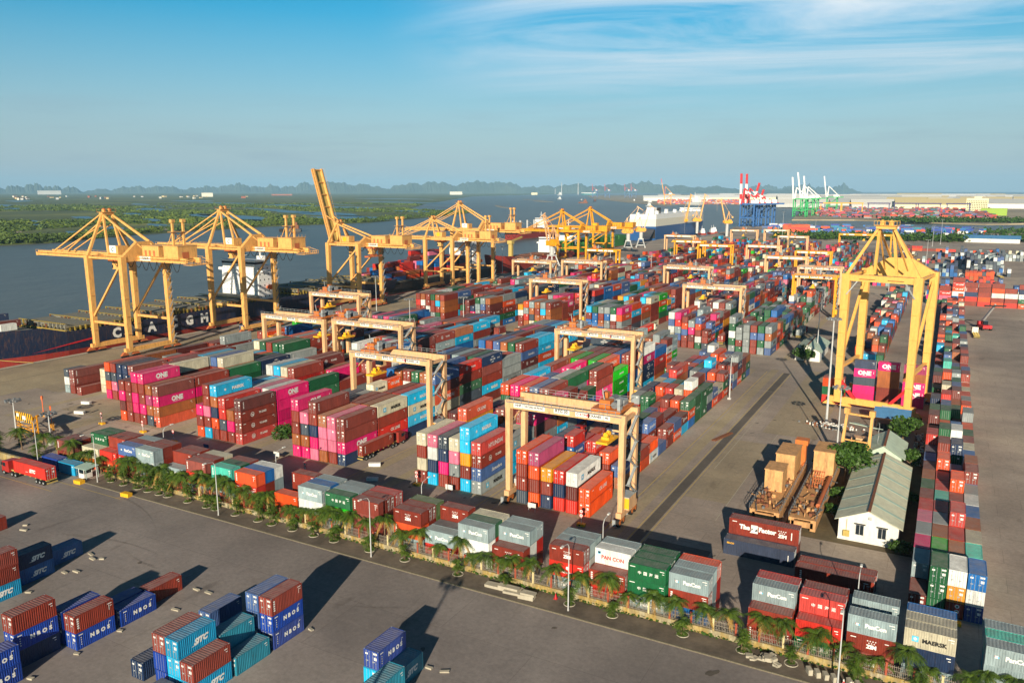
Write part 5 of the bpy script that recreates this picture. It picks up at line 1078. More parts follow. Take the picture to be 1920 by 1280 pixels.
# small craft
def boat(x, y, label, s=1.0, hull='hullred', house='shipwhite', name='boat', rz=None):
    e = empty(name, (x, y, W), label, 'boat', 'small craft out on the river', R.uniform(0, 3) if rz is None else rz); L = 14 * s; w = 2.6 * s
    m = MB(); pt = [(-w, 0), (w, 0), (w, L * .7), (0, L), (-w, L * .7)]; m.prism([(a, b, -.5) for a, b in pt], (0, 0, 2.0 * s)); m.build('hull', hull, e)
    m = MB(); m.box(-w * .7, L * .1, 1.5 * s, w * .7, L * .45, 4.2 * s); m.box(-w * .5, L * .16, 4.2 * s, w * .5, L * .36, 6.0 * s); m.build('wheelhouse', house, e)
    m = MB(); m.beam((0, L * .4, 4 * s), (0, L * .4, 8.5 * s), .2 * s, .2 * s); m.build('mast', house, e); return e
BO = [(-960, 1017, 'low dark barge near the marsh bank', 2.6, 'hullblack', 'rust', 2.2), (-2634, 5596, 'white boat under the pale chimney', 3.2, 'lgrey', 'shipwhite', 1), (-1940, 4632, 'small dark tug below the far ports', 2.4, 'hullblack', 'rust', 1), (-1735, 4031, 'brown barge in the middle of the river', 3.6, 'rust', 'rust', 1.9),
      (-1480, 4330, 'white work boat right of the brown barge', 2.6, 'shipwhite', 'shipwhite', 1), (-1130, 3300, 'white boat near the orange port', 2.6, 'lgrey', 'shipwhite', 1), (-4700, 10000, 'far white ship left of the grey car ship', 7, 'lgrey', 'shipwhite', 1), (-2150, 4900, 'dark fishing boat in open water', 2, 'hullblack', 'lgrey', 1), (-1820, 5000, 'small pale launch in open water', 1.8, 'lgrey', 'shipwhite', 1)]
for b in BO: boat(*b[:3], b[3], b[4], b[5], rz=b[6])
e, L = ship('car_carrier', 'distant grey and white car ship moored below the tall chimney', -4750, 10800, 11020, 34, 30, 'shipwhite', 'hullteal', 22, 60, rz=math.radians(-75)); bridge(e, 190, 30, 30, 44, 14)
for i, (x, y, lb) in enumerate(((-330, 1236, 'white tug with red hull moored at the corner basin, left'), (-322, 1262, 'white tug moored at the corner basin, middle'), (-326, 1290, 'white tug with tall mast at the corner basin, right'))): boat(x - 6, y, lb, 1.6, 'hullred', 'shipwhite', 'tug_boat', .6)
boat(-1050, 3800, 'white ferry behind the blue cranes', 7, 'lgrey', 'shipwhite', 'ferry', 1.2)
# tall chimneys and pylons towards the hills
for i, (px, d, hh, rr) in enumerate(((1053, 13500, 195, 8), (1084, 12800, 185, 8), (1041, 14500, 95, 6))):
    a = azp(px); m = MB(); m.tube([(0, 0, -1), (0, 0, hh)], [rr, rr * .6], 14); o = m.build('chimney', 'lgrey'); o.location = (-math.sin(a) * d, math.cos(a) * d, 0); tag(o, ('tall pale chimney in front of the hills, left of two', 'tall pale chimney above the distant car ship', 'short slim chimney left of the tall ones')[i], 'chimney', 'distant chimneys')

# ---------------------------------------------------------------- trucks and yard machines
def truck(loc, rz, label, cabm='truckred', L=12.4, group='container trucks'):
    """local +y is forward; bed from y=-L/2 to L/2, cab ahead of it"""
    e = empty('container_truck', loc, label, 'truck', group, rz); hl = L / 2
    m = MB()
    for s in (-1, 1): m.box(s * .55 - .1, -hl, 1.0, s * .55 + .1, hl + 3.6, 1.28)
    for k in range(7): m.box(-1.2, -hl + k * L / 6.2, 1.1, 1.2, -hl + k * L / 6.2 + .25, 1.3)
    m.box(-1.2, -hl - .25, .5, 1.2, -hl - .1, .75); m.build('chassis', 'ropey', e)
    for yy in (-hl + 1.2, -hl + 2.5, -hl + 3.8, hl - .6, hl + .75, hl + 3.9):
        for s in (-1, 1):
            w = MB(); w.wheel((s * 1.0, yy, .5), .5, .5, 'X', 0, 14); wo = w.build('wheel', ['rubber', 'galv'], e); w = MB(); w.wheel((s * 1.02, yy, .5), .24, .54, 'X', 0, 10); w.build('rim', 'galv', wo)
    m = MB(); y0, y1 = hl + 1.9, hl + 4.6
    m.prism([(-1.22, y0, .75), (-1.22, y1 + .1, .75), (-1.22, y1, 2.0), (-1.22, y1 - .25, 3.2), (-1.22, y0, 3.45)], (2.44, 0, 0), 0)
    m.quad((-1.1, y1 + .02, 2.02), (1.1, y1 + .02, 2.02), (1.05, y1 - .2, 3.1), (-1.05, y1 - .2, 3.1), 1)
    for s in (-1, 1): m.box(s * 1.225 - .01, y1 - 1.5, 2.0, s * 1.225 + .01, y1 - .4, 2.9, 1); m.box(s * 1.3 - .1, y1 - .3, 2.2, s * 1.3 + .1, y1 - .15, 2.9, 2)
    m.box(-1.25, y1 + .05, .55, 1.25, y1 + .2, 1.0, 2); m.build('cab', [cabm, 'glass', 'dark'], e)
    for s in (-1, 1): m = MB(); m.box(s * .95 - .18, y1 + .2, .85, s * .95 + .18, y1 + .25, 1.1); m.build('headlight', 'white', e)
    return e
def loose(x, y, z, ori, c, lg, label, L=12.19, h=2.7, rz=None):
    bd, rf, drs = cont_meshes(L, h, lg, c); q = empty('shipping_container', (x, y, z), label, 'shipping container', GRP, rz if rz is not None else (0 if ori == 'Y' else math.pi / 2))
    for nm, me in (('body', bd), ('roof', rf), ('door', drs[0]), ('door', drs[2])): o = bpy.data.objects.new(nm, me); COL.objects.link(o); o.parent = q; o.color = PCL[c]
truck((-177.2, 98.9, 0), math.pi / 2, 'red truck hauling a red container along the road by the guard booth', 'truckred'); loose(-177.2, 98.9, 1.32, 'X', 'R', 'sitc', 'red container with slanted white lettering riding on the truck by the booth')
truck((-121, 150.4, 0), 0, 'dark red truck parked beside the pink block', 'hullred'); loose(-121, 150.2, 1.32, 'Y', 'r', 'vt', 'rust brown container on the trailer beside the pink block')
truck((-122, 304.5, 0), -math.pi / 2, 'truck in the cross lane carrying a dark container', 'cabin'); loose(-122, 304.5, 1.32, 'X', 'd', 'cma', 'dark grey container with winged lettering riding in the cross lane')
truck((-281, 262, 0), 0, 'truck waiting under the second quay crane with a navy container', 'craney'); loose(-281, 262, 1.32, 'Y', 'n', 'cma', 'navy container on the truck under the second quay crane')
truck((-284, 356, 0), 0, 'truck under the raised boom crane with red container', 'truckred'); loose(-284, 356, 1.32, 'Y', 'R', 'ck', 'bright red container on the truck under the raised boom crane')
loose(-174.3, 105.7, .12, 'X', 'C', '', 'cyan blue container standing beside the guard booth', 6.06, 2.59); loose(-181.5, 106.2, .12, 'X', 'N', '', 'royal blue roofed container behind the red truck', 6.06, 2.59)
for i, (x, y) in enumerate(((14.2, 408), (-33, 900), (-30, 880), (-22, 805), (36, 700))): truck((x, y, 0), R.uniform(-.3, .3), ('green grey truck beside the reach stacker', 'tiny white truck on the far apron', 'tiny dark truck on the far apron', 'yellow truck among the dark stacks', 'truck at the far right edge')[i], ('cabin', 'cabin', 'steel', 'yel', 'steel')[i], 9)
for k, (x, y, ln, c, lg) in enumerate(((-81.6, 178, 'fifth lane near the front', 'n', 'cma'), (-118, 232, 'fourth lane beyond the first gantry', 'r', ''), (-152.6, 176, 'third lane beside the tall pink wall', 'o', 'hyu'), (-184.2, 190, 'second lane in the front half', 'W', 'mae'), (-184.2, 262, 'second lane in the back half', 'c', 'mae'), (-152.6, 250, 'third lane in the back half', 'r', 'ts'), (-81.6, 268, 'fifth lane near the cross lane', 'g', ''), (-118, 345, 'fourth lane in the second field', 'R', 'ck'), (-81.6, 340, 'fifth lane in the second field', 'r', ''), (-55, 372, 'sixth lane in the second field', 'k', 'mae'))):
    truck((x, y, 0), 0, f'truck standing in the {ln}', ('truckred', 'cabin', 'carblue')[k % 3]); loose(x, y, 1.32, 'Y', c, lg, f'{PC[c][1]} container riding on the truck in the {ln}')
# reach stacker
e = empty('reach_stacker', (18, 432, 0), 'red reach stacker with long grey boom raised beside the right-hand block', 'reach stacker', None, math.radians(200))
m = MB(); m.box(-2, -3.6, 1, 2, 3.6, 2.4); m.box(-1.9, -3.8, 2.4, 1.9, -1.8, 3.6); m.build('body', 'cranred', e)
for s in (-1, 1):
    for y in (-2.6, 2.6): m = MB(); m.wheel((s * 1.8, y, .85), .85, .9, 'X', 0, 14); m.build('wheel', 'rubber', e)
m = MB(); m.beam((0, -3, 3.4), (0, 9, 13), 1.0, 1.1, 0, .7, .8); m.build('boom', 'lgrey', e)
m = MB(); m.box(-4.5, 8.4, 12.2, 4.5, 9.6, 12.8); m.beam((0, 9, 13), (0, 9, 12.6), .8, .8); m.build('spreader', 'dark', e)
m = MB(); m.box(-1.0, -.6, 2.4, 1.0, 1.2, 4.2); m.build('cab', 'glass', e)

M['tanrust'] = plain('tanrust', 'c49462', .75, 0, .4, 1.2)
# dismantled yellow machinery platforms
def platform(x0, x1, y0, y1, label, seed):
    e = empty('crane_platform', ((x0 + x1) / 2, (y0 + y1) / 2, 0), label, 'crane section', 'dismantled yellow crane platforms'); q = random.Random(seed); w = (x1 - x0) / 2; l = (y1 - y0) / 2
    m = MB()
    for s in (-1, 1): m.box(s * w * .8 - .5, -l, .3, s * w * .8 + .5, l, 2.3)
    m.box(-w, -l, 2.3, w, l, 2.5)
    for k in range(9): m.box(-w * .8, -l + k * l / 4.2, .8, w * .8, -l + k * l / 4.2 + .5, 1.9)
    m.build('deck', 'tanrust', e)
    m = MB()
    for s in (-1, 1):
        for k in range(int(2 * l / 1.6)): y = -l + k * 1.6; m.beam((s * w, y, 2.5), (s * w, y, 3.6), .07, .07)
        for z in (3.0, 3.6): m.beam((s * w, -l, z), (s * w, l, z), .07, .07)
    m.build('handrail', 'steel', e)
    m = MB()
    for k in range(46):
        a, b_ = q.uniform(-w * .8, w * .6), q.uniform(-l * .95, l * .9); s = q.uniform(.15, .7); m.box(a, b_, 2.5, a + s, b_ + s * q.uniform(.6, 1.6), 2.5 + q.uniform(.2, 1.0), q.choice([0, 1, 2]))
    for k in range(40): a, b_ = q.uniform(-w, w), q.uniform(-l, l * .6); m.beam((a, b_, 2.7), (a + q.uniform(-1.5, 1.5), b_ + q.uniform(-5, 5), 2.7 + q.uniform(0, .8)), .16, .16, q.choice([0, 1, 2]))
    m.build('deck_machinery', ['tanrust', 'rust', 'steel'], e); return e
M['machhouse'] = plain('machine_house_paint', 'cfa068', .6, 0, .35, 1.5)
def house(e, x0, y0, x1, y1, z0, z1, mat='machhouse', roof='tanrust'):
    m = MB(); m.box(x0, y0, z0, x1, y1, z1, 0); m.box(x0 - .15, y0 - .15, z1, x1 + .15, y1 + .15, z1 + .18, 1)
    for k in range(2): m.box(x0 + .5 + k * 1.6, y0 - .03, z0 + .2, x0 + 1.5 + k * 1.6, y0 - .005, z0 + 2.2, 2)
    m.build('machinery_house', [mat, roof, 'tanrust'], e)
e = platform(-30.2, -24.4, 153.8, 189, 'yellow crane platform with two orange houses behind the slogan container', 1); house(e, -2.4, -6, 1.2, -.5, 2.5, 7.0); house(e, -1.8, 2.5, 2.2, 11, 2.5, 8.0)
m = MB(); m.box(1.0, 13.5, 2.5, 2.8, 15.2, 7.5); m.box(.4, 13, 7.5, 3.2, 15.6, 8.6); m.box(-1.6, 14, 2.5, -.8, 14.8, 6.5); m.beam((1, 14, 6), (-1, 14.4, 6), .3, .3); m.build('hoist_unit', 'rtgorange', e)
e = platform(-22.6, -17.6, 153.2, 193, 'yellow crane platform with one orange house beside the big tree', 2); house(e, -1.9, 6, 2.3, 13.5, 2.5, 8.2)
m = MB()
for k in range(5): m.beam((-1 + k * .5, -1, 2.6), (-1 + k * .5, 2.2, 5.2), .14, .14); m.beam((-1, -1 + k * .8, 2.6 + k * .6), (1, -1 + k * .8, 2.6 + k * .6), .14, .14)
m.tube([(2.0, -14, 3.4), (2.0, 4, 3.4)], .45, 10); m.build('lattice_and_pipe', 'boggie', e)
e = empty('hazard_portal', (-214.5, 119, 0), 'black and yellow striped height gauge portal by the gate', 'portal'); e.scale = (.8, .8, .72)
m = MB()
for s in (-1, 1):
    for dy in (-.8, .8): m.beam((s * 5, dy, 0), (s * 5, dy, 7.5), .35, .35)
    for k in range(4): m.beam((s * 5, -.8, k * 1.8), (s * 5, .8, k * 1.8 + 1.8), .14, .14)
for k in range(3): m.beam((-5, -.8, .3 + k * 1.2), (5, -.8, 1.5 + k * 1.2), .16, .16); m.beam((5, -.8, .3 + k * 1.2), (-5, -.8, 1.5 + k * 1.2), .16, .16)
m.build('frame', 'craney', e)
m = MB(); m.box(-5.2, -.95, 4.6, 5.2, -.85, 8.2, 0)
for k in range(9): x = -5.2 + k * 1.2; m.poly([(x, -.965, 4.6), (x + .55, -.965, 4.6), (min(5.2, x + 2.0), -.965, 8.2), (min(5.2, x + 1.45), -.965, 8.2)], 1)
m.box(-3.4, -1.0, 6.4, -2.2, -.97, 7.6, 2); m.box(-.2, -1.0, 5.6, 1.6, -.97, 7.0, 2); m.build('striped_panel', ['yel', 'dark', 'white'], e)
for i, (x, y, a) in enumerate(((-226.5, 131, -.9), (-214, 125.5, -.5))):
    e = empty('barrier_gate', (x, y, 0), ('yellow barrier boom standing open behind the striped portal', 'yellow barrier boom near the striped portal')[i], 'barrier', 'yellow barriers', a); m = MB(); m.box(-.5, -.5, 0, .5, .5, 1.4); m.build('post', 'craney', e); m = MB(); m.beam((0, 0, 1.2), (9, 0, 1.6), .5, .5); m.build('arm', 'craney', e)
    m = MB(); m.beam((.5, 0, 1.3), (.5, 0, 6), .18, .18); m.box(.2, -.2, 5.2, .8, .2, 6.2); m.build('signal', 'orange', e)
# ---------------------------------------------------------------- yard buildings
def gable(name, label, x0, y0, x1, y1, hw, hr, wall, roof, axis='Y', wins=(), cat='building', over=.6, strips=0, door=None):
    """ridge runs along AXIS; windows: (x, z, w, h) on the -y face"""
    e = empty(name, ((x0 + x1) / 2, (y0 + y1) / 2, 0), label, cat); a, b = (x1 - x0) / 2, (y1 - y0) / 2
    m = MB()
    if axis == 'Y':
        m.prism([(-a, -b, 0), (a, -b, 0), (a, -b, hw), (0, -b, hr), (-a, -b, hw)], (0, 2 * b, 0))
    else: m.prism([(-a, -b, 0), (-a, b, 0), (-a, b, hw), (-a, 0, hr), (-a, -b, hw)], (2 * a, 0, 0))
    m.box(-a - .06, -b - .06, 0, a + .06, b + .06, .35); m.build('wall', wall, e)
    m = MB(); k = over * (hr - hw) / (a if axis == 'Y' else b)
    if axis == 'Y':
        for s in (-1, 1):
            p = [(s * (a + over), -b - over, hw - k + .05), (s * (a + over), b + over, hw - k + .05), (0, b + over, hr + .05), (0, -b - over, hr + .05)]; m.prism(p if s > 0 else p[::-1], (0, 0, .1))
            for j in range(strips): y = -b + (j + .6) * 2 * b / strips; m.prism([(s * (a + over), y, hw - k + .16), (s * (a + over), y + .9, hw - k + .16), (0, y + .9, hr + .16), (0, y, hr + .16)], (0, 0, .03), 1)
        m.box(-.25, -b - over, hr + .1, .25, b + over, hr + .28, 2)
    else:
        for s in (-1, 1):
            p = [(-a - over, s * (b + over), hw - k + .05), (a + over, s * (b + over), hw - k + .05), (a + over, 0, hr + .05), (-a - over, 0, hr + .05)]; m.prism(p, (0, 0, .1))
        m.box(-a - over, -.25, hr + .1, a + over, .25, hr + .28, 2)
    m.build('roof', [roof, 'roofpale', 'rust'], e)
    for (x, z, w, h) in wins:
        f = MB(); f.box(x - w / 2 - .1, -b - .06, z - .1, x + w / 2 + .1, -b - .02, z + h + .1, 0); f.box(x - w / 2 - .3, -b - .5, z + h + .2, x + w / 2 + .3, -b, z + h + .28, 1); fo = f.build('window', ['lgrey', 'dark'], e)
        g = MB(); g.box(x - w / 2, -b - .09, z, x - .04, -b - .065, z + h); g.box(x + .04, -b - .09, z, x + w / 2, -b - .065, z + h); g.build('pane', 'glass', fo)
    if door: x, w, h = door; d = MB(); d.box(x - w / 2, -b - .08, .05, x + w / 2, -b - .03, h); d.build('door', 'steel', e)
    return e
e = gable('office_house', 'long white walled house with pale sheet roof beside the big tree', -13.6, 153.2, -3.4, 190, 4.2, 6.4, 'wallwhite', 'sheetroof', 'Y', ((-1.4, 1.5, 1.3, 1.9), (2.4, 1.5, 1.3, 1.9)), 'house', .7, 6)
m = MB(); m.tube([(0 + .5 * math.cos(t), -18.5, 5.0 + .35 * math.sin(t)) for t in [0]] + [(.0, -18.44, 5.0)], .3, 12); m.build('vent', 'lgrey', e)
m = MB(); m.box(-4.2, -18.95, .9, -3.1, -18.42, 2.0); m.box(-3.7, -18.6, 2, -3.64, -18.5, 4.2); m.build('meter_box', 'ropey', e)
gable('shed', 'small pale green gabled shed behind the long white house', -12.6, 196, -5.2, 209, 4.4, 6.6, 'sheetpale', 'sheetpale', 'Y', (), 'shed', .8)
gable('guard_office', 'little cream house with blue green roof and a bush at its wall', -48.6, 318, -39.6, 342, 4.0, 6.2, 'wallwhite', 'sheetpale', 'Y', ((-2.5, 1.4, 1.2, 1.4), (2.2, 1.4, 1.2, 1.4)), 'house', .8, 0, (0, 1.1, 2.2))
e = empty('open_shed', (-9.5, 235, 0), 'open shed with blue sheet roof under the inland crane', 'shed')
m = MB(); m.prism([(-4.6, -4.2, 4.0), (4.6, -4.2, 4.0), (4.6, 1, 5.6), (-4.6, 1, 5.6)], (0, 0, .12), 0); m.prism([(-4.6, 1, 5.6), (4.6, 1, 5.6), (4.6, 4.4, 4.8), (-4.6, 4.4, 4.8)], (0, 0, .12), 1); m.build('roof', ['sheetblue', 'sheetroof'], e)
for x in (-4.3, 0, 4.3):
    for y in (-3.9, 4.0): m = MB(); m.beam((x, y, 0), (x, y, 4.1 if y < 0 else 4.9), .2, .2); m.build('post', 'steel', e)
m = MB(); m.box(-3.6, -2, 0, 3.4, 2.6, 1.8); m.build('stored_goods', 'dark', e)
e = empty('guard_booth', (-168.6, 105.3, .15), 'white guard booth with pale canopy at the left end of the fence', 'booth')
m = MB(); m.box(-1, -1, 0, 1, 1, 1.1, 0); [m.box(sx * .95 - .06, sy * .95 - .06, 1.1, sx * .95 + .06, sy * .95 + .06, 2.4, 0) for sx in (-1, 1) for sy in (-1, 1)]; m.box(-.9, -.9, 1.1, .9, .9, 2.3, 1); m.build('cabin', ['wallwhite', 'glass'], e)
m = MB(); m.prism([(-1.7, -1.6, 2.45), (2.6, -1.6, 2.45), (2.6, 1.7, 2.75), (-1.7, 1.7, 2.75)], (0, 0, .12)); m.beam((2.4, -1.4, 0), (2.4, -1.4, 2.5), .1, .1); m.beam((2.4, 1.5, 0), (2.4, 1.5, 2.7), .1, .1); m.build('canopy', 'roofpale', e)
# test frame: tall yellow portal with sheet canopy
e = empty('lifting_frame', (-15.4, 196.5, 0), 'slim yellow lifting frame beside the tall tree and light mast', 'frame', None, math.radians(-8))
for s in (-1, 1): m = MB(); m.beam((s * 3.1, 0, 0), (s * 2.8, 3, 12.4), .7, .7, 0, .55, .55); m.box(s * 2.8 - .6, 2.4, 12.2, s * 2.8 + .6, 3.6, 13.6); m.build('leg', 'cream', e)
m = MB(); m.beam((-2.8, 3, 12.2), (2.8, 3, 12.2), .4, .4); m.beam((-3.0, 1.5, 6.2), (3.0, 1.5, 6.2), .3, .3); m.beam((-3, 1.5, 6.2), (0, .6, 1.4), .22, .22); m.beam((3, 1.5, 6.2), (0, .6, 1.4), .22, .22); m.build('cross_brace', 'cream', e)
m = MB(); m.prism([(-2.4, 4, 9.6), (3.8, 4, 9.2), (4.6, 7, 8.4), (-2, 8, 8.8)], (0, 0, .15)); m.build('sheet_canopy', 'sheetpale', e)
m = MB()
for k in range(10): m.beam((4.4, 3 + (k % 2) * .8, k * 1.1), (4.4, 3 + ((k + 1) % 2) * .8, k * 1.1 + 1.1), .1, .1)
m.build('ladder', 'galv', e)
e = empty('site_container', (-11.5, 213.5, 0), 'rusty peach coloured cabin lying under the lifting frame', 'cabin')
m = MB(); m.box(-6, -1.3, .2, 6, 1.3, 2.8)
for k in range(24): m.box(-5.9 + k * .5, -1.34, .4, -5.7 + k * .5, -1.3, 2.6)
m.build('body', 'rtg', e); m = MB(); m.box(-5.2, -1.4, .5, -3.8, -1.36, 2.4); m.box(-2.5, -1.4, .5, -1.2, -1.36, 2.4); m.build('door', 'dark', e)
e = empty('fork_lift', (-9.4, 205.5, 0), 'small yellow and red fork lift beside the pale green shed', 'fork lift')
m = MB(); m.box(-1, -1.5, .5, 1, 1.5, 1.6, 0); m.box(-1, -1.6, .4, 1, -1.2, 1.2, 1); m.box(-.9, -.8, 3.0, .9, 1.0, 3.15, 0); [m.beam((sx * .85, sy, 1.6), (sx * .85, sy, 3.0), .1, .1) for sx in (-1, 1) for sy in (-.7, .9)]; m.build('body', ['yel', 'cranred'], e)
for s in (-1, 1):
    for y in (-1, 1): m = MB(); m.wheel((s * .95, y, .45), .45, .35, 'X', 0, 12); m.build('wheel', 'rubber', e)
m = MB(); m.beam((-.4, 1.7, .2), (-.4, 1.7, 3.2), .14, .14); m.beam((.4, 1.7, .2), (.4, 1.7, 3.2), .14, .14); m.box(-.6, 1.75, .2, -.4, 2.8, .28); m.box(.4, 1.75, .2, .6, 2.8, .28); m.build('mast', 'dark', e)

# ---------------------------------------------------------------- fence
FX0, FX1 = -164.0, 38.0
e = empty('perimeter_fence', (0, 0, 0), 'long fence of white bars on a stained yellowish low wall behind the palms', 'fence')
m = MB()
k = 0; x = FX0
while x < FX1: m.box(x, 108.02, .15, min(x + 9.9, FX1), 108.30 + (.012 if k % 2 else 0), 1.12 + (.02 if k % 3 == 0 else 0)); x += 9.9; k += 1
m.build('base_wall', 'fencewall', e)
x = FX0; k = 0
while x < FX1:
    m = MB(); m.box(x - .13, 108.03, 1.12, x + .13, 108.28, 2.95); m.box(x - .18, 107.98, 2.95, x + .18, 108.33, 3.05); m.build('post', 'postred' if k % 3 else 'creamwall', e)
    m = MB(); n = 13; w = (3.3 - .3) / n
    for j in range(n):
        xx = x + .22 + j * w; m.box(xx, 108.13, 1.14, xx + .05, 108.17, 2.72 + (.12 if j % 2 else 0))
    for z in (1.3, 1.95, 2.55): m.box(x + .13, 108.14, z, x + 3.17, 108.17, z + .06)
    for j in range(3):
        c = x + .6 + j
        for a in (-1, 1):
            for b_ in (-1, 1): m.beam((c + a * .26, 108.12, 1.62), (c, 108.12, 1.62 + b_ * .27), .04, .04)
    m.build('railing', 'railwhite' if x > -104 else 'rust', e); x += 3.3; k += 1
e = empty('boundary_wall', (-196, 103.5, 0), 'short stained yellow wall left of the gate', 'wall'); m = MB(); m.box(-12, -.2, 0, 8, .2, 1.6); m.box(-12, -.28, 1.6, 8, .28, 1.72); m.build('wall', 'fencewall', e)

# ---------------------------------------------------------------- palms and trees
def frond(m, o, az, L, droop, w, n, q, mat=0):
    pts = []; u = Vector((math.cos(az), math.sin(az), 0)); el = q.uniform(.5, 1.25)
    for k in range(n + 1):
        t = k / n; pts.append(Vector(o) + u * (L * (t * math.cos(el) + .28 * t * t)) + Vector((0, 0, L * (math.sin(el) * t - droop * t * t))))
    side = Vector((-u.y, u.x, 0))
    for k in range(n):
        a, b = pts[k], pts[k + 1]; t = (k + .5) / n; ln = w * math.sin(math.pi * (.12 + .82 * t)) ** .7
        for s in (-1, 1):
            tip = side * s * ln + Vector((0, 0, -ln * q.uniform(.35, .7))) + (b - a) * .9; d = (b - a) * .34
            m.quad(a, a + d, a + d * .6 + tip, a + tip * .96, mat)
            a2 = a + (b - a) * .5; m.quad(a2, a2 + d, a2 + d * .6 + tip * .97, a2 + tip * .93, mat)
        m.quad(a - side * .025, a + side * .025, b + side * .018, b - side * .018, mat)
def palm_proto(h, seed, nf=15, L=2.1):
    q = random.Random(seed); e = bpy.data.objects.new('palm_tree', None); COL.objects.link(e)
    bx_, by_ = q.uniform(-.5, .5), q.uniform(-.4, .4); pts = [(bx_ * t * t, by_ * t * t, h * t) for t in [k / 8 for k in range(9)]]
    m = MB(); m.tube(pts, [.19, .15, .135, .125, .12, .115, .11, .12, .09], 9)
    for k in range(1, 20): z = h * k / 20; t = z / h; m.tube([(bx_ * t * t, by_ * t * t, z), (bx_ * t * t, by_ * t * t, z + .04)], .15, 8)
    m.build('trunk', 'bark', e)
    m = MB(); o = Vector(pts[-1])
    for k in range(nf): frond(m, o + Vector((0, 0, q.uniform(-.2, .15))), k * 2.4 + q.uniform(-.3, .3), L * q.uniform(.85, 1.15), q.uniform(.65, 1.15), .62, 9, q)
    for k in range(4): frond(m, o + Vector((0, 0, -.25)), q.uniform(0, 6.3), L * .8, 1.6, .45, 7, q, 1)
    m.build('crown', ['palmleaf', 'palmdry'], e); return e
def areca_proto(seed, hmax=4.2):
    q = random.Random(seed); e = bpy.data.objects.new('areca_palm', None); COL.objects.link(e); st = MB(); m = MB()
    for k in range(9):
        h = hmax * q.uniform(.25, 1); a = q.uniform(0, 6.3); r = q.uniform(.05, .45); b = Vector((r * math.cos(a), r * math.sin(a), 0)); tp = b * 2.0 + Vector((0, 0, h)); st.tube([b, (b + tp) * .5 + Vector((0, 0, .1)), tp], [.06, .05, .04], 6)
        for j in range(7): frond(m, tp, j * .9 + q.uniform(-.3, .3), q.uniform(1.0, 1.6), q.uniform(.5, 1.0), .42, 7, q)
    for j in range(16): frond(m, (0, 0, .2), j * .4, q.uniform(.8, 1.3), q.uniform(.5, .9), .4, 6, q)
    st.build('stem', 'bark', e); m.build('crown', ['palmleaf', 'palmdry'], e); return e
PP = [palm_proto(4.3, 1, 20, 2.7), palm_proto(5.2, 2, 21, 2.8), palm_proto(3.6, 3, 18, 2.5), palm_proto(4.8, 4, 22, 3.0)]; AP = [areca_proto(11), areca_proto(12, 3.4), areca_proto(13, 4.8)]
used = set()
def place(protos, i, x, y, z, s, label, cat, group):
    p = protos[i % len(protos)]; o = p if p.name not in used else copy_tree(p); used.add(p.name)
    o.location = (x, y, z); o.rotation_euler.z = R.uniform(0, 6.28); o.scale = (s, s, s * R.uniform(.9, 1.1)); tag(o, label, cat, group)
x = -160.0; k = 0
PX = []
while x < 36:
    PX.append(x); x += R.uniform(2.4, 4.6) if x > -96 else R.uniform(1.2, 3.0)
for k, x in enumerate(PX):
    place(PP, R.randrange(4), x, 108.85 + R.uniform(-.1, .25), 0, R.uniform(.68, 1.04), f'single trunk palm just inside the fence, {nth(k + 1) if k < 89 else "one"} from the booth', 'palm tree', 'palms along the fence')
x = -161.0; k = 0
while x < 36:
    place(AP, R.randrange(3), x, 106.4 + R.uniform(-.3, .3), .15, R.uniform(.62, .95), f'bushy many stemmed palm on the pavement strip, {nth(k + 1)} from the booth', 'palm', 'bushy palms on the pavement')
    m = MB(); m.tube([(x + .9 * math.cos(t), 106.4 + .9 * math.sin(t), .2) for t in [j * math.pi / 8 for j in range(17)]], .08, 5, 0, False); tag(m.build('planting_ring', 'concrete'), f'round concrete planting ring on the pavement, {nth(k + 1)} from the booth', 'planting ring', 'planting rings')
    x += R.uniform(6.5, 11.5) if x > -100 else R.uniform(2.6, 6.8); k += 1
for k, (x, y) in enumerate(((-206, 112), (-201.5, 110), (-197, 113), (-193, 109), (-189.5, 112), (-208, 106), (-203, 105), (-184, 113), (-180, 110), (-176.5, 108.6), (-172.5, 108.8), (-168, 108.7))):
    place(PP if k % 3 else AP, R.randrange(3), x, y, 0, R.uniform(.9, 1.2), f'palm in the dense clump by the gate, {nth(k + 1)} in it', 'palm tree', 'palms in the clump by the gate')
def tree(name, label, x, y, h, r, seed, n=1500, leaf=.42, mat='leaf', trunk=True, group=None, cat='tree', sq=.75):
    q = random.Random(seed); e = empty(name, (x, y, 0), label, cat, group)
    t = MB(); th = h * .42
    t.tube([(0, 0, 0), (.1, .05, th * .5), (.15, -.1, th)], [.3, .24, .2], 9)
    cl = []
    for k in range(9):
        a = k * 2.4; rr = r * q.uniform(.25, .8); c = Vector((rr * math.cos(a), rr * math.sin(a), th + (h - th) * q.uniform(.1, .85))); cl.append((c, r * q.uniform(.34, .55))); t.tube([(.15, -.1, th * .9), tuple(Vector((.15, -.1, th)) * .4 + c * .6), tuple(c)], [.14, .08, .03], 6)
    t.build('trunk', 'bark', e); m = MB()
    for k in range(n):
        c, rr = q.choice(cl); d = Vector((q.gauss(0, 1), q.gauss(0, 1), q.gauss(0, 1))).normalized() * rr * q.uniform(.55, 1.08); p = c + Vector((d.x, d.y, d.z * sq))
        if p.z < .15: continue
        u = Vector((q.gauss(0, 1), q.gauss(0, 1), q.gauss(0, .6))).normalized(); v = u.cross(Vector((q.gauss(0, 1), q.gauss(0, 1), q.gauss(0, 1)))).normalized(); s = leaf * q.uniform(.6, 1.3)
        m.quad(p - u * s, p - v * s * .6, p + u * s, p + v * s * .6)
    m.build('crown', mat, e)
M['far_palette'] = None
tree('broadleaf_tree', 'big dark green tree between the platform and the white house', -16.0, 186, 8.2, 6.2, 1, 3200, .5)
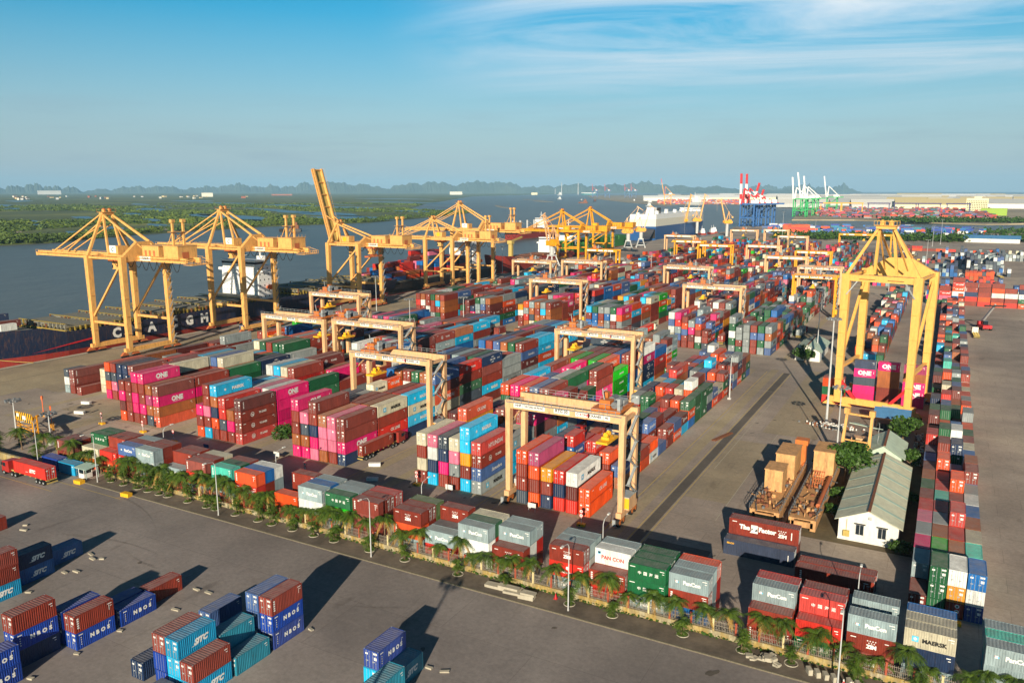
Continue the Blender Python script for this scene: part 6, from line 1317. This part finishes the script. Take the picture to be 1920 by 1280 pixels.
tree('broadleaf_tree', 'round tree beside the blue roofed shed', -6.2, 222, 6.8, 3.8, 2, 1500, .42)
tree('broadleaf_tree', 'small tree at the corner of the pale green shed', -3.4, 200, 5.0, 2.8, 3, 900, .36)
tree('shrub', 'low green shrub at the front corner of the white house', -3.0, 151.6, 2.2, 2.4, 4, 800, .3, 'leaf', True, None, 'shrub')
tree('shrub', 'shrub between the yellow platform and the house', -15.6, 163, 2.4, 1.6, 5, 500, .3, 'leaf', True, None, 'shrub')
tree('shrub', 'second shrub between the yellow platform and the house', -15.9, 172, 3.4, 2.0, 6, 600, .3, 'leaf', True, None, 'shrub')
tree('shrub', 'low shrub along the right wall of the white house', -2.2, 178, 2.6, 1.8, 7, 600, .3, 'leaf', True, None, 'shrub')
tree('shrub', 'leafy green bush at the foot of the pink container block', -149.8, 148.5, 3.2, 3.4, 8, 1200, .34, 'leaf', True, None, 'shrub')
tree('broadleaf_tree', 'small round tree before the little cream house', -44.6, 315.6, 5.6, 4.2, 9, 1300, .4)
m = MB(); q = random.Random(4)
for k in range(2600):   # creeper and weeds along the fence foot
    x = q.uniform(-160, 34); y = q.choice([q.uniform(107.5, 108.0), q.uniform(108.4, 109.4)]); z = q.uniform(.2, .6) if x > -100 else q.uniform(.2, 2.4); s = q.uniform(.12, .3); a = q.uniform(0, 6.3); u = Vector((math.cos(a), math.sin(a), q.uniform(-.4, .4))) * s; v = Vector((-math.sin(a), math.cos(a), q.uniform(.2, 1))) * s * .7
    p = Vector((x, y, z)); m.quad(p - u, p - v, p + u, p + v)
tag(m.build('weeds', 'leaf'), 'creeping weeds along the foot of the fence', 'weeds', None, 'stuff')

# ---------------------------------------------------------------- lamps, masts, signs
def lamp_proto(h, arm):
    e = bpy.data.objects.new('street_lamp', None); COL.objects.link(e)
    m = MB(); m.tube([(0, 0, 0), (0, 0, .5), (0, 0, h)], [.16, .11, .07], 8); m.build('pole', 'lgrey', e)
    m = MB(); m.tube([(0, 0, h), (0, arm * .5, h + .7), (0, arm * 2.2, h + 1.0)], [.07, .055, .05], 7); m.build('arm', 'lgrey', e)
    m = MB(); m.box(-.16, arm * 2.1 if arm > 0 else arm * 2.9, h + .92, .16, arm * 2.9 if arm > 0 else arm * 2.1, h + 1.1); m.build('lamp_head', 'wallwhite', e); return e
LP = [lamp_proto(10.6, -1)]; LB = [lamp_proto(8.6, 1)]
for k, x in enumerate((-185.4, -163.2, -124.6, -85.8, -47.1, -7.8)): place(LP, 0, x, 104.5, .15, 1, f'street lamp on the kerb pavement with arm over the road, {nth(k + 1)} from the gate', 'street lamp', 'kerb street lamps'); 
for k, x in enumerate((-159.3, -123.2, -85.1, -47.5, -7.2)): place(LB, 0, x, 108.9 if 0 else 119.4, 0, 1, f'street lamp behind the fence containers, {nth(k + 1)} from the gate', 'street lamp', 'inner street lamps')
for o in list(COL.objects):
    if o.name.startswith('street_lamp'): o.rotation_euler = (0, 0, 0); o.scale = (1, 1, 1)
def mast(x, y, h, label, big=False, k=0):
    e = empty('light_mast', (x, y, 0), label, 'light mast', 'floodlight masts in the yard'); m = MB(); m.tube([(0, 0, 0), (0, 0, h)], [.36 if big else .24, .16 if big else .1], 10); m.box(-.5, -.5, 0, .5, .5, .5); m.build('pole', 'lgrey', e)
    m = MB(); m.tube([(1.6 * math.cos(t), 1.6 * math.sin(t), h) for t in [j * math.pi / 6 for j in range(13)]], .08, 5, 0, False); m.beam((-1.6, 0, h), (1.6, 0, h), .1, .1); m.beam((0, -1.6, h), (0, 1.6, h), .1, .1)
    for j in range(8): a = j * math.pi / 4; m.box(1.7 * math.cos(a) - .3, 1.7 * math.sin(a) - .3, h - .35, 1.7 * math.cos(a) + .3, 1.7 * math.sin(a) + .3, h + .15)
    m.build('floodlight_ring', 'steel', e)
for a in ((-25.7, 230.4, 30.2, 'tall thick light mast in the scrap island left of the inland crane', True), (-19.2, 197.2, 19, 'light mast beside the yellow lifting frame'), (-169.1, 268.9, 22.5, 'light mast in the third lane before the cross lane'), (-187, 257, 22, 'light mast beside the joined cream gantries'),
          (-252, 318, 22, 'light mast near the white ship bridge'), (-303.4, 539.8, 22, 'light mast on the quay edge by the red bow'), (-178.6, 527, 22.1, 'light mast in the middle of the second field'), (-290, 732, 25, 'light mast right of the yellow quay cranes'),
          (-29, 517, 12.7, 'short light mast seen through the inland crane'), (-14.9, 721, 25.6, 'light mast beside the dark stacks, far right'), (-17.2, 1059, 24, 'far light mast by the tree belt, left of two', ), (-9.5, 1106, 30, 'far light mast by the tree belt, right of two'),
          (-42.1, 328.6, 21, 'light mast beside the little cream house'), (-199, 1126, 36, 'far tall light mast left of the creek'), (-165.7, 1187, 26, 'far light mast before the blue yard'), (-56.4, 246, 14, 'thin light mast at the end of the sixth lane'), (-199.1, 116.1, 8.3, 'thin light pole behind the gate palms'), (-217.9, 118, 9, 'thin light pole behind the striped portal')): mast(*a[:4], len(a) > 4)
# the mast outside the frame whose shadow lies on the near apron
mast(-43.5, 27, 27, 'light mast on the near apron, its shadow across the asphalt', True)
def sign(x, y, label, two=True):
    e = empty('road_sign', (x, y, 0), label, 'road sign', 'lane end signs'); m = MB(); m.beam((0, 0, .5), (0, 0, 3.2), .09, .09); m.build('post', 'wallwhite', e); m = MB(); m.box(-.8, -.5, 0, .8, .5, .5, 0); m.box(-.4, -.52, .1, .0, .52, .4, 1); m.build('base', ['yel', 'dark'], e)
    for z in (3.0, 2.15):
        m = MB(); m.wheel((0, -.08, z), .42, .04, 'Y', 0, 18); m.wheel((0, -.11, z), .31, .03, 'Y', 1, 16); m.box(-.12, -.135, z - .14, .12, -.128, z + .14, 2); m.build('sign_face', ['cranred', 'white', 'dark'], e)
for k, (x, y) in enumerate(((-204.5, 134), (-172.8, 132.5), (-125, 130), (-99.3, 137.6), (-58.4, 135.2), (5.9, 129.1), (-187.5, 134.4))): sign(x, y, ('round signs on a post before the magenta block', 'round signs on a post before the cyan block', 'round signs on a post before the pink block', 'round signs on a post before the tall fourth block', 'round signs on a post before the orange block', 'round signs on a post before the right-hand block', 'round signs between the first two dark blocks')[k])
for k, (x, y) in enumerate(((-90.5, 137.2), (-70, 136.6), (-39.9, 123.2), (3.4, 129.2), (-139.5, 135.5), (-159.5, 131.5))):
    e = empty('marker_board', (x, y, 0), f'small board on legs at the {nth(k + 1)} gap of the block fronts', 'board', 'small boards at block fronts'); m = MB(); m.box(-.9, -.05, .8, .9, .05, 1.9); m.build('board_face', 'carblue' if k in (2, 3, 5) else 'wallwhite', e)
    for s in (-1, 1): m = MB(); m.beam((s * .7, 0, 0), (s * .7, 0, 1), .08, .08); m.build('leg', 'lgrey', e)

# ---------------------------------------------------------------- blocks, slabs, rubble
def slabs(name, label, cat, group, items, mat='concrete'):
    for k, (x, y, z, a, b_, c, rz) in enumerate(items):
        m = MB(); q = random.Random(k + len(label)); j = lambda: q.uniform(-.05, .05)
        m.hexa([(-a + j(), -b_ + j(), 0), (a + j(), -b_ + j(), 0), (a + j(), b_ + j(), 0), (-a + j(), b_ + j(), 0), (-a + j(), -b_ + j(), c + j()), (a + j(), -b_ + j(), c), (a + j(), b_ + j(), c + j()), (-a + j(), b_ + j(), c)]); o = m.build(name, mat); o.location = (x, y, z); o.rotation_euler.z = rz
        tag(o, label[k] if isinstance(label, (list, tuple)) else label, cat, group)
q = random.Random(9); PW = ['at the foot of the royal blue box', 'beside the end of the lone rust box', 'on the apron near the slanted lettering boxes', 'beside the cyan stack', 'at the near corner of the teal box', 'left of the three tier lettered stack']
sl_ = [(-60.6, 105.6, .15, 1.9, .7, .45, .05), (-58.4, 106.4, .15, 2.1, .6, .4, -.03), (-57.2, 105.1, .15, 1.6, .6, .4, .1), (-58.2, 105.5, .6, 1.8, .55, .4, .02), (-54.6, 104.9, .15, 1.3, .7, .7, .1), (-54.3, 104.9, .85, 1.2, .6, .35, .06)]
slabs('concrete_slab', [f'pale concrete slab piled by the fence wall, {nth(k + 1)} of the pile' for k in range(6)], 'concrete slab', 'concrete slabs by the fence', sl_)
slabs('stone_block', [f'broken stone block heaped on the pavement, {nth(k + 1)} of the heap' for k in range(16)], 'stone block', 'broken stones on the pavement', [(-17.6 + q.uniform(-2.4, 2.4), 105.6 + q.uniform(-.8, .9), .15 + (.4 if k > 9 else 0), q.uniform(.3, .6), q.uniform(.25, .5), q.uniform(.25, .5), q.uniform(0, 3)) for k in range(16)], 'concrete')
slabs('kerb_block', [f'slanted red and white kerb stone by the fence foot, {nth(k + 1)} of the set' for k in range(6)], 'kerb stone', 'loose kerb stones', [(-11.5 + k * 1.05 + (.9 if k > 3 else 0), 105.2 - k * .05, .15, .28, .55, .8, .5) for k in range(6)], 'concrete')
FB = []
for x, y in ((-103.2, 53.9), (-103.3, 67.3), (-103.3, 60.5), (-101.2, 75.4), (-103.6, 81.4), (-101, 81.6), (-126.9, 67.6), (-128.4, 74.6), (-126.9, 75.8), (-131, 81.2), (-129, 80.2), (-127.5, 81.0), (-154, 83), (-152, 81.5), (-78.6, 81.2), (-57.6, 81.6), (-55.2, 81.9), (-103.2, 47.0)): FB.append((x, y, .005, q.uniform(.4, .8), .22, .22, q.uniform(-.3, .5)))
slabs('support_block', [f'low pale support block lying on the near apron, {nth(k + 1)} of them' for k in range(len(FB))], 'support block', 'support blocks on the apron', FB, 'concrete')
slabs('barrier_block', [('pale red and white block on the quay apron, upper', 'pale red and white block on the quay apron, lower', 'red and white block beside the truck lane of the pink block', 'red and white block nearer the fence stacks')[k] for k in range(4)], 'barrier block', 'red and white blocks', [(-228.6, 145.4, 0, 1.6, .5, .8, .2), (-220.2, 137.7, 0, 1.6, .5, .8, .3), (-115.5, 143.2, 0, 1.4, .45, .8, .5), (-110, 135.4, 0, 1.3, .45, .7, .5)], 'wallwhite')
slabs('yellow_block', ['yellow stone block on the kerb by the booth', 'yellow stone block on the kerb left of the first bush'], 'kerb block', 'yellow kerb blocks', [(-166.5, 102.3, 0, 1.1, .6, .8, .1), (-150.3, 102.4, 0, 1.1, .6, .8, .1)], 'yel')
m = MB()
for k in range(3): m.beam((-50 + k * .4, 201, .2), (-47.6 + k * .4, 210, .2), .3, .3)
tag(m.build('beam_pile', 'rust'), 'rusty long beams lying on the apron beside the dark lane', 'beam pile')
for k, (x, y) in enumerate(((-7.1, 104.6), (-6.2, 104.5), (-50.4, 106.9))):
    e = empty('traffic_cone', (x, y, .15), ('white banded cone under the last palms, left of two', 'white banded cone under the last palms, right of two', 'red cone before the fence wall')[k], 'traffic cone', 'traffic cones'); m = MB(); m.box(-.3, -.3, 0, .3, .3, .06); m.tube([(0, 0, .05), (0, 0, .9)], [.22, .05], 10); m.build('cone_body', 'wallwhite' if k < 2 else 'cranred', e); m = MB(); m.tube([(0, 0, .4), (0, 0, .6)], [.155, .12], 10); m.build('band', 'cranred', e)
m = MB(); q = random.Random(6)
for k in range(420): x, y = -24 + q.gauss(0, 2.6), 229.5 + q.gauss(0, 1.1); s = q.uniform(.15, .5); m.box(x, y, 0, x + s, y + s * q.uniform(.5, 1.5), q.uniform(.2, .8), q.choice([0, 0, 1, 2]))
tag(m.build('scrap_rubble', ['wallwhite', 'rust', 'steel']), 'heap of pale scrap around the tall mast', 'scrap', None, 'stuff')
m = MB(); q = random.Random(16)
for k in range(160): x, y = q.uniform(-3.6, -1.4), q.uniform(205, 232); s = q.uniform(.15, .6); m.box(x, y, 0, x + s, y + s * 1.5, q.uniform(.2, .7), q.choice([0, 1, 2]))
tag(m.build('scrap_rubble', ['wallwhite', 'rust', 'steel']), 'scattered scrap beside the right-hand block', 'scrap', None, 'stuff')

# ---------------------------------------------------------------- marsh and far vegetation
def inside(x, y, poly):
    c = False; n = len(poly)
    for i in range(n):
        x0, y0 = poly[i]; x1, y1 = poly[i - 1]
        if (y0 > y) != (y1 > y) and x < (x1 - x0) * (y - y0) / (y1 - y0) + x0: c = not c
    return c
def inpond(x, y):
    ca, sa = math.cos(math.radians(152)), math.sin(math.radians(152))
    for (a, b_, rx, ry) in PONDS:
        dx, dy = x - a, y - b_; u, v = dx * ca + dy * sa, -dx * sa + dy * ca
        if (u / rx) ** 2 + (v / ry) ** 2 < 1.25: return True
    return False
rs = np.random.RandomState(2)
def clump(m, x, y, z, r, h, n, q):
    for k in range(n):
        a, b_, c = q.uniform(0, 6.28), q.uniform(0, 1) ** .5 * r, q.uniform(.2, 1) * h; p = Vector((x + b_ * math.cos(a), y + b_ * math.sin(a), z + c * (1 - .5 * (b_ / r) ** 2)))
        s = r * q.uniform(.22, .5); t = q.uniform(0, 6.28); u = Vector((math.cos(t), math.sin(t), q.uniform(-.5, .5))) * s; v = Vector((-math.sin(t) * q.uniform(.2, 1), math.cos(t) * q.uniform(.2, 1), q.uniform(.3, 1))) * s * .8
        m.quad(p - u, p - v, p + u, p + v)
q = random.Random(31); m = MB(); cnt = 0
while cnt < 5200:
    d = 1050 + 3200 * q.random() ** 1.7; a = azp(q.uniform(-60, 900)); x, y = -math.sin(a) * d, math.cos(a) * d
    if not inside(x, y, ISL) or inpond(x, y): continue
    if math.sin(x * .0061 + 1.3 * math.sin(y * .0043)) + math.sin(y * .0087 + x * .003) < -.35: continue
    s = 1 + d / 2600; clump(m, x, y, -2.4, q.uniform(2, 5.5) * s, q.uniform(1.5, 5) * (1 if q.random() < .85 else 1.7), 13, q); cnt += 1
for k in range(900):   # denser wood along the bank
    i = q.randrange(1, 7); (xa, ya), (xb, yb) = ISL[i], ISL[i + 1]; t = q.random(); x, y = xa + (xb - xa) * t - q.uniform(4, 60), ya + (yb - ya) * t
    clump(m, x, y, -2.4, q.uniform(3, 6), q.uniform(5, 11), 16, q)
tag(m.build('mangrove_forest', 'mangrove'), 'mangrove wood covering the marsh across the river', 'mangrove wood', None, 'stuff')
m = MB()
for k in range(1300): x = q.uniform(-215, 420); y = 1185 + x * .12 + q.gauss(0, 18) + (30 if x > 20 else 0); clump(m, x, y, 0, q.uniform(3, 6), q.uniform(6, 13), 13, q)
for k in range(500): t = q.random(); x, y = -130 + t * 500, 1905 + t * 180 - abs(t - .4) * 120 + q.gauss(0, 22); clump(m, x, y, -1, q.uniform(5, 9), q.uniform(6, 13), 13, q)
for k in range(260): x = q.uniform(-120, 400); y = 1445 + x * .35 + q.gauss(0, 40); clump(m, x, y, -.5, q.uniform(4, 7), q.uniform(4, 8), 12, q)
tag(m.build('tree_belt_woods', 'leaf'), 'dark green tree belt along the creek behind the yard', 'tree belt', None, 'stuff')
# far villages, warehouses, tanks, port yards
def smallbuilding(name, label, x, y, w, d, h, wall, roof, group, cat, rz=0, flat=False):
    e = empty(name, (x, y, -1), label, cat, group, rz); m = MB(); m.box(-w / 2, -d / 2, 0, w / 2, d / 2, h); m.build('wall', wall, e); m = MB()
    if flat: m.box(-w / 2 - .5, -d / 2 - .5, h, w / 2 + .5, d / 2 + .5, h + .8)
    else: m.prism([(-w / 2 - 1, -d / 2 - 1, h), (w / 2 + 1, -d / 2 - 1, h), (w / 2 + 1, 0, h + d * .16), (-w / 2 - 1, 0, h + d * .16)], (0, 0, .4)); m.prism([(-w / 2 - 1, 0, h + d * .16), (w / 2 + 1, 0, h + d * .16), (w / 2 + 1, d / 2 + 1, h), (-w / 2 - 1, d / 2 + 1, h)], (0, 0, .4))
    m.build('roof', roof, e); return e
def at(px, d): a = azp(px); return -math.sin(a) * d, math.cos(a) * d
q = random.Random(77)
for k in range(34): x, y = at(q.uniform(0, 470), q.uniform(6500, 9500)); smallbuilding('village_house', 'small pale house in the far village across the marsh', x, y, q.uniform(14, 36), q.uniform(12, 22), q.uniform(7, 15), q.choice(['lgrey', 'cabin', 'brick', 'creamwall']), q.choice(['brick', 'roofpale', 'rust']), 'houses in the far village', 'house', q.uniform(0, 3))
for k, (px, d, w, h) in enumerate(((92, 15000, 330, 60), (388, 9000, 110, 40), (855, 12500, 190, 45), (528, 11000, 260, 16), (1002, 12000, 90, 32))): x, y = at(px, d); smallbuilding('pale_hall', ('long white apartment row on the far left horizon', 'white block above the far village', 'white halls on the shore below the hills', 'long reddish hall on the far shore', 'yellow white block on the far shore')[k], x, y, w, w * .25, h, ('lgrey', 'cabin', 'cabin', 'brick', 'hotel')[k], 'lgrey', 'pale halls on the far shore', 'building', azp(px), True)
for k in range(70):
    px = q.uniform(1250, 1900) if k < 40 else q.uniform(1560, 1900); d = q.uniform(3300, 8700) if px > 1500 else q.uniform(5200, 8700); x, y = at(px, d)
    smallbuilding('warehouse', 'long pale warehouse roof on the far shore', x, y, q.uniform(160, 420) * (.6 + d / 12000), q.uniform(70, 150), q.uniform(11, 18), q.choice(['wallwhite', 'lgrey', 'hotel']), q.choice(['wallwhite', 'lgrey', 'creamwall', 'shipwhite']), 'pale warehouses on the far shore', 'warehouse', azp(px) + q.uniform(-.15, .15))
for k, (px, d, r, h) in enumerate(((1692, 4300, 34, 20), (1718, 4350, 36, 21), (1740, 4300, 40, 22), (1768, 4350, 42, 22), (1703, 4700, 30, 18), (1836, 5200, 44, 32), (1858, 5200, 40, 30), (1800, 4500, 26, 18), (1862, 4300, 24, 20), (1880, 4300, 24, 20))):
    x, y = at(px, d); e = empty('storage_tank', (x, y, -1), f'white storage tank beyond the far port, {nth(k + 1)} counted', 'storage tank', 'white storage tanks'); m = MB(); m.tube([(0, 0, 0), (0, 0, h)], r, 24); m.build('shell', 'tank', e); m = MB(); m.tube([(0, 0, h), (0, 0, h + r * .1), (0, 0, h + r * .16)], [r, r * .6, r * .1], 24); m.build('roof', 'white', e)
x, y = at(1835, 2560); e = empty('apartment_tower', (x, y, -1), 'cream apartment tower with balconies above the far red stacks', 'building', None, azp(1835)); m = MB(); m.box(-26, -9, 0, 26, 9, 44); m.box(-8, -9, 44, 10, 9, 49); m.build('wall', 'hotel', e)
for i in range(9):
    for j in range(12): 
        if (i + j) % 1 == 0: m = MB(); m.box(-24 + j * 4.1, -9.1, 3 + i * 4.6, -21.6 + j * 4.1, -9.02, 5.4 + i * 4.6); m.build('window', 'glass', e) if i * 12 + j < 96 else None
m = MB(); m.box(-26.4, -9.4, 44, 26.4, 9.4, 44.6); m.build('roof', 'lgrey', e)
x, y = at(1868, 2500); smallbuilding('green_building', 'lime green building at the far right edge', x, y, 60, 20, 18, 'limeg', 'limeg', None, 'building', azp(1868), True)
x, y = at(1870, 1180); smallbuilding('blue_roof_hall', 'white hall with bright blue roof at the right edge', x, y, 60, 22, 6, 'wallwhite', 'sheetblue', None, 'hall', azp(1870))
x, y = at(1690, 1290); smallbuilding('blue_roof_hall', 'long pale roofed hall behind the inland crane top', x, y, 70, 14, 5, 'wallwhite', 'roofpale', None, 'hall', azp(1690))
def farboxes(name, label, spots, pal, hs):
    m = MB(); c = []; q = random.Random(len(spots))
    for (x, y, rz) in spots:
        for t in range(q.choice(hs)):
            cl = PCL[q.choice(pal)]; Mx = Matrix.Translation((x, y, -1 + t * 2.6)) @ Matrix.Rotation(rz, 4, 'Z'); b = MB(); L = q.choice([12.2, 12.2, 6.1]); b.box(-L / 2, -1.22, 0, L / 2, 1.22, 2.58); m.add(b, Mx); c += [cl] * 6
    o = m.build(name, 'stuffp'); a = o.data.color_attributes.new('Col', 'FLOAT_COLOR', 'CORNER'); a.data.foreach_set('color', np.repeat(np.array(c, dtype=np.float32), 4, axis=0).ravel()); tag(o, label, 'far containers', None, 'stuff')
sp_ = []
for i in range(520): px = q.uniform(1530, 1860); d = q.uniform(2150, 3000); x, y = at(px, d); sp_.append((x, y, azp(px)))
for i in range(230): px = q.uniform(1580, 1870); d = q.uniform(2120, 2200); x, y = at(px, d); sp_.append((x, y, azp(px)))
farboxes('far_port_containers', 'red and mixed container stacks of the port beyond the creek', sp_, 'rruRouuvkdgnsr', [2, 3, 4, 5, 5])
sp_ = []
for i in range(420): px = q.choice([q.uniform(1440, 1680), q.uniform(1440, 1680), q.uniform(1670, 1720), q.uniform(1700, 1735), q.uniform(1760, 1790), q.uniform(1810, 1850)]); d = q.uniform(1260, 1400); x, y = at(px, d); sp_.append((x, y, azp(px)))
farboxes('blue_yard_containers', 'blue and navy container stacks in the yard before the creek', sp_, 'nNbnNdsWTo', [2, 3, 4, 4, 5])
sp_ = []
for i in range(110): px = q.uniform(1478, 1516); d = q.uniform(1240, 1290); x, y = at(px, d); sp_.append((x, y, azp(px)))
farboxes('orange_yard_containers', 'orange container pile before the creek', sp_, 'oooRt', [3, 4, 5, 6])
sp_ = []
for i in range(560): px = q.uniform(1235, 1420); d = q.uniform(4000, 5000); x, y = at(px, d); sp_.append((x, y, azp(px)))
farboxes('distant_port_containers', 'orange red container yard on the far river bank', sp_, 'rorRoutbw', [3, 4, 5, 6])
for k in range(7):
    px = (1530, 1560, 1600, 1650, 1700, 1745, 1800)[k]; x, y = at(px, 2420); e = empty('far_yard_gantry', (x, y, -1), f'small distant gantry in the far port, {nth(k + 1)} from the green cranes', 'gantry crane', 'gantries in the far port', azp(px)); w = 26
    for s in (-1, 1): m = MB(); m.beam((s * w, 0, 0), (s * w, 0, 30), 2.4, 2.4); m.build('leg', ('purple', 'craney')[k in (1, 2)], e)
    m = MB(); m.beam((-w - 3, 0, 31), (w + 3, 0, 31), 2.4, 3); m.build('girder', ('purple', 'craney')[k in (1, 2)], e)
